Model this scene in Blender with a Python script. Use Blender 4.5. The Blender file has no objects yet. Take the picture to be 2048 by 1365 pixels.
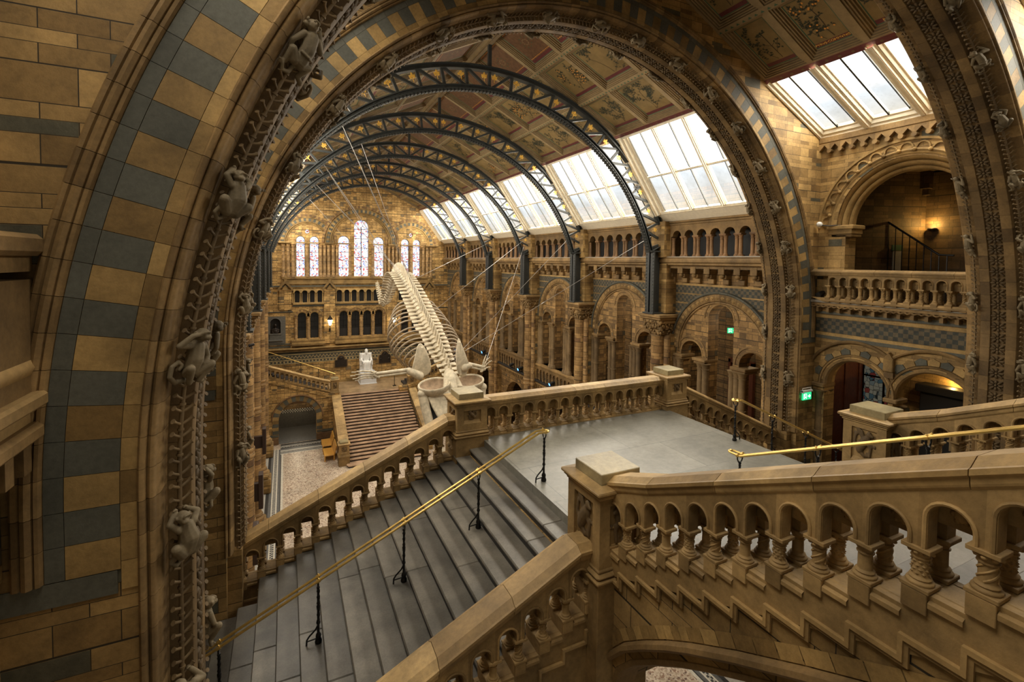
import bpy, math, random
import numpy as np
from mathutils import Vector, Matrix
from mathutils.geometry import tessellate_polygon
random.seed(7)
rnd = random.random
C = bpy.context.scene.collection
PI = math.pi

# ------------------------------------------------------------------ mesh builder
class MB:
    def __init__(s):
        s.v = []; s.f = []; s.m = []; s.t = []; s.s = []; s.uv = []
        s.M = None
    def add(s, verts, faces, mat=0, tint=None, smooth=False, uvs=None):
        b = len(s.v)
        if s.M is not None:
            verts = [tuple(s.M @ Vector(p)) for p in verts]
        s.v.extend(verts)
        if tint is None: tint = rnd()
        for i, f in enumerate(faces):
            s.f.append([b + k for k in f]); s.m.append(mat); s.t.append(tint); s.s.append(smooth)
            s.uv.append(uvs[i] if uvs else None)
        return s
    # axis aligned box, optionally chamfered
    def box(s, x0, x1, y0, y1, z0, z1, mat=0, tint=None, c=0.0, smooth=False):
        if x1 < x0: x0, x1 = x1, x0
        if y1 < y0: y0, y1 = y1, y0
        if z1 < z0: z0, z1 = z1, z0
        if c <= 0:
            v = [(x0,y0,z0),(x1,y0,z0),(x1,y1,z0),(x0,y1,z0),(x0,y0,z1),(x1,y0,z1),(x1,y1,z1),(x0,y1,z1)]
            f = [(3,2,1,0),(4,5,6,7),(0,1,5,4),(1,2,6,5),(2,3,7,6),(3,0,4,7)]
            return s.add(v, f, mat, tint, smooth)
        lo = (x0, y0, z0); hi = (x1, y1, z1)
        c = min(c, (x1-x0)/2.01, (y1-y0)/2.01, (z1-z0)/2.01)
        v = []; idx = {}
        for ix in (0,1):
            for iy in (0,1):
                for iz in (0,1):
                    sg = (ix, iy, iz)
                    for ax in range(3):
                        p = [0,0,0]
                        for k in range(3):
                            e = hi[k] if sg[k] else lo[k]
                            p[k] = e if k == ax else (e - c if sg[k] else e + c)
                        idx[(ix,iy,iz,ax)] = len(v); v.append(tuple(p))
        f = []
        for ax in range(3):
            o = [(0,0),(1,0),(1,1),(0,1)]
            for sd in (0,1):
                q = []
                for a, b in o:
                    k = [0,0,0]; k[ax] = sd; k[(ax+1)%3] = a; k[(ax+2)%3] = b
                    q.append(idx[(k[0],k[1],k[2],ax)])
                f.append(q if sd else q[::-1])
        for ax in range(3):
            a1, a2 = (ax+1)%3, (ax+2)%3
            for u in (0,1):
                for w in (0,1):
                    k0 = [0,0,0]; k0[a1] = u; k0[a2] = w; k1 = list(k0); k1[ax] = 1
                    q = [idx[(*k0, a1)], idx[(*k1, a1)], idx[(*k1, a2)], idx[(*k0, a2)]]
                    f.append(q)
        for ix in (0,1):
            for iy in (0,1):
                for iz in (0,1):
                    f.append([idx[(ix,iy,iz,0)], idx[(ix,iy,iz,1)], idx[(ix,iy,iz,2)]])
        return s.add(v, f, mat, tint, smooth)
    # sweep a 2D profile along frames (o, e1, e2)
    def sweep(s, prof, frames, closed=False, caps=True, mat=0, tint=None, smooth=True, loop=False, split=35, u0=0.0, uscale=1.0):
        P = [tuple(p) for p in prof]
        n = len(P)
        segs = [(i, (i+1) % n) for i in range(n if closed else n-1)]
        # split profile at sharp corners
        def ang(i):
            a = P[(i-1) % n]; b = P[i]; c = P[(i+1) % n]
            d1 = (b[0]-a[0], b[1]-a[1]); d2 = (c[0]-b[0], c[1]-b[1])
            l1 = math.hypot(*d1); l2 = math.hypot(*d2)
            if l1 < 1e-9 or l2 < 1e-9: return 0
            return math.degrees(math.acos(max(-1, min(1, (d1[0]*d2[0]+d1[1]*d2[1])/(l1*l2)))))
        sharp = [ang(i) > split if (closed or 0 < i < n-1) else True for i in range(n)]
        runs = []; cur = []
        for k, (i, j) in enumerate(segs):
            if not cur: cur = [i]
            cur.append(j)
            if sharp[j] or k == len(segs)-1:
                runs.append(cur); cur = []
        pl = [0.0]
        for i, j in segs: pl.append(pl[-1] + math.dist(P[i], P[j]))
        F = [(Vector(o), Vector(a), Vector(b)) for o, a, b in frames]
        m = len(F)
        if tint is None: tint = rnd()
        # length along path
        L = [0.0]
        pc = P[n//2]
        for k in range(1, m):
            q0 = F[k-1][0] + F[k-1][1]*pc[0] + F[k-1][2]*pc[1]
            q1 = F[k][0] + F[k][1]*pc[0] + F[k][2]*pc[1]
            L.append(L[-1] + (q1-q0).length)
        k0 = 0
        for run in runs:
            w = len(run); v = []; f = []; uv = []
            for (o, a, b) in F:
                for i in run: v.append(tuple(o + a*P[i][0] + b*P[i][1]))
            mm = m if loop else m-1
            for k in range(mm):
                kn = (k+1) % m
                for i in range(w-1):
                    f.append((k*w+i, k*w+i+1, kn*w+i+1, kn*w+i))
                    ua, ub = u0 + L[k]*uscale, u0 + (L[kn] if kn else L[k]+.1)*uscale
                    va, vb = pl[k0+i], pl[k0+i+1]
                    uv.append([(ua,va),(ua,vb),(ub,vb),(ub,va)])
            s.add(v, f, mat, tint, smooth, uv)
            k0 += w-1
        if caps and closed and not loop:
            for (o, a, b), rev in ((F[0], True), (F[-1], False)):
                v = [tuple(o + a*p[0] + b*p[1]) for p in P]
                s.cap(v, P, rev, mat, tint)
        return s
    def cap(s, v3, p2, rev, mat, tint):
        tr = tessellate_polygon([[Vector((p[0], p[1], 0)) for p in p2]])
        s.add(v3, [t[::-1] if rev else t for t in tr], mat, tint, False)
    def lathe(s, prof, seg=16, o=(0,0,0), mat=0, tint=None, smooth=True, split=35, a0=0, a1=2*PI, sx=1.0, sy=1.0):
        full = abs(a1-a0-2*PI) < 1e-6
        k = seg if full else seg+1
        fr = []
        for i in range(k):
            a = a0 + (a1-a0)*i/seg
            fr.append((o, (math.cos(a)*sx, math.sin(a)*sy, 0), (0,0,1)))
        return s.sweep(prof, fr, False, False, mat, tint, smooth, full, split)
    def tube(s, pts, r, seg=8, mat=0, tint=None, smooth=True, caps=True, loop=False, rs=None, flat=1.0):
        pts = [Vector(p) for p in pts]; n = len(pts)
        fr = []; up = None
        for i in range(n):
            if loop: t = pts[(i+1) % n] - pts[i-1]
            else: t = pts[min(i+1, n-1)] - pts[max(i-1, 0)]
            if t.length < 1e-9: t = Vector((0,0,1))
            t.normalize()
            if up is None:
                up = Vector((0,0,1)) if abs(t.z) < .9 else Vector((1,0,0))
            a = up - t*up.dot(t)
            if a.length < 1e-6: a = t.orthogonal()
            a.normalize(); up = a; b = t.cross(a)
            q = rs[i] if rs else r
            fr.append((pts[i], a*q*flat, b*q))
        prof = [(math.cos(2*PI*k/seg), math.sin(2*PI*k/seg)) for k in range(seg)]
        return s.sweep(prof, fr, True, caps and not loop, mat, tint, smooth, loop, 361 if seg > 5 else 35)
    def ball(s, c, r, seg=10, rings=6, mat=0, tint=None, M=None):
        rx, ry, rz = (r, r, r) if not hasattr(r, '__len__') else r
        v = []; f = []
        for i in range(rings+1):
            th = PI*i/rings
            for k in range(seg):
                a = 2*PI*k/seg
                p = Vector((math.sin(th)*math.cos(a)*rx, math.sin(th)*math.sin(a)*ry, math.cos(th)*rz))
                if M is not None: p = M @ p
                v.append((c[0]+p.x, c[1]+p.y, c[2]+p.z))
        for i in range(rings):
            for k in range(seg):
                f.append((i*seg+k, (i+1)*seg+k, (i+1)*seg+(k+1) % seg, i*seg+(k+1) % seg))
        return s.add(v, f, mat, tint, True)
    # extruded polygon with holes; pmap(u, v, w) -> point ; w0 front, w1 back
    def panel(s, outer, holes, pmap, w0, w1, mat=0, matrev=None, back=True, tint=None, rim=True):
        loops = [outer] + list(holes)
        flat = [p for l in loops for p in l]
        tr = tessellate_polygon([[Vector((p[0], p[1], 0)) for p in l] for l in loops])
        if tint is None: tint = rnd()
        uv = [[(flat[i][0], flat[i][1]) for i in t] for t in tr]
        s.add([pmap(p[0], p[1], w0) for p in flat], tr, mat, tint, False, uv)
        if back:
            s.add([pmap(p[0], p[1], w1) for p in flat], [t[::-1] for t in tr], mat, tint, False, [u[::-1] for u in uv])
        for li, l in enumerate(loops):
            if li == 0 and not rim: continue
            n = len(l); v = []; f = []; uv = []; d = 0
            for i in range(n):
                p = l[i]; q = l[(i+1) % n]; e = math.dist(p, q)
                b = len(v)
                v += [pmap(p[0], p[1], w0), pmap(q[0], q[1], w0), pmap(q[0], q[1], w1), pmap(p[0], p[1], w1)]
                f.append((b, b+1, b+2, b+3))
                uv.append([(0, d), (0, d+e), (abs(w1-w0), d+e), (abs(w1-w0), d)]); d += e
            s.add(v, f, mat if matrev is None else matrev, tint, False, uv)
        return s
    def build(s, name, mats, parent=None, loc=(0,0,0), rot=(0,0,0), scale=None):
        me = bpy.data.meshes.new(name)
        me.from_pydata(s.v, [], s.f)
        if not isinstance(mats, (list, tuple)): mats = [mats]
        for m in mats: me.materials.append(m)
        nf = len(s.f)
        me.polygons.foreach_set('material_index', s.m)
        me.polygons.foreach_set('use_smooth', s.s)
        at = me.attributes.new('tint', 'FLOAT', 'FACE'); at.data.foreach_set('value', s.t)
        uvl = me.uv_layers.new(name='UVMap')
        V = np.array(s.v, dtype=float); out = []
        for f, uv in zip(s.f, s.uv):
            if uv is not None:
                for q in uv: out.append(q[0]); out.append(q[1])
            else:
                p = V[f[0]]; nx = ny = nz = 0.0
                a = V[f[1]]-p; b = V[f[2]]-p
                nx = abs(a[1]*b[2]-a[2]*b[1]); ny = abs(a[2]*b[0]-a[0]*b[2]); nz = abs(a[0]*b[1]-a[1]*b[0])
                if nz >= nx and nz >= ny: i, j = 0, 1
                elif nx >= ny: i, j = 1, 2
                else: i, j = 0, 2
                for k in f: out.append(V[k][i]); out.append(V[k][j])
        uvl.data.foreach_set('uv', np.array(out, dtype=np.float32))
        me.update()
        o = bpy.data.objects.new(name, me); C.objects.link(o)
        o.location = loc; o.rotation_euler = rot
        if scale: o.scale = scale
        if parent is not None: o.parent = parent
        return o

def tag(o, label=None, cat=None, group=None, kind=None):
    if label: o['label'] = label
    if cat: o['category'] = cat
    if group: o['group'] = group
    if kind: o['kind'] = kind
    return o
def struct(o): o['kind'] = 'structure'; return o
def thing(name, label, cat, loc=(0,0,0), rotz=0.0, group=None):
    o = bpy.data.objects.new(name, None); C.objects.link(o)
    o.empty_display_size = .1
    o.location = loc; o.rotation_euler = (0,0,rotz)
    return tag(o, label, cat, group)
def inst(src, name, parent=None, loc=(0,0,0), rot=(0,0,0), scale=None, M=None):
    o = bpy.data.objects.new(name, src.data if hasattr(src, 'data') else src); C.objects.link(o)
    if M is not None: o.matrix_basis = M
    else:
        o.location = loc; o.rotation_euler = rot
        if scale: o.scale = scale
    if parent is not None: o.parent = parent
    return o
def copy_tree(root, loc=None, rotz=None, label=None, group=None, scale=None):
    r = root.copy(); C.objects.link(r)
    if loc is not None: r.location = loc
    if rotz is not None: r.rotation_euler = (0,0,rotz)
    if scale: r.scale = scale
    if label: r['label'] = label
    if group: r['group'] = group
    for ch in list(root.children):
        c = ch.copy(); C.objects.link(c); c.parent = r
        for g in list(ch.children):
            d = g.copy(); C.objects.link(d); d.parent = c
    return r
def remesh(mb, name, voxel, mats, smooth_it=4, keep=None):
    o = mb.build(name, mats)
    m = o.modifiers.new('r', 'REMESH'); m.mode = 'VOXEL'; m.voxel_size = voxel; m.use_smooth_shade = True
    if smooth_it:
        q = o.modifiers.new('s', 'SMOOTH'); q.factor = .5; q.iterations = smooth_it
    dg = bpy.context.evaluated_depsgraph_get()
    me = bpy.data.meshes.new_from_object(o.evaluated_get(dg))
    me.name = name
    me.materials.clear()
    for x in (mats if isinstance(mats, (list, tuple)) else [mats]): me.materials.append(x)
    for p in me.polygons: p.use_smooth = True; p.material_index = 0
    old = o.data; bpy.data.objects.remove(o); bpy.data.meshes.remove(old)
    return me
def limb(mb, pts, rs, seg=10):
    pts = [Vector(p) for p in pts]
    for i in range(len(pts)):
        mb.ball(pts[i], rs[i], seg, 6)
        if i:
            mb.tube([pts[i-1], pts[i]], 1, seg, rs=[rs[i-1], rs[i]])
def arc2(cx, cz, r, a0, a1, n):
    return [(cx + r*math.cos(math.radians(a0+(a1-a0)*i/n)), cz + r*math.sin(math.radians(a0+(a1-a0)*i/n))) for i in range(n+1)]
def arch_hole(cx, hw, z0, zs, n=14, top=None):
    """arched opening outline: from bottom left round to bottom right"""
    ry = hw if top is None else top - zs
    pts = [(cx-hw, z0)]
    for i in range(n+1):
        a = PI - PI*i/n
        pts.append((cx + hw*math.cos(a), zs + ry*math.sin(a)))
    pts.append((cx+hw, z0))
    return pts
# ------------------------------------------------------------------ materials
def _new(name):
    m = bpy.data.materials.new(name); m.use_nodes = True
    nt = m.node_tree; nt.nodes.clear()
    out = nt.nodes.new('ShaderNodeOutputMaterial')
    b = nt.nodes.new('ShaderNodeBsdfPrincipled')
    nt.links.new(b.outputs[0], out.inputs[0])
    return m, nt, b, out
def _n(nt, t, **kw):
    n = nt.nodes.new(t)
    for k, v in kw.items():
        if hasattr(n, k): setattr(n, k, v)
        else: n.inputs[k].default_value = v
    return n
def _mix(nt, a, b, fac, mode='MIX'):
    n = nt.nodes.new('ShaderNodeMix'); n.data_type = 'RGBA'; n.blend_type = mode; n.clamp_factor = True
    for s, v in ((6, a), (7, b)):
        if hasattr(v, 'links'): nt.links.new(v, n.inputs[s])
        else: n.inputs[s].default_value = (*v, 1) if len(v) == 3 else v
    if hasattr(fac, 'links'): nt.links.new(fac, n.inputs[0])
    else: n.inputs[0].default_value = fac
    return n.outputs[2]
def _ramp(nt, src, stops, interp='LINEAR'):
    r = nt.nodes.new('ShaderNodeValToRGB'); cr = r.color_ramp; cr.interpolation = interp
    while len(cr.elements) < len(stops): cr.elements.new(.5)
    for e, (p, c) in zip(cr.elements, stops):
        e.position = p; e.color = (c, c, c, 1) if not hasattr(c, '__len__') else (*c, 1)
    nt.links.new(src, r.inputs[0]); return r.outputs[0]
def _noise(nt, scale, detail=4, rough=.6):
    g = nt.nodes.new('ShaderNodeNewGeometry')
    n = _n(nt, 'ShaderNodeTexNoise'); n.inputs['Scale'].default_value = scale
    n.inputs['Detail'].default_value = detail; n.inputs['Roughness'].default_value = rough
    nt.links.new(g.outputs['Position'], n.inputs['Vector'])
    return n.outputs[0]
def stone(name, c1, c2, c3=None, brick=None, mortar=(.03,.022,.012), ms=.012, rough=.7, bump=.25, var=(.55,1.3), spec=.35, grain=22, off=.5):
    """c1..c2 chosen per block; brick=(width,row) in metres on the UVs; c3 = occasional odd block"""
    wm = lambda c: (min(1,c[0]*1.03), c[1]*.985, c[2]*.94) if c is not None and c[0] > c[1]*1.3 else c
    c1, c2, c3 = wm(c1), wm(c2), wm(c3)
    m, nt, b, out = _new(name)
    big = _noise(nt, 1.7, 5); fine = _noise(nt, grain, 5, .7)
    if brick:
        uv = nt.nodes.new('ShaderNodeUVMap'); uv.uv_map = 'UVMap'
        br = nt.nodes.new('ShaderNodeTexBrick'); br.offset = off; br.squash = .62; br.squash_frequency = 2
        br.inputs['Scale'].default_value = 1; br.inputs['Brick Width'].default_value = brick[0]
        br.inputs['Row Height'].default_value = brick[1]; br.inputs['Mortar Size'].default_value = ms
        br.inputs['Mortar Smooth'].default_value = .3
        br.inputs['Color1'].default_value = (0,0,0,1); br.inputs['Color2'].default_value = (1,1,1,1)
        br.inputs['Mortar'].default_value = (.5,.5,.5,1)
        # wobble keeps joints from being ruled lines
        sx = nt.nodes.new('ShaderNodeSeparateXYZ'); nt.links.new(uv.outputs[0], sx.inputs[0])
        lam = brick[1]*3.65
        m1 = _n(nt, 'ShaderNodeMath', operation='MULTIPLY'); nt.links.new(sx.outputs[1], m1.inputs[0]); m1.inputs[1].default_value = 2*PI/lam
        m2 = _n(nt, 'ShaderNodeMath', operation='SINE'); nt.links.new(m1.outputs[0], m2.inputs[0])
        m3 = _n(nt, 'ShaderNodeMath', operation='MULTIPLY_ADD'); nt.links.new(m2.outputs[0], m3.inputs[0]); m3.inputs[1].default_value = .62*lam/(2*PI); nt.links.new(sx.outputs[1], m3.inputs[2])
        cx = nt.nodes.new('ShaderNodeCombineXYZ'); nt.links.new(sx.outputs[0], cx.inputs[0]); nt.links.new(m3.outputs[0], cx.inputs[1])
        nt.links.new(cx.outputs[0], br.inputs['Vector'])
        sel = br.outputs[0]; fac = br.outputs[1]
    else:
        at = nt.nodes.new('ShaderNodeAttribute'); at.attribute_name = 'tint'
        sel = at.outputs['Fac']; fac = None
    if c3 is not None:
        col = _mix(nt, c1, c2, _ramp(nt, sel, [(.0, 0.0), (.93, 1.0)]))
        col = _mix(nt, col, c3, _ramp(nt, sel, [(0, 0.0), (.95, 1.0)], 'CONSTANT'))
    else:
        col = _mix(nt, c1, c2, sel)
    col = _mix(nt, col, _ramp(nt, big, [(.3, var[0]), (.7, var[1])]), 1.0, 'MULTIPLY')
    col = _mix(nt, col, _ramp(nt, fine, [(.3, .72), (.62, 1.1)]), .75, 'MULTIPLY')
    if fac is not None:
        col = _mix(nt, col, mortar, fac)
    nt.links.new(col, b.inputs['Base Color'])
    b.inputs['Roughness'].default_value = rough
    b.inputs['Specular IOR Level'].default_value = spec
    if bump:
        bp = nt.nodes.new('ShaderNodeBump'); bp.inputs['Strength'].default_value = bump; bp.inputs['Distance'].default_value = .012
        if fac is not None:
            mm = nt.nodes.new('ShaderNodeMath'); mm.operation = 'MULTIPLY_ADD'
            nt.links.new(fac, mm.inputs[0]); mm.inputs[1].default_value = -1.2; nt.links.new(fine, mm.inputs[2])
            nt.links.new(mm.outputs[0], bp.inputs['Height'])
        else: nt.links.new(fine, bp.inputs['Height'])
        nt.links.new(bp.outputs[0], b.inputs['Normal'])
    return m
def plain(name, col, rough=.5, metal=0.0, spec=.5, var=.0, scale=8, bump=0):
    m, nt, b, out = _new(name)
    if var:
        f = _noise(nt, scale, 4)
        c = _mix(nt, col, _ramp(nt, f, [(.3, 1-var), (.7, 1+var)]), 1.0, 'MULTIPLY')
        nt.links.new(c, b.inputs['Base Color'])
        if bump:
            bp = nt.nodes.new('ShaderNodeBump'); bp.inputs['Strength'].default_value = bump; bp.inputs['Distance'].default_value = .01
            nt.links.new(f, bp.inputs['Height']); nt.links.new(bp.outputs[0], b.inputs['Normal'])
    else: b.inputs['Base Color'].default_value = (*col, 1)
    b.inputs['Roughness'].default_value = rough; b.inputs['Metallic'].default_value = metal
    b.inputs['Specular IOR Level'].default_value = spec
    return m
def glow(name, col, s):
    m, nt, b, out = _new(name)
    nt.nodes.remove(b)
    e = nt.nodes.new('ShaderNodeEmission'); e.inputs[0].default_value = (*col, 1); e.inputs[1].default_value = s
    nt.links.new(e.outputs[0], out.inputs[0]); return m
def skyglass(name, s_top, s_low, bluish=True):
    """daylit roof glass: brighter at the top of the slope (UV v), tinted towards the foot"""
    m, nt, b, out = _new(name); nt.nodes.remove(b)
    uv = nt.nodes.new('ShaderNodeUVMap'); uv.uv_map = 'UVMap'
    sp = nt.nodes.new('ShaderNodeSeparateXYZ'); nt.links.new(uv.outputs[0], sp.inputs[0])
    n1 = _noise(nt, .9, 4); n2 = _noise(nt, 6, 5, .7)
    base = _ramp(nt, sp.outputs[1], [(0, (.93,.86,.68)), (.16, (.86,.87,.84)), (.42, (.76,.85,.93)), (.56, (1,1,1)), (1, (1,1,1))])  # cream and blue tint towards the foot, white at the top
    col = _mix(nt, base, _ramp(nt, n1, [(.35, .72), (.6, 1.0)]), .8, 'MULTIPLY')
    col = _mix(nt, col, _ramp(nt, n2, [(.33, .78), (.5, 1.0)]), .5, 'MULTIPLY')
    st = nt.nodes.new('ShaderNodeMapRange'); nt.links.new(sp.outputs[1], st.inputs[0])
    st.inputs[1].default_value = .3; st.inputs[2].default_value = .65; st.inputs[3].default_value = s_low; st.inputs[4].default_value = s_top
    e = nt.nodes.new('ShaderNodeEmission'); nt.links.new(col, e.inputs[0]); nt.links.new(st.outputs[0], e.inputs[1])
    tr = nt.nodes.new('ShaderNodeBsdfTransparent'); tr.inputs[0].default_value = (.92,.92,.92,1)
    ad = nt.nodes.new('ShaderNodeAddShader'); nt.links.new(tr.outputs[0], ad.inputs[0]); nt.links.new(e.outputs[0], ad.inputs[1])
    nt.links.new(ad.outputs[0], out.inputs[0]); return m
def stained(name, s, dark=False):
    m, nt, b, out = _new(name); nt.nodes.remove(b)
    uv = nt.nodes.new('ShaderNodeUVMap'); uv.uv_map = 'UVMap'
    mp = nt.nodes.new('ShaderNodeMapping'); nt.links.new(uv.outputs[0], mp.inputs[0])
    mp.inputs['Scale'].default_value = (6,6,6) if not dark else (4.5,4.5,4.5)
    vo = nt.nodes.new('ShaderNodeTexVoronoi'); vo.inputs['Scale'].default_value = 1.6; nt.links.new(mp.outputs[0], vo.inputs['Vector'])
    vo.inputs['Randomness'].default_value = .55
    ve = nt.nodes.new('ShaderNodeTexVoronoi'); ve.feature = 'DISTANCE_TO_EDGE'; ve.inputs['Scale'].default_value = 1.6; nt.links.new(mp.outputs[0], ve.inputs['Vector'])
    ve.inputs['Randomness'].default_value = .55
    sp = nt.nodes.new('ShaderNodeSeparateColor'); nt.links.new(vo.outputs['Color'], sp.inputs[0])
    if dark:
        pal = _ramp(nt, sp.outputs[0], [(0,(.42,.40,.30)),(.25,(.30,.34,.30)),(.45,(.34,.07,.05)),(.6,(.5,.46,.33)),(.8,(.12,.2,.22))], 'CONSTANT')
    else:
        pal = _ramp(nt, sp.outputs[0], [(0,(1,.95,.93)),(.38,(.85,.9,1)),(.55,(.75,.16,.14)),(.66,(1,.9,.84)),(.84,(.25,.33,.75)),(.92,(.98,.72,.7))], 'CONSTANT')
    lead = _ramp(nt, ve.outputs['Distance'], [(.02, .12), (.06, 1.0)])
    col = _mix(nt, pal, lead, 1.0, 'MULTIPLY')
    e = nt.nodes.new('ShaderNodeEmission'); nt.links.new(col, e.inputs[0]); e.inputs[1].default_value = s
    nt.links.new(e.outputs[0], out.inputs[0]); return m
def check_mat(name, a, b_, sx, sy, c3=None):
    m, nt, b, out = _new(name)
    uv = nt.nodes.new('ShaderNodeUVMap'); uv.uv_map = 'UVMap'
    mp = nt.nodes.new('ShaderNodeMapping'); nt.links.new(uv.outputs[0], mp.inputs[0]); mp.inputs['Scale'].default_value = (1/sx, 1/sy, 1)
    ck = nt.nodes.new('ShaderNodeTexChecker'); ck.inputs['Scale'].default_value = 1.0
    nt.links.new(mp.outputs[0], ck.inputs[0]); ck.inputs[1].default_value = (*a, 1); ck.inputs[2].default_value = (*b_, 1)
    col = _mix(nt, ck.outputs[0], _ramp(nt, _noise(nt, 6, 5, .7), [(.3, .6), (.7, 1.25)]), 1.0, 'MULTIPLY')
    nt.links.new(col, b.inputs['Base Color']); b.inputs['Roughness'].default_value = .65
    b.inputs['Specular IOR Level'].default_value = .3
    return m
BUFF1 = (.235,.148,.062); BUFF2 = (.43,.29,.13); BLUE = (.078,.077,.060); BLUE2 = (.110,.108,.085)
M = {}
M['wall'] = stone('ashlar_buff', (.18,.112,.04), (.44,.295,.115), (.10,.092,.06), brick=(.6,.15), ms=.004)
M['wallfar'] = stone('ashlar_far', (.30,.18,.06), (.62,.41,.155), (.18,.135,.075), brick=(.48,.17), ms=.012)
M['wallbig'] = stone('ashlar_large', (.19,.122,.045), (.36,.24,.095), brick=(.7,.21), ms=.006)
M['wallroom'] = stone('ashlar_dim_room', (.07,.045,.02), (.15,.095,.042), brick=(.5,.15), ms=.006)  # ashlar darkened so the gallery room's dimness sits in the colour
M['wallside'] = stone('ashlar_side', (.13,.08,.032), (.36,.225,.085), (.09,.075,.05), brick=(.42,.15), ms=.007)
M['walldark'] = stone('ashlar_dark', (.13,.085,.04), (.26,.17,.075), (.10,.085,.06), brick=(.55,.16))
M['block'] = stone('terracotta_block', (.19,.12,.042), (.42,.285,.11))
M['blockdk'] = stone('terracotta_block_brown', (.15,.095,.038), (.29,.19,.078))
M['carve'] = stone('carved_terracotta', (.13,.088,.042), (.21,.145,.07), bump=.15, grain=30)
M['carvedk'] = stone('carved_dark_terracotta', (.075,.050,.023), (.145,.10,.047), bump=.15, grain=30)
M['vine'] = stone('carved_vine', (.12,.082,.04), (.20,.14,.068), bump=.1, grain=30)
M['soffit'] = stone('soffit_block', (.10,.064,.027), (.22,.145,.06))  # block colour darkened to put shade into the arch recess and underside
M['monkey'] = stone('carved_grey_terracotta', (.20,.155,.09), (.27,.21,.125), bump=.12, grain=30)
M['slate'] = stone('blue_terracotta', BLUE, BLUE2, bump=.12, var=(.8,1.2))
M['joint'] = plain('dark_joint', (.022,.016,.009), .9)
M['rail'] = stone('balustrade_stone', (.21,.138,.055), (.37,.25,.105), grain=16)
M['cope'] = stone('coping_stone', (.29,.19,.075), (.50,.35,.155), grain=14, rough=.55, spec=.45)
M['cap'] = stone('pedestal_cap', (.30,.245,.125), (.36,.285,.15), rough=.42, spec=.5, grain=14)
M['shaft'] = stone('column_shaft', (.22,.135,.058), (.43,.28,.12), (.17,.10,.05), brick=(.7,.19), ms=.008)
M['redcol'] = stone('red_column', (.16,.095,.046), (.24,.14,.066), bump=.1)
M['check'] = check_mat('checker_band', (.05,.052,.043), (.125,.098,.058), .115, .115)
M['zig'] = plain('zigzag_cream', (.50,.37,.17), .6, var=.25)
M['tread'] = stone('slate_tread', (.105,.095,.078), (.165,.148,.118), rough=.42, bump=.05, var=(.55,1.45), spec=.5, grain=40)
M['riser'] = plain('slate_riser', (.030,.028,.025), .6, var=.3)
M['landing'] = stone('landing_slab', (.155,.148,.12), (.195,.183,.147), brick=(2.6,1.7), ms=.006, mortar=(.05,.048,.042), rough=.38, bump=.05, var=(.72,1.2), spec=.5, grain=9)
M['brass'] = plain('brass', (.80,.55,.17), .3, .8, var=.15)
M['iron'] = plain('black_iron', (.012,.012,.012), .35, .4)
M['steel'] = plain('blue_grey_steel', (.036,.039,.037), .45, 0.0, .35, var=.15)
M['gold'] = plain('gilding', (.95,.58,.11), .4, .3, var=.2)
M['bone'] = plain('whale_bone', (.52,.45,.325), .6, 0, .3, var=.28, scale=5, bump=.3)
M['rib'] = plain('shaded_rib_bone', (.34,.27,.185), .65, 0, .25, var=.3, scale=5)  # bone colour darkened to carry the shadow on the ribs
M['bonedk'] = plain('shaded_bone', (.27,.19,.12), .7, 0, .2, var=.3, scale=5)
M['marble'] = plain('white_marble', (.80,.79,.76), .45, var=.06)
M['plinthw'] = plain('white_plinth', (.62,.63,.64), .4, var=.05)
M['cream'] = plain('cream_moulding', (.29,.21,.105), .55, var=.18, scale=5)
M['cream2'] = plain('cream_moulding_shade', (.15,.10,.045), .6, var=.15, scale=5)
M['white'] = plain('skylight_frame', (.86,.79,.63), .4, var=.08)
M['ochre'] = plain('ochre_line', (.34,.22,.085), .5)
M['maroon'] = plain('maroon_band', (.13,.028,.03), .6, var=.2)
M['leafdk'] = plain('painted_leaf', (.045,.05,.028), .7)
M['stem'] = plain('painted_stem', (.06,.04,.022), .7)
M['fruit'] = plain('painted_fruit', (.75,.33,.06), .6)
M['panel'] = plain('painted_panel', (.235,.16,.06), .6, var=.2, scale=3)
M['panelr'] = plain('painted_panel_red', (.15,.075,.035), .6, var=.3, scale=9)
M['green'] = plain('green_paint', (.05,.11,.06), .6)
M['sky'] = skyglass('roof_glass', .75, .46)
M['sky2'] = skyglass('roof_glass_bay', .62, .46)
M['stain'] = stained('stained_glass', .75)
M['staindk'] = stained('stained_glass_dim', .075, True)
M['stainmid'] = stained('stained_glass_aisle', .5)
M['black'] = plain('dark_void', (.012,.011,.010), .6)
M['glassdk'] = plain('dark_glass', (.018,.017,.016), .12)
M['wood'] = plain('bench_wood', (.60,.31,.06), .35, var=.15)
M['woodred'] = plain('red_wood', (.11,.035,.018), .4, var=.3)
M['bronze'] = plain('dark_bronze', (.035,.026,.020), .4, .5, var=.3)
M['boxbrown'] = plain('panel_brown', (.045,.026,.02), .45)
M['grey'] = plain('grey_stone', (.11,.105,.09), .6, var=.2)
M['lamp'] = glow('lamp_glass', (1,.82,.5), 9)
M['exit'] = glow('exit_green', (.02,.42,.16), 1.0)
M['exitw'] = glow('exit_white', (.85,1,.92), 1.1)
M['bluelens'] = glow('blue_lens', (.1,.35,1), 2.5)
M['whitecam'] = plain('white_plastic', (.8,.8,.78), .3)
M['cable'] = plain('steel_cable', (.45,.43,.40), .35, .6)
M['shelf'] = plain('pale_stone_shelf', (.30,.28,.24), .4, var=.1)
M['shirt'] = plain('blue_shirt', (.20,.27,.42), .8)
M['trouser'] = plain('dark_trousers', (.03,.03,.04), .8)
M['skin'] = plain('skin', (.55,.34,.24), .5)
M['floor'] = None
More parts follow.
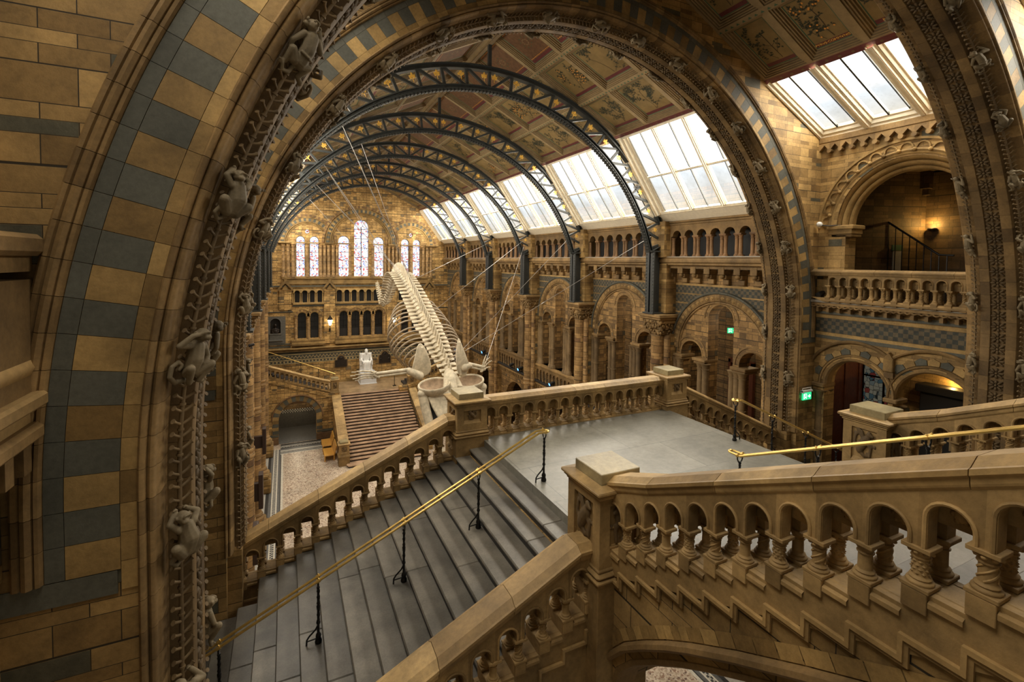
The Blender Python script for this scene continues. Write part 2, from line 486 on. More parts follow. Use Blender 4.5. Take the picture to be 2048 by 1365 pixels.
def _terrazzo():
    m, nt, b, out = _new('terrazzo')
    v = nt.nodes.new('ShaderNodeTexVoronoi'); v.inputs['Scale'].default_value = 16
    g = nt.nodes.new('ShaderNodeNewGeometry'); nt.links.new(g.outputs['Position'], v.inputs['Vector'])
    sp = nt.nodes.new('ShaderNodeSeparateColor'); nt.links.new(v.outputs['Color'], sp.inputs[0])
    c = _ramp(nt, sp.outputs[0], [(0,(.55,.45,.34)),(.35,(.42,.33,.24)),(.6,(.62,.53,.42)),(.8,(.30,.19,.13)),(.93,(.16,.10,.08))], 'CONSTANT')
    c = _mix(nt, c, _ramp(nt, _noise(nt, .7, 3), [(.3,.8),(.7,1.15)]), 1.0, 'MULTIPLY')
    nt.links.new(c, b.inputs['Base Color']); b.inputs['Roughness'].default_value = .35
    return m
M['floor'] = _terrazzo()
M['fblack'] = plain('mosaic_black', (.035,.035,.034), .4, var=.3)
M['fgrey'] = plain('mosaic_grey', (.13,.13,.125), .4, var=.25)
M['fwhite'] = plain('mosaic_white', (.62,.58,.48), .4, var=.15)
M['fpat'] = check_mat('mosaic_pattern', (.5,.47,.4), (.05,.05,.05), .1, .1)
M['edgefl'] = plain('side_paving', (.42,.40,.35), .45, var=.15)
# ------------------------------------------------------------------ shell: floor, arches, walls, roof
SPR = 13.27
A1F, A2F, AT = 4.15, 9.25, 1.15
PYm = lambda u, v, w: (u, w, v)
PXm = lambda u, v, w: (w, u, v)
def slope_z(x): return 22.9 - .4928*abs(x)

# floor with mosaic border
mb = MB(); mb.box(-13.2, 13.2, -6, 49, -.3, 0); floor = struct(mb.build('floor', M['floor']))
mb = MB()
strips = [(-8.3,-7.78,'edgefl'),(-7.78,-7.6,'fblack'),(-7.6,-7.44,'fgrey'),(-7.44,-7.38,'fwhite'),(-7.38,-7.2,'fpat'),(-7.2,-7.13,'fwhite'),(-7.13,-6.98,'fgrey'),(-6.98,-6.93,'fblack'),(-6.93,-6.8,'fwhite')]
mk = ['edgefl','fblack','fgrey','fwhite','fpat']
for sgn in (-1, 1):
    for a, b, k in strips:
        mb.box(sgn*a, sgn*b, 10, 41.2, 0, .004, mk.index(k))
for a, b, k in [(40.1,40.2,'fwhite'),(40.2,40.35,'fgrey'),(40.35,40.75,'fpat'),(40.75,40.9,'fwhite'),(40.9,41.3,'fgrey'),(41.5,41.95,'fpat'),(41.3,41.5,'fblack'),(41.95,42.3,'fblack')]:
    mb.box(-7.0, -3.2, a, b, .0041, .008, mk.index(k))
struct(mb.build('trim_1', [M[k] for k in mk]))

# ---- carved creature meshes (climbing monkeys), local: x across, y outward, z up the arch
_l0 = limb
def monkey(kind):
    b = MB()
    if kind == 0:      # crouched, hand on brow, curled tail
        limb(b, [(0,.07,.02),(.01,.09,.10),(.02,.08,.19)], [.062,.066,.060])
        b.ball((.035,.10,.275), (.048,.052,.050)); b.ball((.045,.145,.262), (.026,.026,.022))
        b.ball((-.012,.09,.285),(.014,.012,.018)); b.ball((.085,.09,.285),(.014,.012,.018))
        limb(b, [(-.05,.09,.20),(-.125,.10,.20),(-.06,.13,.275),(-.005,.135,.285)], [.032,.026,.021,.018])
        limb(b, [(.07,.08,.19),(.105,.09,.11),(.07,.12,.06)], [.030,.024,.02])
        limb(b, [(.03,.08,.0),(.11,.13,.06),(.06,.09,-.06),(.10,.07,-.075)], [.045,.036,.024,.02])
        limb(b, [(-.03,.08,.0),(-.05,.14,.04),(-.02,.10,-.07)], [.045,.035,.024])
        t = [(-.03+.0,.05,-.06),(-.10,.06,-.065),(-.145,.07,-.02),(-.14,.07,.05),(-.10,.075,.085),(-.075,.08,.06),(-.09,.08,.03)]
        limb(b, t, [.024,.022,.020,.018,.016,.015,.015])
    elif kind == 1:    # seen from behind, climbing, head turned, one arm up
        limb(b, [(-.01,.08,-.03),(0,.10,.07),(.02,.09,.17)], [.064,.068,.066])
        b.ball((.065,.09,.245), (.05,.052,.048)); b.ball((.11,.08,.225), (.026,.03,.024))
        limb(b, [(-.04,.09,.19),(-.13,.07,.15),(-.06,.05,.26),(-.04,.04,.29)], [.035,.027,.022,.02])
        limb(b, [(.08,.08,.16),(.12,.06,.06),(.09,.04,.0)], [.032,.024,.02])
        limb(b, [(-.03,.08,-.05),(-.09,.09,-.02),(-.08,.05,-.12),(-.13,.05,-.15)], [.05,.036,.026,.022])
        limb(b, [(.04,.08,-.05),(.10,.09,-.0),(.08,.05,-.10),(.11,.05,-.13)], [.05,.036,.026,.02])
        limb(b, [(0,.05,-.09),(.01,.05,-.15),(.06,.05,-.17),(.09,.06,-.13)], [.022,.02,.018,.015])
        b.tube([(-.055,.125,.02),(0,.155,.01),(.06,.12,.02)], .012, 6)
    else:              # curled, gripping the stem with both arms, round rump
        limb(b, [(0,.085,-.03),(-.01,.11,.05),(.01,.10,.14)], [.075,.078,.06])
        b.ball((.03,.10,.215), (.046,.052,.046)); b.ball((.045,.148,.2), (.024,.022,.02))
        limb(b, [(-.05,.10,.15),(-.10,.07,.20),(-.03,.04,.25)], [.03,.025,.02])
        limb(b, [(.06,.10,.13),(.11,.08,.19),(.05,.05,.26)], [.03,.025,.02])
        limb(b, [(-.04,.10,-.05),(-.10,.13,.02),(-.06,.06,-.04)], [.052,.04,.026])
        limb(b, [(.04,.10,-.05),(.10,.13,.02),(.06,.06,-.04)], [.052,.04,.026])
        t = [(.0,.06,-.09),(.06,.07,-.13),(.10,.08,-.09),(.085,.09,-.04),(.05,.10,-.05)]
        limb(b, t, [.022,.02,.018,.016,.014])
    hands = {0:[(-.005,.135,.285),(.07,.12,.06),(.10,.07,-.075),(-.02,.10,-.07)], 1:[(-.04,.04,.29),(.09,.04,.0),(-.13,.05,-.15),(.11,.05,-.13)], 2:[(-.03,.04,.25),(.05,.05,.26)]}[kind]
    for (x, y, z) in hands:
        for q in (-1, 0, 1): _l0(b, [(x, y, z), (x+.011*q+.012, y+.016, z+.016-.006*abs(q))], [.009, .0065], 6)
    h = {0:(.035,.10,.275), 1:(.085,.10,.245), 2:(.03,.10,.215)}[kind]
    for q in (-1, 1): b.ball((h[0]+.020*q, h[1]+.046, h[2]+.014), (.012,.010,.008), 8, 5); b.ball((h[0]+.05*q, h[1]+.0, h[2]+.01), (.008,.014,.016), 8, 5)
    b.ball((h[0], h[1]+.05, h[2]+.026), (.034,.010,.007), 8, 5)
    return remesh(b, 'carved_monkey', .0052, M['monkey'], 1)
_limb = limb
def limb(mb, pts, rs, seg=10): _limb(mb, pts, [r*.86 for r in rs], seg)
MONK = [monkey(k) for k in range(3)]
limb = _limb

# ---- great arches
RREF = 7.9
def arch_frame(s, z0):
    """frame at arc length s (measured at RREF) starting at the left foot z0; returns o, radial"""
    leg = SPR - z0
    if s < leg: return (0, 0, z0+s), (-1, 0, 0), (0, 0, 1)
    a = (s-leg)/RREF
    if a <= PI: return (0, 0, SPR), (-math.cos(a), 0, math.sin(a)), (math.sin(a), 0, math.cos(a))
    return (0, 0, SPR-(s-leg-PI*RREF)), (1, 0, 0), (0, 0, -1)
def arch_len(z0): return 2*(SPR-z0) + PI*RREF
STEP = RREF*math.radians(1.745)
def arch_blocks(mb, prof, z0, step=STEP, gap=.004, mats=None, y0=0, sub=3, phase=0, split=35, chunk=None):
    Lz = arch_len(z0); leg = SPR-z0
    n = int(round(PI*RREF/step)); nl = max(0, int(round(leg/step)))
    edges = [z*leg/max(nl,1) for z in range(nl)] + [leg + PI*RREF*i/n for i in range(n)] + [leg+PI*RREF + z*leg/max(nl,1) for z in range(nl+1)]
    if nl == 0: edges = [PI*RREF*i/n for i in range(n+1)]
    for i in range(len(edges)-1):
        a, b = edges[i]+gap/2, edges[i+1]-gap/2
        fr = []
        for k in range(sub+1):
            o, e, t = arch_frame(a+(b-a)*k/sub, z0); fr.append(((o[0], y0, o[2]), e, (0,1,0)))
        mt = mats[(i+phase) % len(mats)] if mats else 0
        mb.sweep(prof, fr, True, True, mt, split=split)
def vine_strip(y0, sgn, z0, name, parent):
    """stem with paired flared leaves in the chamfer; sgn=+1 near edge, -1 far edge (y mirrored)"""
    mb = MB(); L = arch_len(z0); yc = y0 + (.205 if sgn > 0 else AT-.205)
    pts = []
    n = int(L/.11)
    for i in range(n+1):
        o, e, t = arch_frame(L*i/n, z0); e = Vector(e)
        nrm = (-e + Vector((0,-sgn,0)))/math.sqrt(2)
        pts.append(Vector((o[0], yc, o[2])) + e*7.325 + nrm*.03)
    mb.tube(pts, .016, 6, 0)
    pitch = .098; k = int(L*7.33/RREF/pitch)
    for i in range(k):
        s = L*(i+.5)/k
        o, e, t = arch_frame(s, z0); e = Vector(e); t = Vector(t)
        if s > L/2: t = -t
        nrm = (-e + Vector((0,-sgn,0)))/math.sqrt(2); cr = (-e + Vector((0,sgn,0)))/math.sqrt(2)
        base = Vector((o[0], yc, o[2])) + e*7.325
        for sd in (-1, 1):
            pts2 = [base + cr*sd*d + nrm*h + t*up for d, h, up in ((.004,.03,-.026),(.028,.040,-.014),(.052,.044,-.001),(.068,.047,.010),(.078,.049,.017))]
            mb.tube(pts2, 1, 7, rs=[.012,.0095,.0095,.013,.0185], flat=1.15)
        if i % 2 == 0:
            mb.tube([base+nrm*.03+t*.03-t*.008, base+nrm*.03+t*.03+t*.008], .024, 6, 0)
    o = mb.build(name, M['vine'], parent); o['kind'] = 'stuff'
    return o
def rosettes(y0, name, parent, z0):
    mb = MB(); L = arch_len(z0); n = int(L*7.25/RREF/.24)
    for i in range(n):
        o, e, t = arch_frame(L*(i+.5)/n, z0); e = Vector(e); t = Vector(t)
        c = Vector((o[0], y0+AT/2, o[2])) + e*7.262
        R = Matrix((t, (0,1,0), -e)).transposed()
        for k in range(8):
            a = PI*k/4
            q = R @ Vector((math.cos(a)*.072, math.sin(a)*.078, .012))
            er = R @ Vector((math.cos(a), math.sin(a), 0)); et = R @ Vector((-math.sin(a), math.cos(a), 0))
            mb.ball(c+q, (.050,.025,.022), 7, 5, 0, .4, Matrix((er, et, -e)).transposed())
        mb.ball(c - e*.02, .026, 6, 4, 0, .7)
        for k in range(4):
            a = PI/4+PI*k/2
            q = R @ Vector((math.cos(a)*.118, math.sin(a)*.118, .006))
            mb.ball(c+q, (.030,.030,.018), 6, 4, 0, .5)
    return mb.build(name, M['carvedk'], parent)
hood = [(8.19,.0),(8.19,-.035),(8.175,-.05),(8.15,-.05),(8.14,-.035),(8.13,-.055),(8.105,-.065),(8.08,-.05),(8.075,-.03),(8.065,-.045),(8.045,-.04),(8.035,-.02),(8.03,.0),(8.03,.02),(8.19,.02)]
rolls = [(7.52,.0),(7.52,-.03),(7.505,-.045),(7.485,-.04),(7.475,-.02),(7.47,.01),(7.463,.0),(7.45,-.012),(7.432,-.008),(7.42,.015),(7.417,.045),(7.41,.05),(7.402,.07),(7.398,.10),(7.398,.3),(7.52,.3)]
def great_arch(yf, label, name, zleg, zhood=12.8, monkeys_far=True):
    root = thing(name, label, 'arch', (0, yf+AT/2, zleg))
    inv = Matrix.Translation((0, -(yf+AT/2), -zleg))
    def fin(mb, nm, mats): mb_ = mb; o = mb_.build(nm, mats, root); o.matrix_basis = inv; return o
    mb = MB()
    arch_blocks(mb, hood, zhood, y0=yf); fin(mb, 'hood_moulding', M['blockdk'])
    mb = MB(); z1 = zhood-.0
    arch_blocks(mb, [(8.028,-.012),(8.028,.03),(7.924,.03),(7.924,-.012)], z1, y0=yf)
    for sg in (-1, 1): mb.box(sg*7.64, sg*8.28, yf-.012, yf+.03, zhood-.17, zhood-.005)
    fin(mb, 'slate_border', M['slate'])
    mb = MB(); arch_blocks(mb, [(7.92,-.012),(7.92,.03),(7.622,.03),(7.622,-.012)], z1, y0=yf, mats=[0,1], sub=2)
    fin(mb, 'striped_voussoirs', [M['block'], M['slate']])
    mb = MB(); arch_blocks(mb, [(7.618,-.012),(7.618,.03),(7.524,.03),(7.524,-.012)], z1-.15, y0=yf)
    fin(mb, 'inner_border', M['block'])
    mb = MB(); arch_blocks(mb, rolls, zleg, y0=yf, split=50); 
    arch_blocks(mb, [(a, AT-b) for a, b in rolls], zleg, y0=yf, split=50); fin(mb, 'roll_moulding', M['blockdk'])
    mb = MB()
    for q in (0, 1):
        pr = [(7.47,.13),(7.405,.13),(7.40,.275),(7.255,.285),(7.245,.29),(7.24,.30),(7.24,.445),(7.255,.455),(7.47,.455)]
        if q: pr = [(a, AT-b) for a, b in pr]
        arch_blocks(mb, pr, zleg, y0=yf, step=STEP*1.3, phase=q)
    arch_blocks(mb, [(7.42,.455),(7.275,.455),(7.275,AT-.455),(7.42,AT-.455)], zleg, y0=yf)
    fin(mb, 'soffit_blocks', M['soffit'])
    for q in (1, -1):
        o = vine_strip(yf, q, zleg, 'carved_vine', root); o.matrix_basis = inv
    o = rosettes(yf, 'rosette_band', root, zleg); o.matrix_basis = inv
    # monkeys
    ang = [k*10.4 for k in range(-11, 12)]
    k = 0
    for far in (0, 1):
        sg = -1 if far else 1
        yc = yf + (.205 if not far else AT-.205)
        for dang in ang:
            th = math.radians(90+dang)           # measured from the left foot
            if th < 0: s = (SPR-zleg) + th*7.33*1.0
            elif th > PI: s = (SPR-zleg) + PI*RREF + (th-PI)*7.33
            else: s = (SPR-zleg) + th*RREF
            if s < .25 or s > arch_len(zleg)-.25: continue
            o3, e, t = arch_frame(s, zleg); e = Vector(e); t = Vector(t)
            if dang > 0: t = -t
            nrm = (-e + Vector((0,-sg,0)))/math.sqrt(2)
            x = t.cross(nrm)*-1.0
            x = nrm.cross(t)
            pos = Vector((o3[0], yc, o3[2])) + e*7.325 - Vector((0, yf+AT/2, zleg))
            mir = -1 if (k % 5 == 3) else 1
            R = Matrix((x*mir*1.0, nrm, t)).transposed().to_4x4()
            R = Matrix.Translation(pos) @ R @ Matrix.Diagonal((1.05,1.05,1.05,1))
            inst(MONK[[0,1,2,0,2,1,1][k % 7]], 'carved_monkey', root, M=R); k += 1
    return root
great_arch(A1F, 'nearest great round arch, striped grey and buff stones, the one framing the whole view', 'great_arch', 9.2)
great_arch(A2F, 'second great round arch, smaller in view, between the stair landing and the hall beyond', 'great_arch', 9.9)

def arch_wall(yf, zlow, name):
    mb = MB()
    hole = [(-7.5, zlow)] + [(7.5*math.cos(PI-PI*i/72), SPR+7.5*math.sin(PI-PI*i/72)) for i in range(73)] + [(7.5, zlow)]
    outer = [(8.75, zlow), (8.75, 18.6), (8.25, 18.82), (5.58, 20.25), (0, 23.0), (-5.58, 20.25), (-8.25, 18.82), (-8.75, 18.6), (-8.75, zlow)]
    mb.panel(hole + outer, [], PYm, yf, yf+AT, 0)
    return struct(mb.build(name, M['wall']))
arch_wall(A1F, 0, 'wall_front'); arch_wall(A2F, 0, 'wall_middle')
# jamb faces under the carved soffit
for sg in (-1, 1):
    for yf, zz in ((A1F, 9.2), (A2F, 9.9)):
        mb = MB(); mb.box(sg*7.28, sg*7.52, yf+.15, yf+AT-.15, 0, zz); struct(mb.build('wall_jamb', M['wall']))

# ---- roof: coffered slopes
def branch_art(seed, w, h, fruit, spiky=False):
    """painted tree as thin relief: list of stem polylines and leaves in panel coordinates"""
    rng = random.Random(seed); stems = []; leaves = []; fruits = []
    def grow(x, y, a, l, d, wd):
        pts = [(x, y)]; n = 4
        for i in range(n):
            a += rng.uniform(-.22, .22); x += math.cos(a)*l/n; y += math.sin(a)*l/n
            if abs(x) > w/2-.07 or y > h-.07 or y < .16: break
            pts.append((x, y))
            if d >= 1:
                for q in range(3 if not spiky else 4):
                    b = a + rng.choice((-1, 1))*rng.uniform(.4, 1.3)
                    leaves.append((x, y, b, rng.uniform(.05, .085)*(1.5 if spiky else 1)))
                if fruit and rng.random() < .3: fruits.append((x+rng.uniform(-.04,.04), y-.05))
        if len(pts) > 1: stems.append((pts, wd))
        if d < 3 and len(pts) > 2:
            for k in range(3 if d < 2 else 2):
                j = rng.randint(1, len(pts)-1)
                grow(pts[j][0], pts[j][1], a + rng.choice((-1,1))*rng.uniform(.5, 1.1), l*rng.uniform(.5,.75), d+1, wd*.65)
            leaves.append((pts[-1][0], pts[-1][1], a, .08))
    grow(rng.uniform(-.1,.15), .17, PI/2+rng.uniform(-.25,.25), h*.6, 0, .016)
    grow(rng.uniform(-.1,.15), .17, PI/2+rng.choice((-.7,.7)), h*.5, 1, .012)
    return stems, leaves, fruits
def coffer(mb, O, ex, ey, en, w, h, seed, art='tree'):
    """one coffer: O lower corner, ex along the hall, ey up the slope, en into the room; w x h"""
    O, ex, ey, en = Vector(O), Vector(ex), Vector(ey), Vector(en)
    P = lambda u, v, d: tuple(O + ex*u + ey*v + en*d)
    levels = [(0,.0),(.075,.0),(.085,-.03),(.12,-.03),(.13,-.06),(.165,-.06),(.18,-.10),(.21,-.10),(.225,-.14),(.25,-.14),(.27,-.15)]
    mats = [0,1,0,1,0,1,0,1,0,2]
    for (i0, d0), (i1, d1), mt in zip(levels, levels[1:], mats):
        a = [(i0,i0),(w-i0,i0),(w-i0,h-i0),(i0,h-i0)]; b = [(i1,i1),(w-i1,i1),(w-i1,h-i1),(i1,h-i1)]
        for k in range(4):
            l = (k+1) % 4
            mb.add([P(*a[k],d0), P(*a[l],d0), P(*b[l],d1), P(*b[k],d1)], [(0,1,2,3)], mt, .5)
    i = .27; pd = -.15
    mb.add([P(i,i,pd), P(w-i,i,pd), P(w-i,h-i,pd), P(i,h-i,pd)], [(0,1,2,3)], 3 if art != 'red' else 7, .5)
    # title strip at the lower edge
    mb.add([P(i,i+.01,pd+.004), P(w-i,i+.01,pd+.004), P(w-i,i+.13,pd+.004), P(i,i+.13,pd+.004)], [(0,1,2,3)], 4, .5)
    W, H = w-2*i, h-2*i
    if art == 'red':
        for r in (0, 1):
            for k in range(9):
                a = 2*PI*k/9; rr = .12+.12*r
                cx, cy = w/2+math.cos(a)*rr, h/2+.05+math.sin(a)*rr
                mb.add([P(cx-.03,cy,pd+.005), P(cx,cy-.03,pd+.005), P(cx+.03,cy,pd+.005), P(cx,cy+.03,pd+.005)], [(0,1,2,3)], 2 if r else 0, .5)
        for k in range(int(W/.09)):
            x = i+.05+k*.09
            for yy in (i+.17, h-i-.05):
                mb.add([P(x,yy,pd+.005), P(x+.05,yy,pd+.005), P(x+.05,yy+.03,pd+.005), P(x,yy+.03,pd+.005)], [(0,1,2,3)], 8, .5)
        return
    st, lv, fr = branch_art(seed, W, H, art == 'fruit', art == 'spiky')
    for pts, wd in st:
        for (x0,y0), (x1,y1) in zip(pts, pts[1:]):
            d = Vector((x1-x0, y1-y0)); n = Vector((-d.y, d.x)).normalized()*wd/2
            mb.add([P(w/2+x0+n.x,i+y0+n.y,pd+.006), P(w/2+x1+n.x,i+y1+n.y,pd+.006), P(w/2+x1-n.x,i+y1-n.y,pd+.006), P(w/2+x0-n.x,i+y0-n.y,pd+.006)], [(0,1,2,3)], 6, .5)
    for x, y, a, l in lv:
        c, s_ = math.cos(a), math.sin(a); wl = l*(.28 if art != 'spiky' else .13)
        q = [(0,0),(l*.45,wl),(l,0),(l*.45,-wl)]
        v = []
        for px_, py_ in q:
            X, Y = x+px_*c-py_*s_, y+px_*s_+py_*c
            X = max(-W/2+.01, min(W/2-.01, X)); Y = max(.15, min(H-.01, Y))
            v.append(P(w/2+X, i+Y, pd+.008))
        mb.add(v, [(0,1,2,3)], 5, .5)
    for x, y in fr:
        if abs(x) > W/2-.05 or not .22 < y < H-.06: continue
        X = max(-W/2+.04, min(W/2-.04, x)); Y = max(.2, min(H-.05, y))
        v = [P(w/2+X+.022*math.cos(k*PI/4), i+Y+.03*math.sin(k*PI/4), pd+.010) for k in range(8)]
        mb.add(v, [tuple(range(8))], 8, .5)
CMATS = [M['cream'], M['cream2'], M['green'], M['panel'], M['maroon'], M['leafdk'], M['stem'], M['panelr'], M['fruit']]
SL = math.hypot(5.58, 2.75)
def ceiling_bay(y0, y1, npan, seed, sides=(1,-1), arts=None):
    out = []
    for sd in sides:
        mb = MB()
        ey = Vector((-sd*5.58/SL, 0, 2.75/SL)); en = Vector((-sd*2.75/SL, 0, -5.58/SL)); ex = Vector((0, -1, 0))
        O = Vector((sd*5.58, y1, 20.15)); w = (y1-y0)/npan; h = SL/3
        for r in range(3):
            for c in range(npan):
                art = 'red' if r == 2 else ('tree', 'fruit', 'spiky', 'tree')[(seed+r*2+c*3) % 4]
                if arts and (r, c) in arts: art = arts[(r, c)]
                coffer(mb, O + ex*(w*c) + ey*(h*r), ex, ey, en, w, h, seed*37+r*11+c*5+(7 if sd < 0 else 0), art)
            # dotted beam between the rows
            b = O + ey*(h*r)
            L = y1-y0
            if r:
                P = lambda u, v, d: tuple(b + ex*u + ey*v + en*d)
                mb.add([P(0,-.075,.014),P(L,-.075,.014),P(L,.075,.014),P(0,.075,.014)], [(0,1,2,3)], 0, .5)
                k = int(L/.17)
                for q in range(k):
                    u = L*(q+.5)/k
                    mb.add([P(u-.05,-.05,.017),P(u+.05,-.05,.017),P(u,.02,.017)], [(0,1,2)], 2, .5)
        b = O
        P = lambda u, v, d: tuple(b + ex*u + ey*v + en*d)
        L = y1-y0
        mb.add([P(0,-.16,.012),P(L,-.16,.012),P(L,.03,.012),P(0,.03,.012)], [(0,1,2,3)], 4, .5)
        k = int(L/.3)
        for q in range(k):
            u = L*(q+.5)/k
            mb.add([P(u+.04*math.cos(t*PI/3), -.07+.04*math.sin(t*PI/3), .015) for t in range(6)], [(0,1,2,3,4,5)], 1, .5)
        # outer cover keeps daylight out
        mb.add([P(-.0,-.2,-.3),P(L,-.2,-.3),P(L,SL+.1,-.3),P(0,SL+.1,-.3)], [(0,1,2,3)], 1, .5)
        out.append(struct(mb.build('ceiling', CMATS)))
    mb = MB(); mb.box(-.12, .12, y0, y1, 22.72, 22.9, 0); mb.box(-.06,.06,y0,y1,22.66,22.72,1)
    struct(mb.build('trim_2', [M['cream'], M['cream2']]))
    return out
frontbay = ceiling_bay(5.3, 9.25, 3, 3, arts={(0,0):'tree',(0,1):'fruit',(0,2):'spiky',(1,0):'tree',(1,1):'tree'})
ceiling_bay(0.2, 4.15, 3, 5)
hall_edges = [10.4, 15.9, 22.0, 28.1, 34.2, 40.3, 47.475]
for k in range(6): ceiling_bay(hall_edges[k], hall_edges[k+1], 3, 11+k)
# the two legible titles over the landing bay
def letters(txt, size, mat, name, parent, M4, depth=.002):
    cu = bpy.data.curves.new(name, 'FONT'); cu.body = txt; cu.size = size; cu.align_x = 'CENTER'; cu.align_y = 'CENTER'; cu.extrude = depth
    o = bpy.data.objects.new(name, cu); C.objects.link(o)
    me = bpy.data.meshes.new_from_object(o.evaluated_get(bpy.context.evaluated_depsgraph_get()))
    bpy.data.objects.remove(o)
    me.materials.clear(); me.materials.append(mat)
    o = bpy.data.objects.new(name, me); C.objects.link(o); o.parent = parent
    o.matrix_basis = M4
    return o
_ey = Vector((-5.58/SL, 0, 2.75/SL)); _en = Vector((-2.75/SL, 0, -5.58/SL)); _ex = Vector((0,-1,0))
for c, t in ((1, 'PYRVS·COMMVNIS'), (2, 'RICINVS')):
    w = 3.95/3
    p = Vector((5.58, 9.25, 20.15)) + _ex*(w*c + (w/2 if c == 1 else w*.45)) + _ey*(.27+.07) + _en*(-.143)
    R = Matrix((_ex, _ey, _en)).transposed().to_4x4()
    letters(t, .098, M['gold'], 'lettering', frontbay[0], Matrix.Translation(p) @ R)

# ---- skylights
WN = [0]; DAY = []
def skylight(y0, y1, T, B, ncol, nrow, label, sd=1, jamb=.5, lip=None, bay=False):
    WN[0] += 1
    root = bpy.data.objects.new('window_%d' % WN[0], None); C.objects.link(root)
    tag(root, label, 'skylight', 'roof skylights', 'structure')
    root.location = (sd*B[0], y0, B[1])
    T = Vector((sd*T[0], 0, T[1])); B = Vector((sd*B[0], 0, B[1]))
    ey = (T-B); H = ey.length; ey.normalize(); ex = Vector((0,1,0)); en = ey.cross(ex)
    if en.z > 0 : en = -en
    O = Vector((0,0,0)); L = y1-y0
    P = lambda u, v, d: tuple(O + ex*u + ey*v + en*d)
    def bx(mb, u0, u1, v0, v1, d0, d1, mt=0):
        v = [P(u,vv,d) for d in (d0,d1) for vv in (v0,v1) for u in (u0,u1)]
        mb.add(v, [(0,1,3,2),(4,5,7,6),(0,1,5,4),(2,3,7,6),(0,2,6,4),(1,3,7,5)], mt, .5)
    fr = MB(); bars = MB(); pane = MB()
    sillh = .10
    steps = [(0,.18,.10),(.16,.30,.05),(.28,.42,0.0),(.40,jamb,-.05)] if not bay else [(0,.1,.10),(.08,.17,.05),(.15,.2,.0)]
    if bay: steps = []
    else:
        prof = [(0,.12,0),(.10,.12,0),(.105,.09,1),(.12,.09,0),(.19,.02,0),(.25,.02,0),(.255,.0,1),(.27,.0,0),(.33,-.05,0),(.40,-.05,0),(.405,-.065,1),(.42,-.065,0),(.5,-.12,0)]
        for (ia, da, _), (ib, db, mt) in zip(prof, prof[1:]):
            for q in ([P(ia,0,da),P(ia,H,da),P(ib,H,db),P(ib,0,db)],[P(L-ia,0,da),P(L-ia,H,da),P(L-ib,H,db),P(L-ib,0,db)]): fr.add(q, [(0,1,2,3)], mt, .5)
        steps = []
    for a, b, d in steps:
        for (u0,u1) in ((a,b),(L-b,L-a)):
            bx(fr, u0, u1, 0, H, -.16, d); 
            bx(fr, (u1-.025) if u0 < L/2 else u0, u1 if u0 < L/2 else u0+.025, 0, H, d, d+.012, 1)
    bx(fr, 0, L, H-.08, H, -.16, .02 if not bay else -.11)
    if not bay: bx(fr, 0, L, 0, sillh, -.16, -.03)
    gw = (L-2*jamb)/ncol if not bay else L/ncol
    for c in range(ncol):
        if not bay:
            g0 = jamb+gw*c; g1 = g0+gw
            m0 = g0 + (.07 if c else 0); m1 = g1 - (.07 if c < ncol-1 else 0)
            if c:
                bx(fr, g0-.075, g0+.075, sillh, H-.08, -.16, .03); bx(fr, g0-.035, g0+.035, sillh, H-.08, .03, .075)
                bx(fr, g0-.085, g0-.075, sillh, H-.08, -.16, .0, 1)
            vs = [sillh + (H-.08-sillh)*t for t in ((0,1) if nrow == 1 else (0,.47,1))]
            for r in range(nrow):
                pane.add([P(m0,vs[r],-.12),P(m1,vs[r],-.12),P(m1,vs[r+1],-.12),P(m0,vs[r+1],-.12)], [(0,1,2,3)], 0, .5, False,
                         [[(0,vs[r]/H),(1,vs[r]/H),(1,vs[r+1]/H),(0,vs[r+1]/H)]])
            if nrow == 2:
                bx(fr, m0, m1, vs[1]-.035, vs[1]+.035, -.13, -.02); bx(bars, m0, m1, vs[1]-.06, vs[1]-.035, -.13, -.06)
            bx(bars, (m0+m1)/2-.014, (m0+m1)/2+.014, sillh, H-.08, -.125, -.06)
            bx(bars, m0, m0+.012, sillh, H-.08, -.12, -.08); bx(bars, m1-.012, m1, sillh, H-.08, -.12, -.08)
        else:
            g0 = gw*c; g1 = g0+gw
            prof = [(.0,.09,0),(.045,.10,0),(.05,.085,1),(.06,.085,0),(.085,.03,0),(.115,.03,0),(.12,.02,1),(.13,.02,0),(.175,-.045,0),(.195,-.045,0),(.20,-.055,1),(.205,-.055,0),(.24,-.118,0)]
            for (ia, da, _), (ib, db, mt) in zip(prof, prof[1:]):
                e0, e1 = (ia*1.0, ib*1.0)
                sa, sb = ia*1.45, ib*1.45
                for q in ([P(g0+ia,sa,da),P(g0+ia,H,da),P(g0+ib,H,db),P(g0+ib,sb,db)],[P(g1-ia,sa,da),P(g1-ia,H,da),P(g1-ib,H,db),P(g1-ib,sb,db)],[P(g0+ia,sa,da),P(g1-ia,sa,da),P(g1-ib,sb,db),P(g0+ib,sb,db)]):
                    fr.add(q, [(0,1,2,3)], mt, .5)
            bx(bars, g0+.25, g0+.27, .28, H, -.13, -.07); bx(bars, g0+.25, g1-.25, .26, .29, -.13, -.06)
            mid = (g0+g1)/2+.08; bx(bars, mid-.022, mid+.022, .26, H, -.13, -.05)
            pane.add([P(g0+.24,.24,-.12),P(g1-.24,.24,-.12),P(g1-.24,H,-.12),P(g0+.24,H,-.12)], [(0,1,2,3)], 0, .5, False, [[(0,.05),(1,.05),(1,1),(0,1)]])
    if lip:
        lv = Vector((sd*lip[0], 0, lip[1])) - B
        v = [(0,0,0),(0,L,0),(lv.x,L,lv.z),(lv.x,0,lv.z)]
        fr.add(v, [(0,1,2,3)], 0, .5)
        fr.add([(lv.x,0,lv.z),(lv.x,L,lv.z),(lv.x+sd*.3,L,lv.z),(lv.x+sd*.3,0,lv.z)], [(0,1,2,3)], 0, .5)
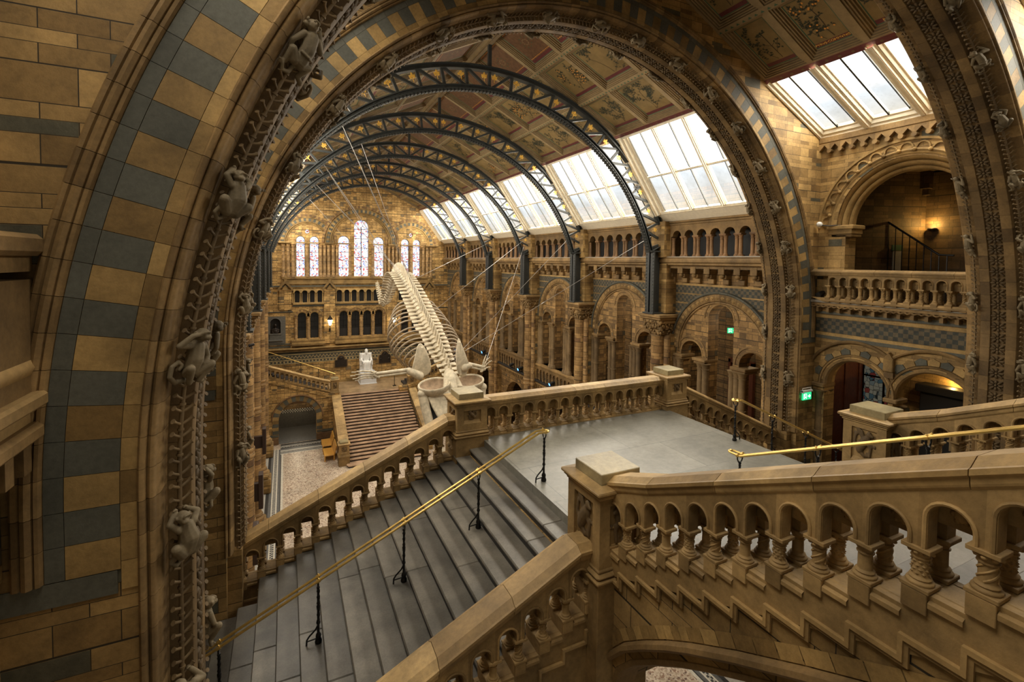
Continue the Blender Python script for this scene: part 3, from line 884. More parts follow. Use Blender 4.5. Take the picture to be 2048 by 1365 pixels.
    fr.build('frame', [M['white'], M['ochre']], root)
    bars.build('glazing_bar', M['steel'], root)
    pane.build('pane', M['sky2'] if bay else M['sky'], root)
    DAY.append(((T+B)*.5 + Vector((0, (y0+y1)/2, 0)) - en*.42, en.copy(), L-.3, H, 1.0 if not bay else .52))
    return root
names = ['nearest', 'second', 'third', 'fourth', 'fifth', 'farthest']
for sd, nm in ((1, 'right'), (-1, 'left')):
    for k in range(6):
        skylight(hall_edges[k]+.02, hall_edges[k+1]-.02, (5.66,20.06), (7.80,17.08), 3, 2, '%s sloping roof skylight on the %s slope of the hall' % (names[k], nm), sd, .5, (8.22,16.78))
    skylight(5.3, 9.25, (5.66,20.12), (8.24,18.88), 3, 1, 'sloping skylight over the stair landing bay, %s side' % nm, sd, .2, None, True)
    skylight(0.2, 4.15, (5.66,20.12), (8.24,18.88), 3, 1, 'sloping skylight over the bay before the nearest arch, %s side' % nm, sd, .2, None, True)
# ------------------------------------------------------------------ hall bays, piers, trusses
def colonnette(h, r, seg=12, cap_h=.12, base_h=.1, capw=1.6, ring=None):
    """column with base, shaft and flared capital, standing at z=0"""
    z1 = base_h; z2 = h-cap_h
    pr = [(0,0),(r*1.55,0),(r*1.55,base_h*.3),(r*1.45,base_h*.42),(r*1.3,base_h*.55),(r*1.32,base_h*.72),(r*1.12,base_h*.85),(r,z1)]
    if ring:
        for zr in ring: pr += [(r,zr-.03),(r*1.22,zr-.02),(r*1.22,zr+.02),(r,zr+.03)]
    pr += [(r*.96,z2-.02),(r*1.15,z2-.012),(r*1.15,z2+.012),(r*.98,z2+.02),(r*1.05,z2+cap_h*.3),(r*1.3,z2+cap_h*.6),(r*capw,z2+cap_h*.75),(0,z2+cap_h*.75)]
    return pr
def mini_arcade(mb, n, u0, u1, z0, zs, ztop, w0, w1, pm, mat=0, fill=True):
    """plate with n arched openings standing on colonnettes (plate starts at zs-0.05)"""
    wd = (u1-u0)/n; hw = wd*.36
    holes_poly = [(u0, ztop), (u0, zs-.02)]
    pts = [(u0, zs-.02)]
    for i in range(n):
        c = u0 + wd*(i+.5)
        pts += [(c-hw, zs-.02)] + [(c+hw*math.cos(PI-PI*k/8), zs+hw*math.sin(PI-PI*k/8)) for k in range(9)] + [(c+hw, zs-.02)]
    pts += [(u1, zs-.02), (u1, ztop), (u0, ztop)]
    mb.panel(pts, [], pm, w0, w1, mat)
RBAY = []
sideglow = M['stainmid']
def hall_bay(k, yc, half):
    """right-hand wall of one bay: gallery tracery, checker band, corbels, clerestory colonnade"""
    names = ['nearest','second','third','fourth','fifth','farthest']
    root = bpy.data.objects.new('wall_right', None); C.objects.link(root)
    root.location = (8.6, yc, 0); struct(root)
    root['label'] = '%s bay of the right hall wall, round-headed gallery openings under a big arch' % names[k]
    sc = half/3.05
    pm = lambda u, v, w: (w-8.6, u, v)
    cy = -.05
    # main wall
    mb = MB()
    holes = [arch_hole(cy, .59, 8.35, 12.85)[::-1], arch_hole(cy+1.59*sc, .56, 8.35, 11.27)[::-1], arch_hole(cy-1.59*sc, .56, 8.35, 11.27)[::-1], arch_hole(cy, 1.75*sc, .9, 4.45)[::-1]]
    mb.panel([(-half, 0), (half, 0), (half, 15.0), (-half, 15.0)], holes, pm, 8.6, 9.15, 0)
    mb.build('masonry', M['wallside'], root)
    # big arch ring
    mb = MB(); bl = MB(); dk = MB()
    zs = 11.45; R = 2.2*min(1, sc*1.02)
    def ring(m_, prof, n, mat=0, gap=.004, mats=None):
        for i in range(n):
            a0 = PI*i/n + gap/R; a1 = PI*(i+1)/n - gap/R
            fr = []
            for q in range(3):
                a = a0 + (a1-a0)*q/2
                fr.append(((0, cy, zs), (0, math.cos(a), math.sin(a)), (-1, 0, 0)))
            m_.sweep(prof, fr, True, True, mats[i % len(mats)] if mats else mat)
    ring(mb, [(R,-.1),(R,.02),(R+.03,.06),(R+.07,.05),(R+.09,.0),(R+.09,-.1)], 24)
    ring(mb, [(R+.1,-.1),(R+.1,.06),(R+.13,.08),(R+.34,.1),(R+.37,.1),(R+.37,-.1)], 28)
    ring(dk, [(R+.38,-.1),(R+.38,.13),(R+.42,.16),(R+.46,.14),(R+.48,.08),(R+.48,-.1)], 20)
    mb.build('arch_ring', M['blockdk'], root); dk.build('hood_moulding', M['slate'], root)
    # lozenge studs on the ring
    st = MB()
    for i in range(28):
        a = PI*(i+.5)/28
        c = Vector((-.1, cy+math.cos(a)*(R+.24), zs+math.sin(a)*(R+.24)))
        e1 = Vector((0, math.cos(a), math.sin(a))); e2 = Vector((0, -math.sin(a), math.cos(a)))
        v = [c+e1*.08, c+e2*.1, c-e1*.08, c-e2*.1, c+Vector((-.035,0,0))]
        st.add([tuple(q) for q in v], [(0,1,4),(1,2,4),(2,3,4),(3,0,4)], 0, .5)
    st.build('diamond_studs', M['block'], root)
    # hoods and jamb rolls over the three lights
    mb = MB()
    for c, hw, z in ((cy,.59,12.85),(cy+1.59*sc,.56,11.27),(cy-1.59*sc,.56,11.27)):
        fr = [((0, c, z), (0, math.cos(PI*q/16), math.sin(PI*q/16)), (-1,0,0)) for q in range(17)]
        mb.sweep([(hw,-.02),(hw,.01),(hw+.05,.02),(hw+.07,-.02)], fr, True, True, 0)
        mb.sweep([(hw+.16,-.02),(hw+.17,.025),(hw+.23,.025),(hw+.24,-.02)], fr, True, True, 0)
    for u in (cy-.80*sc-.2, cy+.80*sc+.2, cy-2.15*sc-.12, cy+2.15*sc+.12):
        wd = .34 if abs(u-cy) < 1.3 else .26
        mb.box(-.16, .6, u-wd, u+wd, 11.08, 11.2, 0, None, .02); mb.box(-.10, .55, u-wd+.06, u+wd-.06, 10.98, 11.08, 0)
    mb.box(-.28, .55, -half, half, 8.22, 8.35, 0, None, .02)       # sill
    mb.box(-.35, .3, -half, half, 7.16, 7.28, 1, None, .02)         # ledge
    mb.box(-.2, .1, -half, half, 6.95, 7.16, 0); mb.box(-.08,.1,-half,half,6.6,6.72,0)
    for q in range(22):
        u = -half + (q+.5)*2*half/22
        mb.box(-.16, 0, u-.07, u+.07, 6.72, 6.95, 0)
    mb.build('string_courses', [M['blockdk'], M['black']], root)
    # gallery columns in front of the piers between the lights
    pr = colonnette(2.75, .13, 10, .3, .25, 1.55, ring=(1.25,))
    cm = MB(); cm.lathe(pr, 12); cmesh = cm.build('gallery_column', M['carve'], root, (-.03, cy-.92*sc, 8.35))
    for u in (cy-1.2*sc+.03, cy+.72*sc, cy+1.0*sc, cy-.68*sc, cy-2.22*sc, cy+2.24*sc, cy+2.5*sc, cy-2.5*sc):
        inst(cmesh, 'gallery_column', root, (-.03, u, 8.35))
    for u in (cy-.95*sc, cy+.95*sc): inst(cmesh, 'gallery_column', root, (.25, u, 8.35))
    # low blind arcade under the sill
    mb = MB(); mini_arcade(mb, 12, -half+.5, half-.5, 7.28, 7.85, 8.22, 8.4, 8.5, pm)
    for i in range(13):
        u = -half+.5 + i*(2*half-1)/12
        M0 = Matrix.Translation((-.15, u, 7.28)); mb.M = M0; mb.lathe(colonnette(.57, .04, 8, .08, .06), 8); mb.M = None
    mb.box(-.1, 0, -half+.45, half-.45, 7.28, 8.2, 1)
    mb.build('blind_arcade', [M['blockdk'], M['walldark']], root)
    # checker spandrel
    mb = MB()
    arc = [(cy+(R+.42)*math.cos(PI*i/24), zs+(R+.42)*math.sin(PI*i/24)) for i in range(25)]
    arc = [p for p in arc if p[1] > 12.3]
    mb.panel([(-half, 12.3), (-half, 14.2), (half, 14.2), (half, 12.3)] + arc, [], pm, 8.57, 8.6, 0, back=False)
    mb.build('checker_band', M['check'], root)
    mb = MB()
    for z, h in ((12.5,.07),(12.95,.06),(13.35,.06),(13.75,.05)):
        rr = R+.46; dz = z-zs
        hu = math.sqrt(rr*rr-dz*dz) if dz < rr else 0
        for a, b in ((-half, cy-hu), (cy+hu, half)):
            if b-a > .05: mb.box(-.035, 0, a, b, z, z+h)
    mb.box(-.05, 0, -half, half, 14.12, 14.2)
    mb.build('buff_stripes', M['block'], root)
    # corbel table
    mb = MB(); n = 8
    for i in range(n):
        u = -half + (i+.5)*2*half/n; hw = .14
        mb.box(-.42, 0, u-hw, u+hw, 14.62, 14.9, 0, None, .015); mb.box(-.30, 0, u-hw, u+hw, 14.45, 14.62, 0, None, .02); mb.box(-.16, 0, u-hw, u+hw, 14.24, 14.45, 0, None, .02)
        mb.ball((-.33, u, 14.55), (.09,.11,.08), 8, 5)
    wd = 2*half/n
    pts = []
    for i in range(n+1):
        c = -half + wd*i
        lo, hi = max(-half, c-wd/2+.14), min(half, c+wd/2-.14)
        pts += [(lo, 14.62)] + [(min(half, max(-half, c+(wd/2-.14)*math.cos(PI-PI*q/8))), 14.62+.2*math.sin(PI-PI*q/8)) for q in range(1,8)] + [(hi, 14.62)]
    mb.panel(pts + [(half, 14.95), (-half, 14.95)], [], pm, 8.2, 8.6, 0)
    mb.build('corbel_table', M['blockdk'], root)
    # cornice, shelf
    mb = MB()
    mb.box(-.55, .3, -half, half, 14.95, 15.05, 0, None, .02); mb.box(-.62, .3, -half, half, 15.05, 15.2, 0, None, .03); mb.box(-.58,.3,-half,half,15.2,15.28,0)
    mb.box(-.55, -.2, -half+.55, half-.4, 15.28, 15.31, 1)
    mb.build('cornice', [M['blockdk'], M['shelf']], root)
    # clerestory
    mb = MB(); n = 7
    mini_arcade(mb, n, -half+.45, half-.45, 15.3, 16.16, 16.8, 8.22, 8.5, pm)
    for a, b in ((-half, -half+.45), (half-.45, half)): mb.box(-.38, .4, a, b, 15.28, 16.8)
    mb.box(-.46, .2, -half, half, 16.72, 16.80, 0, None, .015)
    mb.box(-.43, -.1, -half, half, 16.62, 16.70, 0, None, .015)
    mb.build('clerestory_arcade', M['blockdk'], root)
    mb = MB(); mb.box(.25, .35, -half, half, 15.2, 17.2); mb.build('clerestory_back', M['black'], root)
    mb = MB(); mb.lathe(colonnette(.84, .07, 10, .16, .12, 1.55), 12)
    wd = (2*half-.9)/n; first = None
    for i in range(n+1):
        u = -half+.45 + i*wd
        offs = (-.085, .085) if 0 < i < n else ((.06,) if i == 0 else (-.06,))
        for du in offs:
            if first is None: first = mb.build('clerestory_column', M['redcol'], root, (-.28, u+du, 15.30))
            else: inst(first, 'clerestory_column', root, (-.28, u+du, 15.30))
    mb = MB()
    for i in range(1, n):
        u = -half+.45+i*wd
        mb.box(-.39, -.1, u-.16, u+.16, 16.09, 16.16, 0, None, .012); mb.box(-.37, -.12, u-.15, u+.15, 15.29, 15.36, 0)
    mb.build('column_blocks', M['redcol'], root)
    RBAY.append(root)
    return root
for k in range(6):
    a, b = hall_edges[k], hall_edges[k+1]
    hall_bay(k, (a+b)/2, (b-a)/2)
# mirrored plain left wall (mostly hidden behind the arches)
for k in range(6):
    a, b = hall_edges[k], hall_edges[k+1]; yc, half = (a+b)/2, (b-a)/2; sc = half/3.05
    mb = MB(); pm = lambda u, v, w: (w, u+yc, v)
    holes = [arch_hole(-.05, .59, 8.35, 12.85)[::-1], arch_hole(1.54*sc, .56, 8.35, 11.27)[::-1], arch_hole(-1.64*sc, .56, 8.35, 11.27)[::-1], arch_hole(-.05, 1.75*sc, .9, 4.45)[::-1]]
    mb.panel([(-half, 0), (half, 0), (half, 16.8), (-half, 16.8)], holes, pm, -8.6, -9.15, 0)
    mb.box(-8.6, -8.05, a, b, 14.95, 15.28); mb.box(-8.6, -8.25, a, b, 7.1, 7.3); mb.box(-8.6,-8.15,a,b,16.6,16.85)
    struct(mb.build('wall_left', M['wall']))

# aisles behind: floors, outer walls, windows
mb = MB()
for sg in (-1, 1):
    mb.box(sg*8.7, sg*13.0, 10.4, 47.5, 7.15, 7.4); mb.box(sg*8.7, sg*13.0, 10.4, 47.5, 14.6, 14.8)
    mb.box(sg*12.9, sg*13.2, 4, 47.5, 0, 19)
    mb.box(sg*8.75, sg*13.0, 10.2, 10.42, 0, 15); mb.box(sg*8.75, sg*13.0, 47.3, 47.5, 0, 15)
    for y in (15.9, 22.0, 28.1, 34.2, 40.3): mb.box(sg*9.15, sg*10.3, y-.35, y+.35, 7.4, 14.6); 
    for y in (15.9, 22.0, 28.1, 34.2, 40.3): mb.box(sg*9.15, sg*13, y-.25, y+.25, 0, 7.2)
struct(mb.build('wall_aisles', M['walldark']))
mb = MB()
for y in (17.95, 23.3, 28.6, 34.6, 40.2): pass
WN[0] += 1
for i, (y, w, z0, z1, mt, nm) in enumerate([(17.9,.32,8.2,10.8,'staindk','dim teal leaded window glimpsed through the small left light of the nearest hall bay'),
        (23.15,.30,7.9,11.5,'stainmid','tall bright leaded window seen through the tall light of the second hall bay'),
        (20.3,.16,7.9,9.8,'stainmid','narrow leaded window strip behind the right small light of the second hall bay')]):
    WN[0] += 1
    r = bpy.data.objects.new('window_%d' % WN[0], None); C.objects.link(r); r.location = (12.88, y, z0); tag(r, nm, 'window', None, 'structure')
    mb = MB(); pts = arch_hole(0, w, 0, z1-z0)
    mb.panel(pts, [], lambda u, v, ww: (ww, u, v), -.03, 0, 0); mb.build('pane', M[mt], r)
    mb = MB()
    for q in range(1, 6): mb.box(-.06, -.03, -w, w, (z1-z0)*q/6-.015, (z1-z0)*q/6+.015)
    mb.box(-.06,-.03,-.012,.012,0,z1-z0+w); mb.tube([(-.045,p[0],p[1]) for p in pts], .025, 4, loop=True); mb.build('glazing_bar', M['iron'], r)

# piers with clustered shafts
def pier(y, sg, k):
    root = bpy.data.objects.new('wall_pier', None); C.objects.link(root); struct(root); root.location = (sg*8.6, y, 0)
    mb = MB()
    S = lambda a: -sg*a     # a = distance out of the wall towards the hall
    mb.box(S(-.3), S(.60), -.46, .46, 12.9, 15.0); mb.box(S(-.3), S(.40), -.5, .5, 1.2, 12.0)
    mb.box(S(.3), S(.7), -.40, .40, 15.28, 16.8)
    mb.box(S(-.2), S(1.12), -.62, .62, 0, .9, 0, None, .05); mb.box(S(-.2), S(1.02), -.54, .54, .9, 1.2, 0, None, .08)
    mb.build('pier_core', M['wall'], root)
    mb = MB()
    def shaft(x, u, r):
        pr = [(0,1.15),(r*1.5,1.15),(r*1.5,1.28),(r*1.35,1.38),(r*1.2,1.42),(r*1.25,1.5),(r,1.6)]
        for zr in (6.95, 7.2): pr += [(r,zr-.1),(r*1.12,zr-.06),(r*1.16,zr),(r*1.12,zr+.06),(r,zr+.1)]
        pr += [(r,11.85),(r*1.1,11.9),(r,11.95),(0,11.96)]
        mb.lathe(pr, 20 if r > .2 else 12, (S(x), u, 0))
    shaft(.52, 0, .30); shaft(.40, .40, .14); shaft(.40, -.40, .14)
    mb.build('clustered_shafts', M['shaft'], root)
    mb = MB()
    # flared capital with leaf lumps, moulded abacus
    for i, (z0, z1, a) in enumerate([(11.95,12.2,.78),(12.2,12.45,.86),(12.45,12.62,.95)]):
        mb.box(S(-.1), S(a), -.42-.08*i, .42+.08*i, z0, z1, 0, None, .04)
    for q in range(60):
        u = random.uniform(-.55, .55); z = random.uniform(12.0, 12.6); f = (z-11.95)/.67
        mb.ball((S(.78+.18*f), u*(.75+.25*f), z), (.05,.055,.06), 6, 4)
    for q in range(30):
        a = random.uniform(.0, .9); z = random.uniform(12.0, 12.6); f = (z-11.95)/.67
        for e in (-1, 1): mb.ball((S(a), e*(.42+.16*f), z), (.055,.05,.06), 6, 4)
    mb.box(S(-.1), S(1.06), -.64, .64, 12.62, 12.72, 0, None, .03); mb.box(S(-.1), S(1.12), -.70, .70, 12.72, 12.86, 0, None, .02)
    mb.build('carved_capital', M['blockdk'], root)
    return root
for k in range(5):
    y = 15.9+6.1*k
    for sg in (-1, 1): pier(y, sg, k)

# ---- iron roof trusses
def truss_mesh():
    parts = {}
    CL, RL, CU, RU = 13.3, 7.8, 13.0, 8.8
    def pl(a): return Vector((math.cos(a)*RL, 0, CL+math.sin(a)*RL))
    def pu(a): return Vector((math.cos(a)*RU, 0, CU+math.sin(a)*RU))
    a0 = math.asin(2.2/7.8); b0 = math.asin((16.1-13.0)/8.8)
    for nm, f, s0, w, h in (('lower_chord', pl, a0, .13, .075), ('upper_chord', pu, b0, .12, .09)):
        mb = MB(); fr = []
        n = 72
        for i in range(n+1):
            a = s0 + (PI-2*s0)*i/n
            p = f(a); c = Vector((0,0,CL if f is pl else CU)); e = (p-c).normalized()
            fr.append((p, (0,1,0), e))
        mb.sweep([(-w,-h),(w,-h),(w,-h+.03),(.03,-h+.03),(.03,h-.03),(w,h-.03),(w,h),(-w,h),(-w,h-.03),(-.03,h-.03),(-.03,-h+.03),(-w,-h+.03)], fr, True, True, 0, .5, False)
        if f is pl:   # dentil edge
            for i in range(150):
                a = s0 + (PI-2*s0)*(i+.5)/150; p = f(a); e = (p-Vector((0,0,CL))).normalized(); t = Vector((-e.z,0,e.x))
                q = p - e*(h+.03)
                mb.add([tuple(q+t*sx*.045+Vector((0,sy*.1,0))+e*sz*.03) for sz in (-1,1) for sx,sy in ((-1,-1),(1,-1),(1,1),(-1,1))], [(0,1,2,3),(4,5,6,7),(0,1,5,4),(1,2,6,5),(2,3,7,6),(3,0,4,7)], 0, .5)
        parts[nm] = mb
    nseg = 24
    A = [a0+.02 + (PI-2*a0-.04)*i/nseg for i in range(nseg+1)]
    web = MB(); orn = []
    def uppt(a):   # point on upper chord with the same world angle seen from lower centre
        d = Vector((math.cos(a), 0, math.sin(a))); o = Vector((0,0,CL-CU))
        b = d.dot(o); c = o.dot(o)-RU*RU
        t = -b+math.sqrt(b*b-c)
        return Vector((0,0,CL)) + d*t
    def bar(p, q, w=.045):
        d = (q-p).normalized(); n = d.cross(Vector((0,1,0)))
        v = [tuple(P+n*sx*w+Vector((0,sy*.05,0))) for P in (p,q) for sx,sy in ((-1,-1),(1,-1),(1,1),(-1,1))]
        web.add(v, [(0,1,5,4),(1,2,6,5),(2,3,7,6),(3,0,4,7)], 0, .5)
    for i in range(nseg):
        p0, p1 = pl(A[i]), pl(A[i+1]); u0, u1 = uppt(A[i]), uppt(A[i+1])
        am = (A[i]+A[i+1])/2
        # N then V pattern like the photo: radial posts with a diagonal in each panel
        bar(p0, u0); 
        if i < nseg/2: bar(u0, p1); tri = (p1*.40+u1*.38+u0*.22, am, 1)
        else: bar(p0, u1); tri = (p0*.40+u0*.38+u1*.22, am, -1)
        orn.append(tri)
    bar(pl(A[-1]), uppt(A[-1]))
    parts['lattice'] = web
    # gilded leaf spray, local x right, z up
    lf = MB()
    for a, l in ((90,.26),(40,.20),(140,.20),(5,.15),(175,.15)):
        a = math.radians(a); c, s = math.cos(a), math.sin(a); n = (-s, c)
        pts = [(.03*c,.03*s),(l*.35*c+n[0]*.055,l*.35*s+n[1]*.055),(l*.7*c+n[0]*.05,l*.7*s+n[1]*.05),(l*c,l*s),(l*.7*c-n[0]*.05,l*.7*s-n[1]*.05),(l*.35*c-n[0]*.055,l*.35*s-n[1]*.055)]
        lf.panel(pts, [], lambda u, v, w: (u, w, v), -.012, .012, 0, tint=.5)
    lf.panel([(-.012,-.2),(.012,-.2),(.012,.05),(-.012,.05)], [], lambda u, v, w: (u, w, v), -.01, .01, 0, tint=.5)
    fl = MB()
    for cx, cz, r in ((0,.14,.07),(-.11,.05,.065),(.11,.05,.065),(0,-.02,.05)):
        fl.panel([(cx+r*math.cos(t*PI/5), cz+r*math.sin(t*PI/5)) for t in range(10)], [], lambda u, v, w: (u, w, v), -.012, .012, 0, tint=.5)
    fl.panel([(-.014,-.22),(.014,-.22),(.014,.14),(-.014,.14)], [], lambda u, v, w: (u, w, v), -.008, .008, 0, tint=.5)
    fl.panel([(-.11,.04),(.0,-.1),(.11,.04),(.0,-.07)], [], lambda u, v, w: (u, w, v), -.007, .007, 0, tint=.5)
    # foot: riveted box leg
    ft = MB()
    ft.box(7.50, 7.56, -.26, .26, 12.9, 15.55, 0, .5); ft.box(8.22, 8.28, -.2, .2, 12.9, 16.2, 0, .5); ft.box(7.5, 8.28, -.04, .04, 12.9, 15.7, 0, .5)
    ft.box(7.42, 8.34, -.32, .32, 12.86, 12.92, 0, .5); ft.box(7.40, 8.4, -.2, .2, 15.5, 15.56, 0, .5)
    ft.add([(7.5,-.18,15.55),(8.25,-.18,15.9),(8.25,.18,15.9),(7.5,.18,15.55)], [(0,1,2,3)], 0, .5)
    for i in range(18):
        z = 13.0+i*.14
        for y in (-.2, .2): ft.ball((7.49, y, z), .022, 6, 4, 0, .5)
        for y in (-.05, .05):
            for x in (7.62, 8.16): ft.ball((x, y, z), .022, 6, 4, 0, .5)
    kp = MB(); kp.box(-.06, .06, -.06, .06, 21.85, 22.72, 0, .5); kp.box(-.14,.14,-.1,.1,22.6,22.75,0,.5)
    # small stays up to the ceiling at the skylight edge
    kp = MB().box(-.06, .06, -.06, .06, 21.85, 22.66, 0, .5)
    return parts, orn, lf, fl, ft, kp
_parts, _orn, _lf, _fl, _ft, _kp = truss_mesh()
first = None
tl = ['nearest', 'second', 'third', 'fourth', 'farthest']
for k in range(5):
    y = 15.9+6.1*k
    lab = '%s curved iron lattice roof truss with gilded leaves across the hall' % tl[k]
    if first is None:
        root = thing('iron_roof_truss', lab, 'roof truss', (0, y, 12.86), 0, 'iron roof trusses'); first = root
        inv = Matrix.Translation((0,0,-12.86))
        for nm, mb in _parts.items(): mb.build(nm, M['steel'], root).matrix_basis = inv
        o = _ft.build('truss_foot', M['steel'], root); o.matrix_basis = inv
        inst(o, 'truss_foot', root, M=inv @ Matrix.Diagonal((-1,1,1,1)))
        _kp.build('king_post', M['steel'], root).matrix_basis = inv
        a_ = b_ = None
        for i, (p, a, sd) in enumerate(_orn):
            rot = Matrix.Rotation(-(a-PI/2), 4, 'Y')
            sc = .55 if i in (0, 1, 22, 23) else .70
            Mx = inv @ Matrix.Translation(p) @ rot @ Matrix.Diagonal((sc,1,sc,1))
            src = _fl if i % 3 == 1 else _lf
            if i % 3 == 1:
                if b_ is None: b_ = src.build('gilded_leaf', M['gold'], root); b_.matrix_basis = Mx
                else: inst(b_, 'gilded_leaf', root, M=Mx)
            else:
                if a_ is None: a_ = src.build('gilded_leaf', M['gold'], root); a_.matrix_basis = Mx
                else: inst(a_, 'gilded_leaf', root, M=Mx)
    else: copy_tree(first, (0, y, 12.86), None, lab)

# ---- right and left walls of the landing bay
def bay_side(sg):
    root = bpy.data.objects.new('wall_right' if sg > 0 else 'wall_left', None); C.objects.link(root); struct(root)
    root.location = (sg*8.25, 7.27, 0)
    pm = lambda u, v, w: (sg*w, u, v)
    mb = MB(); half = 1.98
    gal = [(-1.55, 14.0)] + [(-.29+1.62*math.cos(PI-PI*i/24), 16.1+1.68*math.sin(PI-PI*i/24)) for i in range(25)]
    gal = [(-1.7, 14.0), (-1.7, 15.9), (-1.97, 15.9)] + [(-.25+1.72*math.cos(PI-PI*i/32), 16.15+1.78*math.sin(PI-PI*i/32)) for i in range(33)] + [(1.47, 15.9), (1.2, 15.9), (1.2, 14.0)]
    tw = [arch_hole(.80, .85, 7.4, 11.42), arch_hole(-1.04, .87, 7.4, 11.45)]
    mb.panel([(-half, 0), (half, 0), (half, 18.85), (-half, 18.85)], [gal[::-1]] + [t[::-1] for t in tw], pm, 0, .5, 0)
    mb.build('masonry', M['wall'], root)
    # gallery arch mouldings
    c, z = -.25, 16.15
    mb = MB(); fr = lambda n, w=0: [((sg*w, c, z), (0, math.cos(PI*q/n), math.sin(PI*q/n)), (-sg, 0, 0)) for q in range(n+1)]
    
    mb.sweep([(1.46,-.5),(1.46,-.34),(1.49,-.30),(1.53,-.28),(1.56,-.33),(1.57,-.22),(1.61,-.17),(1.66,-.16),(1.69,-.22),(1.70,-.10),(1.74,-.04),(1.80,-.02),(1.83,.02),(1.87,.03),(1.88,-.02),(1.88,-.5)], fr(40), True, True, 0, split=60)
    mb.sweep([(1.86,-.02),(1.88,.03),(1.92,.05),(1.96,.03),(1.98,-.02)], fr(40), True, True, 0)
    mb.sweep([(2.17,-.02),(2.18,.05),(2.24,.05),(2.25,-.02)], fr(40), True, True, 0)
    for i in range(17):
        a = PI*(i+.5)/17; r0 = 2.07
        e = Vector((0, math.cos(a), math.sin(a))); t = Vector((0, -math.sin(a), math.cos(a))); n_ = Vector((-sg,0,0))
        f2 = []
        for q in range(9):
            b = PI*q/8; f2.append((Vector((0,c,z)) + e*1.98, t*math.cos(b) + e*math.sin(b), n_))
        mb.sweep([(.13,-.02),(.13,.045),(.165,.045),(.165,-.02)], f2, True, True, 0)
        p = Vector((0,c,z)) + e*1.92 + n_*.055 + t*(PI*.06)
        mb.ball(tuple(p), .055, 8, 5)
    mb.build('scalloped_arch', M['block'], root)
    mb = MB()
    for u0, u1 in ((1.02, 1.72), (-1.98, -1.5)):
        mb.box(0-sg*.08, sg*.55, u0-.05, u1, 16.08, 16.2, 0, None, .02); mb.box(-sg*.04, sg*.5, u0, u1-.05, 15.95, 16.08, 0); mb.box(0, sg*.5, u0+.02, u1-.1, 15.85, 15.95, 0, None, .02)
    mb.build('impost', M['block'], root)
    # zigzag cornice under the skylight
    mb = MB(); mb.box(-sg*.16, 0, -half, half, 18.68, 18.86, 0, None, .02)
    n = 13
    for i in range(n):
        u = -half + (i+.5)*2*half/n; w = half/n
        mb.panel([(u-w,18.68),(u-w,18.45),(u,18.62),(u+w,18.45),(u+w,18.68)], [], lambda a, b, q: (-sg*q, a, b), .02, .14, 0)
        mb.tube([(-sg*.0,u-w,18.44),(-sg*.16,u-w,18.44)], .065, 10)
        for q in range(4): mb.ball((-sg*.145, u+.035*math.cos(q*PI/2), 18.745+.035*math.sin(q*PI/2)), .02, 6, 4)
    mb.build('zigzag_cornice', M['blockdk'], root)
    # bands below the balcony
    mb = MB(); mb.box(-sg*.30, 0, -half, half, 13.90, 13.98, 0, None, .015); mb.box(-sg*.26, .0, -half, half, 13.82, 13.90, 1)
    for i in range(26):
        u = -half+(i+.5)*2*half/26; mb.tube([(-sg*.24,u-.07,13.80),(-sg*.27,u,13.77),(-sg*.24,u+.07,13.80)], .025, 6, 1)
    for i in range(13):
        u = -half+(i+.5)*2*half/13
        mb.box(-sg*.20, 0, u-.04, u+.04, 13.62, 13.80, 1); mb.box(-sg*.12, 0, u-.11, u+.11, 13.72, 13.80, 1)
    mb.box(-sg*.05, 0, -half, half, 13.55, 13.62, 2)
    mb.build('balcony_cornice', [M['shelf'], M['blockdk'], M['slate']], root)
    mb = MB(); mb.panel([(-half,13.0),(half,13.0),(half,13.42),(-half,13.42)], [], pm, -.012, 0, 0, back=False); mb.build('checker_band', M['check'], root)
    mb = MB(); mb.box(-sg*.02, 0, -half, half, 13.43, 13.52, 0); mb.box(-sg*.02, 0, -half, half, 12.90, 12.99, 0); mb.box(-sg*.02, 0, -half, half, 12.80, 12.90, 1)
    mb.build('buff_stripes', [M['block'], M['slate']], root)
    # twin arches
    mb = MB()
    for cu, hw, zs in ((.80,.85,11.42),(-1.04,.87,11.45)):
        def fr2(n, a0=0, a1=PI): return [((0, cu, zs), (0, math.cos(a0+(a1-a0)*q/n), math.sin(a0+(a1-a0)*q/n)), (-sg,0,0)) for q in range(n+1)]
        mb.sweep([(hw-.04,-.3),(hw-.04,-.05),(hw,.0),(hw+.05,.01),(hw+.09,-.03),(hw+.09,-.3)], fr2(28), True, True, 0)
        mb.sweep([(hw+.10,-.05),(hw+.11,.03),(hw+.15,.04),(hw+.17,.0),(hw+.17,-.05)], fr2(28), True, True, 0)
        for i in range(13):
            a0, a1 = PI*i/13+.01, PI*(i+1)/13-.01
            r0, r1 = hw+.18, hw+.36; am = (a0+a1)/2
            q = [(cu+r*math.cos(a), zs+r*math.sin(a)) for r, a in ((r0,a0),(r1-.06,a0),(r1,am),(r1-.06,a1),(r0,a1))]
            if all((p[0] > -.115) == (cu > 0) for p in q): mb.panel(q, [], pm, -.03, 0, 1 if i % 2 else 2)
        mb.sweep([(hw+.50,-.02),(hw+.50,.08),(hw+.54,.10),(hw+.58,.06),(hw+.58,-.02)], fr2(24, .25 if cu > 0 else .88, PI-.88 if cu > 0 else PI-.25), True, True, 0)
    mb.box(-sg*.14, 0, -.20, .04, 12.15, 12.5, 2, None, .02); mb.panel([(-.2,12.5),(.04,12.5),(-.08,12.68)], [], pm, -.13, 0, 2); mb.box(-sg*.09,0,-.19,.03,11.98,12.15,0)
    for u in (-.115,):
        mb.box(-sg*.06, sg*.5, u-.17, u+.17, 11.3, 11.42, 0, None, .02)
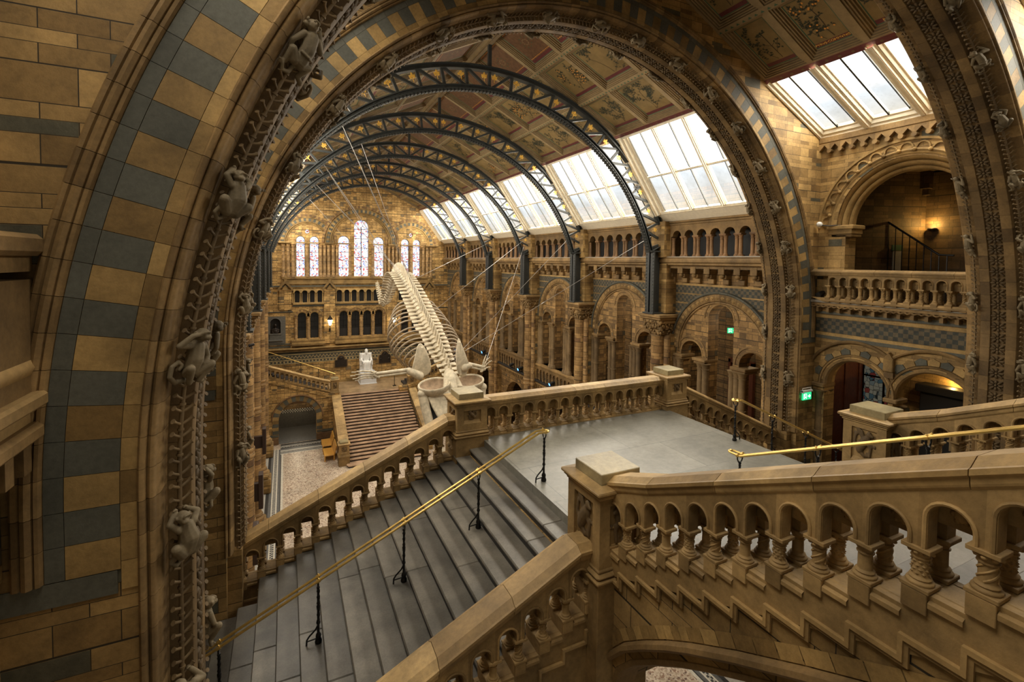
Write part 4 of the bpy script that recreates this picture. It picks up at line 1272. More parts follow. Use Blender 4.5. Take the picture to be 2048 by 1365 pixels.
    for u in (1.72, -1.95): mb.box(-sg*.10, sg*.5, u-.10, u+.26, 11.3, 11.42, 0, None, .02)
    mb.build('twin_arch_stones', [M['blockdk'], M['slate'], M['block']], root)
    mb = MB(); pr = colonnette(3.9, .12, 12, .42, .3, 1.75, ring=(1.3, 2.5)); mb.lathe(pr, 14)
    c0 = None
    for x, u in ((0,1.80),(.3,1.80),(0,-.115),(.3,-.115),(0,-1.9)):
        if c0 is None: c0 = mb.build('patterned_column', M['carve'], root, (sg*x+sg*.06, u, 7.4))
        else: inst(c0, 'patterned_column', root, (sg*x+sg*.06, u, 7.4))
    return root
bay_side(1); bay_side(-1)
# plain walls of the bay that holds the camera
mb = MB()
for sg in (-1, 1):
    mb.box(sg*8.26, sg*8.6, .9, 4.15, 0, 13.6); mb.box(sg*8.26, sg*8.6, .9, 4.15, 16.6, 18.9)
    mb.box(sg*8.26, sg*8.9, 3.55, 4.15, 13.6, 18.0)
struct(mb.build('wall_south', M['wall']))
mb = MB()
mb.box(-8.26, -7.98, 2.2, 4.14, 14.02, 14.12, 0, None, .02); mb.box(-8.26, -8.0, 2.2, 4.14, 13.80, 13.92, 1, None, .03); mb.box(-8.26,-8.06,2.2,4.14,13.92,14.02,0)
for i in range(8): mb.box(-8.26, -8.04, 2.4+i*.22, 2.5+i*.22, 13.62, 13.8, 1)
mb.box(-8.26,-8.05,3.0,4.14,14.12,14.85,1); mb.tube([(-8.1,3.0,14.28),(-8.1,4.13,14.28)], .07, 8, 0)
mb.box(-8.26,-7.98,2.6,4.14,15.0,15.14,1,None,.03); mb.box(-8.26,-8.05,2.6,4.14,14.9,15.0,1)
mb.box(-8.262,-8.235,1.0,4.14,13.0,13.45,2); mb.box(-8.262,-8.233,1.0,4.14,12.88,12.99,3); mb.box(-8.262,-8.233,1.0,4.14,13.46,13.56,3)
struct(mb.build('trim_3', [M['rail'], M['blockdk'], M['check'], M['block']]))

# rooms behind the landing bay on the right
for sg in (-1, 1):
    mb = MB()
    mb.box(sg*8.6, sg*13, 4.1, 10.4, 7.15, 7.4); mb.box(sg*8.5, sg*13, 4.1, 10.4, 12.75, 13.95); mb.box(sg*8.3, sg*13, 3.6, 10.4, 18.05, 18.3)
    mb.box(sg*8.75, sg*13, 9.75, 10.3, 7.4, 18); mb.box(sg*8.75, sg*13, 3.7, 4.1, 7.4, 18)
    mb.box(sg*12.0, sg*12.4, 4.1, 8.25, 13.95, 18)
    mb.add([(sg*8.6,9.72,13.95),(sg*12.02,8.2,13.95),(sg*12.02,8.2,18.05),(sg*8.6,9.72,18.05)], [(0,1,2,3)], 0, .5, False, [[(0,0),(3.74,0),(3.74,4.1),(0,4.1)]])
    mb.box(sg*11.78, sg*12.0, 8.05, 8.35, 17.5, 18.05); mb.box(sg*11.86, sg*12.0, 8.1, 8.3, 17.3, 17.5)
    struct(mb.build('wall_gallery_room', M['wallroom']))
# ------------------------------------------------------------------ stair bridge: balustrades, pedestals, flights, handrails
def baluster_meshes(h, r):
    out = []
    for kind in range(3):
        mb = MB()
        mb.box(-r*1.75, r*1.75, -r*1.75, r*1.75, 0, h*.10, 0, .4, .004)
        pr = [(r*1.6,h*.10),(r*1.68,h*.13),(r*1.6,h*.165),(r*1.3,h*.18),(r*1.25,h*.20),(r*1.38,h*.225),(r*1.3,h*.25),(r*1.04,h*.27),(r,h*.30),(r*.97,h*.68),(r*1.2,h*.69),(r*1.2,h*.715),(r,h*.73),(r*1.05,h*.76),(r*1.35,h*.84),(r*1.6,h*.90)]
        mb.lathe(pr, 14, split=60)
        if kind == 1:      # spiral bands
            for q in range(4):
                mb.tube([(math.cos(q*PI/2+t*.5)*r*1.0, math.sin(q*PI/2+t*.5)*r*1.0, h*.31+h*.36*t/6) for t in range(7)], r*.16, 5)
        elif kind == 2:    # diaper of lozenges
            for zi in range(4):
                for q in range(8):
                    a = PI*q/4 + (PI/8 if zi % 2 else 0); z = h*(.345+.09*zi)
                    c = Vector((math.cos(a)*r*.97, math.sin(a)*r*.97, z)); t = Vector((-math.sin(a), math.cos(a), 0)); n = Vector((math.cos(a), math.sin(a), 0)); u = Vector((0,0,1))
                    v = [c+t*r*.33, c+u*h*.045, c-t*r*.33, c-u*h*.045, c+n*r*.28]
                    mb.add([tuple(p) for p in v], [(0,1,4),(1,2,4),(2,3,4),(3,0,4)], 0, .5)
        mb.box(-r*1.75, r*1.75, -r*1.75, r*1.75, h*.90, h, 0, .6, .003)
        if kind:           # leaf capital lumps
            for q in range(8):
                a = PI*q/4; mb.ball((math.cos(a)*r*1.3, math.sin(a)*r*1.3, h*.84), (r*.4,r*.4,h*.05), 6, 4)
        out.append(mb)
    return out
BAL = None
def balustrade(name, label, group, loc, rotz, n, p, dz, H=.79, flat0=0.0, detail=True, drop=.30, bands=True, coping='cope', stringbot=None, cat='balustrade', extra0=.0, extra1=.0):
    """local: runs along +x; column 0 at x=0 with base z=0; dz per module"""
    global BAL
    root = thing(name, label, cat, loc, rotz, group)
    L = n*p
    hw = p*.335; caph = .27 if abs(dz) > .001 else .345*H/.79; apx = .50*H/.79 if abs(dz) > .001 else .565*H/.79
    # arcade plates (front and back) and centre web
    ar = MB(); web = MB(); st = MB(); roll = MB()
    for i in range(n):
        x0, x1 = i*p, (i+1)*p; z0, z1 = i*dz, (i+1)*dz; zm = (z0+z1)/2; xc = (x0+x1)/2
        zs = zm + apx - hw
        top = lambda x: (x/p)*dz + H-.16
        pts = [(x0, z0+caph), (xc-hw, z0+caph), (xc-hw, zs)] + [(xc+hw*math.cos(PI-PI*q/10), zs+hw*math.sin(PI-PI*q/10)) for q in range(1,10)] + [(xc+hw, zs), (xc+hw, z1+caph), (x1, z1+caph), (x1, top(x1)), (x0, top(x0))]
        for y0, y1 in ((-.17,-.06),(.06,.17)):
            ar.panel(pts, [], PYm, y0, y1, 0)
        if detail:
            for sy in (-1, 1):
                fr = [((xc, sy*.17, zs), (math.cos(PI*q/12), 0, math.sin(PI*q/12)), (0, sy, 0)) for q in range(13)]
                fr = [((xc, sy*.17, z1+caph-0*zs), (1,0,0), (0,sy,0))] + fr + [((xc, sy*.17, z0+caph), (-1,0,0), (0,sy,0))]
                roll.sweep([(hw+.002,-.02),(hw+.004,.012),(hw+.016,.018),(hw+.026,.010),(hw+.028,-.02)], fr, True, True, 0)
                roll.ball((xc, sy*.03, zm+apx-.08), (.045,.022,.045), 8, 5)
                for q in range(6): roll.ball((xc+.04*math.cos(q*PI/3), sy*.03, zm+apx-.08+.04*math.sin(q*PI/3)), (.018,.016,.018), 5, 4)
        lo = max(z0, z1)+caph-.01
        web.panel([(x0, lo), (x1, lo), (x1, top(x1)), (x0, top(x0))], [], PYm, -.03, .03, 0)
        a, b = x0+.07, x1-.07
        zl = min(z0, z1)
        for sy in (-1, 1):
            st.add([(a,sy*.10,zl),(b,sy*.10,zl),(b,sy*.185,zl-.045),(a,sy*.185,zl-.045),(b,sy*.185,zl-.075),(a,sy*.185,zl-.075)], [(0,1,2,3),(3,2,4,5)], 0)
    for i in range(n+1):
        st.box(i*p-.066, i*p+.066, -.188, .188, i*dz-.13, i*dz, 0, None, .004)
    # string below, with stepped lower moulding
    k = dz/p
    up = [(-p*.5-extra0, -.06-p*.5*k - (extra0*k))]
    pts = []; sh = -.07 if dz >= 0 else .07-p
    for i in range(n+1):
        pts += [(i*p+sh if i else -p*.5-extra0, i*dz-.004), ((i+1)*p+sh if i < n else L+p*.5+extra1, i*dz-.004)]
    bl = stringbot
    if bl is None: low = [(L+p*.5+extra1, n*dz-drop), (-p*.5-extra0, -drop)]
    else: low = bl
    st.panel(pts + low, [], PYm, -.16, .16, 0)
    if abs(dz) > .001 and bands:
        top = []
        for i in range(n+1): top += [(i*p+sh, i*dz-.32), ((i+1)*p+sh, i*dz-.32)]
        ox = .028 if dz > 0 else -.028
        rib = top + [(x+ox, z-.032) for x, z in reversed(top)]
        for sy in (-1, 1): st.panel(rib, [], PYm, sy*.155, sy*.192, 1, tint=.3)
        rib2 = [(x+ox, z-.032) for x, z in top] + [(x+ox*1.9, z-.062) for x, z in reversed(top)]
        for sy in (-1, 1): st.panel(rib2, [], PYm, sy*.155, sy*.176, 0, tint=.3)
    elif abs(dz) <= .001:
        st.box(-p*.5, L+p*.5, -.22, .22, -.10, -.055, 0)
    # coping in blocks, flattening at the start when asked
    def zt(x):
        if x < flat0: return flat0*k + H
        return x*k + H
    pr = [(-.16,-.20),(-.185,-.165),(-.19,-.15),(-.195,-.11),(-.215,-.095),(-.215,-.06),(-.19,-.055),(-.115,0),(.115,0),(.19,-.055),(.215,-.06),(.215,-.095),(.195,-.11),(.19,-.15),(.185,-.165),(.16,-.20)]
    cp = MB(); xs = [-p*.5-extra0]
    if flat0 > 0: xs.append(flat0)
    x = xs[-1]
    while x < L+p*.5+extra1-.5: x += .86; xs.append(min(x, L+p*.5+extra1))
    if xs[-1] < L+p*.5+extra1-.01: xs.append(L+p*.5+extra1)
    for a, b in zip(xs, xs[1:]):
        g = .003
        cp.sweep(pr, [((a+g,0,zt(a+g) if a >= flat0 else zt(a)), (0,1,0), (0,0,1)), ((b-g,0,zt(b-g)), (0,1,0), (0,0,1))], True, True, 0, None, False)
    cp.build('coping', M[coping], root)
    ar.build('arcade', M['rail'], root); web.build('tympanum_panel', M['rail'], root)
    if detail: roll.build('arch_roll', M['rail'], root)
    st.build('base', [M['rail'], M['cope']], root)
    if BAL is None:
        BAL = [m.build('baluster', M['rail'], root) for m in baluster_meshes(.27, .043)]
        used = list(BAL)
    else: used = []
    for i in range(n+1):
        for sy in (-1, 1):
            kd = (i*2 + (1 if sy > 0 else 0)) % 3
            if used and BAL[kd] in used:
                o = BAL[kd]; used.remove(o); o.location = (i*p, sy*.115, i*dz); o.scale = (1,1,caph/.27)
            else: inst(BAL[kd], 'baluster', root, (i*p, sy*.115, i*dz), scale=(1,1,caph/.27))
    return root

# carved beast relief for the pedestal panels (local: x across, y depth, z up; about .3 square)
def relief(seed):
    b = MB(); r = random.Random(seed)
    limb(b, [(-.06,0,-.06),(-.02,0,.0),(.04,0,.05)], [.05,.055,.045]); b.ball((.06,-.01,.10), .035); limb(b, [(.07,-.02,.10),(.11,-.02,.09)], [.022,.014])
    limb(b, [(.03,0,.03),(.08,0,-.03),(.07,0,-.11)], [.03,.02,.018]); limb(b, [(-.06,0,-.05),(-.03,0,-.10),(.0,0,-.12)], [.035,.024,.02])
    limb(b, [(-.08,0,-.05),(-.13,0,.0),(-.11,0,.08),(-.06,0,.11)], [.024,.02,.018,.022])
    for k in range(5): limb(b, [(0,-.005,.03),(-.03-.02*k,-.01,.12+.008*k)], [.02,.012])
    for k in range(10): b.ball((r.uniform(-.13,.13), 0, r.uniform(-.13,.13)), (.02,.012,.02), 6, 4)
    return remesh(b, 'carved_relief', .008, M['carve'], 2)
REL = relief(3)
def pedestal(label, x, y, zt, zb, zfoot, w=.62):
    root = thing('stone_pedestal', label, 'pedestal', (x, y, zfoot), 0, 'stair pedestals')
    h = w/2; z = lambda a: a-zfoot
    mb = MB()
    mb.box(-h-.0, h+.0, -h, h, z(zb)+.26, z(zt)-.26, 0, None, .01)
    # raised frame round each panel
    for rot in range(4):
        mb.M = Matrix.Rotation(rot*PI/2, 4, 'Z')
        for a, b, c, d in ((-h-.035,-h+.11,z(zb)+.40,z(zt)-.36),(h-.11,h,z(zb)+.40,z(zt)-.36),(-h-.035,h,z(zb)+.26,z(zb)+.40),(-h-.035,h,z(zt)-.36,z(zt)-.26)):
            mb.box(a, b, -h-.035, -h, c, d, 0, .5)
        mb.add([(-h+.11,-h-.035,z(zb)+.40),(h-.11,-h-.035,z(zb)+.40),(h-.13,-h,z(zb)+.47),(-h+.13,-h,z(zb)+.47)], [(0,1,2,3)], 0, .7)
    mb.M = None
    H_ = h+.035
    mb.box(-H_-.02, H_+.02, -H_-.02, H_+.02, z(zb)+.22, z(zb)+.26, 0, None, .012)
    mb.box(-H_-.05, H_+.05, -H_-.05, H_+.05, z(zb)+.15, z(zb)+.22, 0, None, .03)
    mb.box(-H_-.065, H_+.065, -H_-.065, H_+.065, z(zb)+.11, z(zb)+.15, 0, None, .012)
    mb.box(-H_-.03, H_+.03, -H_-.03, H_+.03, 0, z(zb)+.11, 0, None, .006)
    mb.build('die', M['rail'], root)
    mb = MB()
    for a, z0, z1, c in ((.02,-.27,-.235,.01),(.05,-.235,-.195,.018),(.075,-.195,-.15,.012)):
        mb.box(-H_-a, H_+a, -H_-a, H_+a, z(zt)+z0, z(zt)+z1, 0, None, c)
    v = [(-H_-.07,-H_-.07,z(zt)-.15),(H_+.07,-H_-.07,z(zt)-.15),(H_+.07,H_+.07,z(zt)-.15),(-H_-.07,H_+.07,z(zt)-.15),(-.29,-.29,z(zt)-.125),(.29,-.29,z(zt)-.125),(.29,.29,z(zt)-.125),(-.29,.29,z(zt)-.125)]
    mb.add(v, [(0,1,5,4),(1,2,6,5),(2,3,7,6),(3,0,4,7)], 0)
    mb.build('cornice', M['cope'], root)
    mb = MB(); mb.box(-.285, .285, -.285, .285, z(zt)-.135, z(zt), 0, None, .008); mb.build('cap_block', M['cap'], root)
    zc = (z(zb)+.47+z(zt)-.36)/2; s = (z(zt)-.36-z(zb)-.45)/.29
    for k in range(4):
        M4 = Matrix.Rotation(k*PI/2, 4, 'Z') @ Matrix.Translation((0,-h-.008,zc)) @ Matrix.Diagonal((min(1.25,s) if k % 2 else -min(1.25,s),1,s*.95,1))
        inst(REL, 'carved_relief', root, M=M4)
    return root
pedestal('stone pedestal at far left corner of the landing, nearest the skeleton skull', -2.93, 9.9, 12.143, 11.1, 9.6)
pedestal('stone pedestal at the far right corner of the landing, before the right hall wall', 2.93, 9.9, 12.143, 11.1, 9.6)
pedestal('largest carved stone pedestal in the foreground, at the near left corner of the landing', -2.93, 4.8, 12.506, 11.15, 9.6)
pedestal('stone pedestal below the twin arches, at the foot of the second rising balustrade', 2.93, 4.8, 12.506, 11.15, 9.6)

balustrade('stone_balustrade', 'level stone balustrade along the far edge of the landing, between two pedestals', 'stair balustrades', (-2.60, 9.9, 11.17), 0, 16, .325, 0, .79, stringbot=[(5.2+.16, -.45), (-.16, -.45)])
balustrade('stone_balustrade', 'sloping stone balustrade on the far side of the left-hand descending steps', 'stair balustrades', (-3.27, 9.9, 10.92), PI, 13, .31, -.1415, .79, flat0=.16, extra1=-.155, stringbot=[(13*.31, -13*.1415-.9), (-.155, -.8)])
balustrade('stone_balustrade', 'sloping stone balustrade at bottom centre, near side of the left-hand descending steps', 'stair balustrades', (-3.27, 4.8, 10.92), PI, 13, .31, -.1415, .79, flat0=.16, extra1=-.155, stringbot=[(13*.31, -13*.1415-2.5), (-.155, -2.2)])
balustrade('stone_balustrade', 'sloping stone balustrade going down on the far right side of the landing', 'stair balustrades', (3.27, 9.9, 10.92), 0, 13, .31, -.1415, .79, flat0=.16, extra1=-.155, stringbot=[(13*.31, -13*.1415-.9), (-.155, -.8)])
balustrade('stone_balustrade', 'sloping stone balustrade hidden behind the right-hand pedestal, near side of the right steps', 'stair balustrades', (3.27, 4.8, 10.92), 0, 13, .31, -.1415, .79, flat0=.16, extra1=-.155, stringbot=[(13*.31, -13*.1415-.9), (-.155, -.8)])
sb = [(16.5*.305, 16*.143-.4), (-.15, -.42)]
balustrade('stone_balustrade', 'large rising stone balustrade in the right foreground with paired colonnettes and arches', 'stair balustrades', (-2.93, 4.55, 11.61), -PI/2, 16, .305, .143, .79, stringbot=sb)
balustrade('stone_balustrade', 'second rising stone balustrade, right of the brass handrail at the right edge', 'stair balustrades', (2.93, 4.55, 11.61), -PI/2, 16, .305, .143, .79, stringbot=sb)
for sg, nm in ((1, 'right'), (-1, 'left')):
    balustrade('stone_balustrade', 'stone balcony balustrade under the %s gallery arch of the landing bay' % nm, 'gallery balustrades', (sg*8.08, 8.72, 14.06), -PI/2, 12, .285, 0, .84, stringbot=[(12.5*.285, -.12), (-.14, -.12)], coping='rail', extra0=.35, extra1=.05)

# landing slab
mb = MB(); mb.box(-2.66, 2.66, 4.55, 9.75, 10.82, 11.1, 0, .5); o = struct(mb.build('floor_landing', M['landing']))
mb = MB()
mb.box(-3.15, 3.15, 9.72, 10.06, 10.2, 10.95); mb.box(-3.0, 3.0, 4.6, 10.0, 10.3, 10.82)
struct(mb.build('wall_bridge', M['wall']))
# flights
def flight(label, n, run, rise, width, loc, rotz, up, narrow=None):
    full = width
    root = thing('staircase', label, 'stairs', loc, rotz)
    for i in range(n):
        width = narrow[1] if narrow and i >= narrow[0] else full
        mb = MB()
        cuts = [-width/2] + [random.uniform(-width/2+1.2, width/2-1.2)] + [width/2]
        x0 = i*run if up else (i+1)*run
        z = (i+1)*rise if up else -(i+1)*rise
        for a, b in zip(cuts, cuts[1:]):
            if b-a < .02: continue
            t = rnd()
            if up: mb.box(x0-.03, x0+run+.01, a+.002, b-.002, z-.05, z, 0, t, .014)
            else: mb.box(x0-run-.01, x0+.03, a+.002, b-.002, z-.05, z, 0, t, .014)
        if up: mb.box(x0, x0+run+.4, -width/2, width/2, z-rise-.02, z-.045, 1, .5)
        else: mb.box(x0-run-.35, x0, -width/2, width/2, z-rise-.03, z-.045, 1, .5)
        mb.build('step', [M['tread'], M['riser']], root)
    # inclined underside
    width = full; mb = MB(); k = rise/run; L = (n if not narrow else narrow[0])*run
    s = 1 if up else -1
    pts = [(0, -.5), (0, -.30), (L, s*L*k-.33), (L, s*L*k-.5)] if not up else [(0, -.35), (0, -.12), (L, s*L*k-.15), (L, s*L*k-.35)]
    mb.panel(pts, [], PYm, -width/2, width/2, 0); mb.build('soffit', M['wall'], root)
    return root
flight('wide dark stone steps descending to the left from the landing, in the foreground', 18, .31, .1415, 4.85, (-2.66, 7.35, 11.1), PI, False, (14, 3.76))
flight('dark stone steps descending to the right beyond the landing', 18, .31, .1415, 4.85, (2.66, 7.35, 11.1), 0, False, (14, 3.76))
flight('stone steps rising from the landing towards the viewer between two balustrades', 20, .305, .143, 5.5, (0, 5.2, 11.1), -PI/2, True)

# wall and rampant arch carrying the rising flight
curve = [(4.66,9.6),(4.62,10.0),(4.50,10.34),(4.22,10.66),(3.89,10.93),(3.55,11.18),(3.25,11.38),(2.74,11.69),(2.15,12.02),(1.5,12.36),(.8,12.70),(0,13.07),(-1.2,13.6)]
P = [Vector((0, a, b)) for a, b in curve[1:]]
NRM = []
for i in range(len(P)):
    t = (P[min(i+1, len(P)-1)] - P[max(i-1, 0)]).normalized(); n = Vector((0, -t.z, t.y))
    NRM.append(n if n.z > 0 else -n)
inner = [(p.y-n.y*.2, p.z-n.z*.2) for p, n in zip(P, NRM)]
for sg in (-1, 1):
    mb = MB(); x0 = sg*3.07; x1 = sg*2.75
    pm = lambda u, v, w: (w, u, v)
    top = [(-1.2, 11.61-.27+(4.55+1.2)*.469), (4.72, 11.61-.27-.17*.469)]
    mb.panel([(4.72, 9.6)] + inner + top, [], pm, x0, x1, 0)
    o = struct(mb.build('wall_stair_arch', M['wallbig']))
    # archivolt mouldings along the curve
    mb = MB()
    fr = [(Vector((x0, 0, 0)) + p, n, Vector((sg, 0, 0))) for p, n in zip(P, NRM)]
    # n points up/outwards from the arch
    for pr in ([(-.09,-.1),(-.09,.06),(-.06,.09),(-.02,.08),(-.005,.04),(0,-.02)],[(-.24,-.3),(-.25,-.06),(-.22,-.0),(-.17,.01),(-.13,-.04),(-.10,-.04),(-.09,-.1)]):
        mb.sweep(pr, fr, False, False, 0)
    for i in range(len(P)-1):
        m = 3
        for q in range(m):
            p0 = P[i].lerp(P[i+1], (q+.02)/m); p1 = P[i].lerp(P[i+1], (q+.98)/m)
            t = (P[i+1]-P[i]).normalized(); n = Vector((0,-t.z,t.y)); n = n if n.z > 0 else -n
            X = Vector((x0+sg*.012, 0, 0))
            n0, n1 = NRM[i].lerp(NRM[i+1], (q+.02)/m), NRM[i].lerp(NRM[i+1], (q+.98)/m)
            mb.add([tuple(X+p0+n0*.01), tuple(X+p1+n1*.01), tuple(X+p1+n1*.13), tuple(X+p0+n0*.13)], [(0,1,2,3)], 1)
    struct(mb.build('trim_4', [M['blockdk'], M['block']]))
    # pier below the near pedestal with corbelled foot
    mb = MB()
    mb.box(sg*2.62, sg*3.24, 4.49, 5.11, 9.55, 11.1); mb.box(sg*2.62, sg*3.2, 4.53, 5.07, 9.35, 9.55, 0, None, .05); mb.box(sg*2.66, sg*3.12, 4.6, 5.0, 9.15, 9.35, 0, None, .06)
    struct(mb.build('wall_pier_landing', M['wall']))
mb = MB()
for (a, b), (c, d) in zip(inner, inner[1:]):
    mb.add([(-2.9,a,b+.02),(2.9,a,b+.02),(2.9,c,d+.02),(-2.9,c,d+.02)], [(0,1,2,3)], 0)
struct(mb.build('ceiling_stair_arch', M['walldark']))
# lower side walls of the left-hand flight
mb = MB()
mb.panel([(-3.2, 8.9), (-3.2, 9.9), (-8.2, 7.6), (-8.2, 6.2)], [], PYm, 4.62, 4.98)
mb.box(-4.0, -3.25, 4.58, 4.62, 9.78, 9.84, 0)
struct(mb.build('wall_flight', M['wall']))

# brass handrails
def handrail(label, loc, rotz, slope, L, posts, start_flat=.25, h=.90, zbase=None):
    """twin brass tubes; local +x along, starts level then follows slope; posts=[(x, ground z)]"""
    root = thing('brass_handrail', label, 'handrail', loc, rotz, 'brass handrails')
    g = .055
    mb = MB()
    def z(x): return h + slope*max(0, x-start_flat)
    N = 14
    line = [(start_flat, 0)] + [(start_flat + (L-start_flat)*i/4, 0) for i in range(1, 5)]
    path = []
    for x, _ in reversed(line): path.append((x, -g, z(x)))
    for i in range(9):
        a = -PI/2 - PI*i/8
        path.append((.06+math.cos(a)*g*1.0, math.sin(a)*g, h+.0))
    for x, _ in line: path.append((x, g, z(x)))
    mb.tube(path, .019, 10)
    mb.build('brass_rail', M['brass'], root)
    first = None
    for x, gz in posts:
        zt = z(x)-.02; hh = zt-gz
        mb = MB()
        mb.lathe([(0,0),(.045,0),(.05,.02),(.045,.045),(.032,.06),(.036,.085),(.04,.10),(.034,.13),(.02,.15),(.018,.28),(.028,.29),(.028,.315),(.018,.325),(.018,hh*.55),(.026,hh*.56),(.026,hh*.59),(.017,hh*.60),(.017,hh-.13),(.024,hh-.12),(.022,hh-.10),(.012,hh-.09),(0,hh-.09)], 10, (x,0,gz), split=60)
        mb.tube([(x+math.cos(t*.9)*.017, math.sin(t*.9)*.017, gz+.33+(hh-.48)*t/18) for t in range(19)], .008, 5)
        mb.tube([(x+math.cos(t*.9+PI)*.017, math.sin(t*.9+PI)*.017, gz+.33+(hh-.48)*t/18) for t in range(19)], .008, 5)
        # fork
        mb.tube([(x,-g,zt+.01),(x,-g*1.05,zt-.04),(x,-g*.7,zt-.085),(x,0,zt-.10),(x,g*.7,zt-.085),(x,g*1.05,zt-.04),(x,g,zt+.01)], .011, 6)
        # brace to the lower side with its own foot
        sx = 1
        mb.tube([(x,0,gz+.27),(x+.04,0,gz+.20),(x+.12,0,gz+.13),(x+.155,0,gz+.08),(x+.16,0,gz+.0)], .013, 6)
        mb.tube([(x,0,gz+.07),(x+.155,0,gz+.06)], .010, 6)
        p = mb.build('iron_post', M['iron'], root)
        for s in (-1, 1):
            cl = MB()
            cl.tube([(x-.022,s*g,z(x)-.022*slope),(x+.022,s*g,z(x)+.022*slope)], .028, 10); cl.ball((x, s*g, z(x)+.03), .012, 6, 4)
            cl.build('brass_collar', M['brass'], p)
    return root
def step_z_down(x): return -.1415*max(0, math.ceil((x-.0)/.31))
pl = []
for k in range(6):
    X = -2.42-1.245*k; d = -2.66-X
    pl.append((-2.34-X, (0 if d < 0 else -.1415*(math.floor(d/.31)+1)) ))
handrail('twin-tube brass handrail on black iron posts down the middle of the left-hand steps', (-2.34, 7.3, 11.1), PI, -.4565, 7.2, [(a, b) for a, b in pl], .22)
handrail('brass handrail descending to the right beyond the landing, on twisted black posts', (2.34, 7.3, 11.1), 0, -.4565, 7.2, [(a, b) for a, b in pl], .22)
pl2 = []
for k in range(5):
    y = 5.22-1.22*k; d = 5.2-y
    pl2.append((5.42-y, 0 if d < 0 else .143*(math.floor(d/.305)+1)))
handrail('brass handrail rising to the right edge between the two rising balustrades', (0, 5.42, 11.1), -PI/2, .469, 6.4, pl2, .25, h=.86)
# ------------------------------------------------------------------ end wall with stained glass, far staircase
EY = 47.475
mb = MB()
H = []
win = [(0,.67,13.45,18.17,None)]
lights = [(0,.67,13.45,18.17)] + [(s*1.6,.51,13.45,16.75) for s in (-1,1)] + [(s*x,w,13.45,z) for s in (-1,1) for x,w,z in ((4.18,.39,16.75),(5.335,.375,16.75))]
for c, hw, z0, zs in lights: H.append(arch_hole(c, hw, z0, zs)[::-1])
for s in (-1, 1): H.append([(s*4.77+.2*math.cos(-q*PI/8), 17.56+.2*math.sin(-q*PI/8)) for q in range(16)])
low = [(s*x, .36, 7.75, 9.78) for s in (-1, 1) for x in (4.18, 5.24)] + [(x, .38, 7.75, 9.78) for x in (-1.62, -.54, .54, 1.62)]
for c, hw, z0, zs in low: H.append(arch_hole(c, hw, z0, zs)[::-1])
H.append(arch_hole(-7.42, .42, 8.3, 9.25)[::-1])
for a, b in ((-5.9,-3.46),(-2.3,2.3),(3.46,5.9)): H.append([(a,11.05),(a,12.2),(b,12.2),(b,11.05)])
pm = PYm
mb.panel([(-8.75,3.0),(8.75,3.0),(8.75,16.6),(5.58,20.2),(0,23),(-5.58,20.2),(-8.75,16.6)], H, pm, EY, EY+.6, 0)
mb.box(-8.75, 8.75, EY+1.4, EY+1.5, 3, 20, 1); 
struct(mb.build('wall_back', [M['wallfar'], M['black']]))
# windows
def stained_window(c, hw, z0, zs, label, bars):
    WN[0] += 1
    r = bpy.data.objects.new('window_%d' % WN[0], None); C.objects.link(r); r.location = (c, EY+.3, z0); tag(r, label, 'stained glass window', 'stained glass windows of the end wall', 'structure')
    mb = MB(); pts = arch_hole(0, hw, 0, zs-z0); mb.panel(pts, [], pm, 0, .02, 0); mb.build('pane', M['stain'], r)
    mb = MB(); h = zs-z0+hw
    for q in range(1, bars): mb.box(-hw, hw, -.05, -.01, h*q/bars-.018, h*q/bars+.018)
    if hw > .6:
        mb.box(-.03, .03, -.05, -.01, 0, zs-z0)
        for q in range(7): a = PI*q/6; mb.box(-.01,.01,-.04,-.01,0,.01)
    mb.tube([(p[0], -.03, p[1]) for p in pts], .035, 6, loop=True)
    mb.build('glazing_bar', M['iron'], r)
stained_window(*lights[0], 'tallest stained glass window at the centre of the far end wall', 6)
stained_window(*lights[1], 'shorter stained glass window just left of the tallest one in the end wall', 5)
stained_window(*lights[2], 'shorter stained glass window just right of the tallest one in the end wall', 5)
stained_window(*lights[3], 'inner stained glass window of the left-hand pair in the end wall', 5)
stained_window(*lights[4], 'outer, leftmost stained glass window of the far end wall', 5)
stained_window(*lights[5], 'inner stained glass window of the right-hand pair, above the skeleton tail', 5)
stained_window(*lights[6], 'outer, rightmost stained glass window of the far end wall', 5)
for s, nm in ((-1,'left'),(1,'right')):
    WN[0] += 1
    r = bpy.data.objects.new('window_%d' % WN[0], None); C.objects.link(r); r.location = (s*4.77, EY+.3, 17.56); tag(r, 'small round window above the %s pair of stained glass windows' % nm, 'round window', None, 'structure')
    m2 = MB(); m2.panel([(.2*math.cos(q*PI/8), .2*math.sin(q*PI/8)) for q in range(16)], [], pm, 0, .02, 0); m2.build('pane', M['stain'], r)
    m2 = MB(); m2.tube([(.2*math.cos(q*PI/8), -.03, .2*math.sin(q*PI/8)) for q in range(16)], .03, 6, loop=True); m2.tube([(.07*math.cos(q*PI/6), -.03, .07*math.sin(q*PI/6)) for q in range(12)], .02, 5, loop=True); m2.build('frame', M['blockdk'], r)
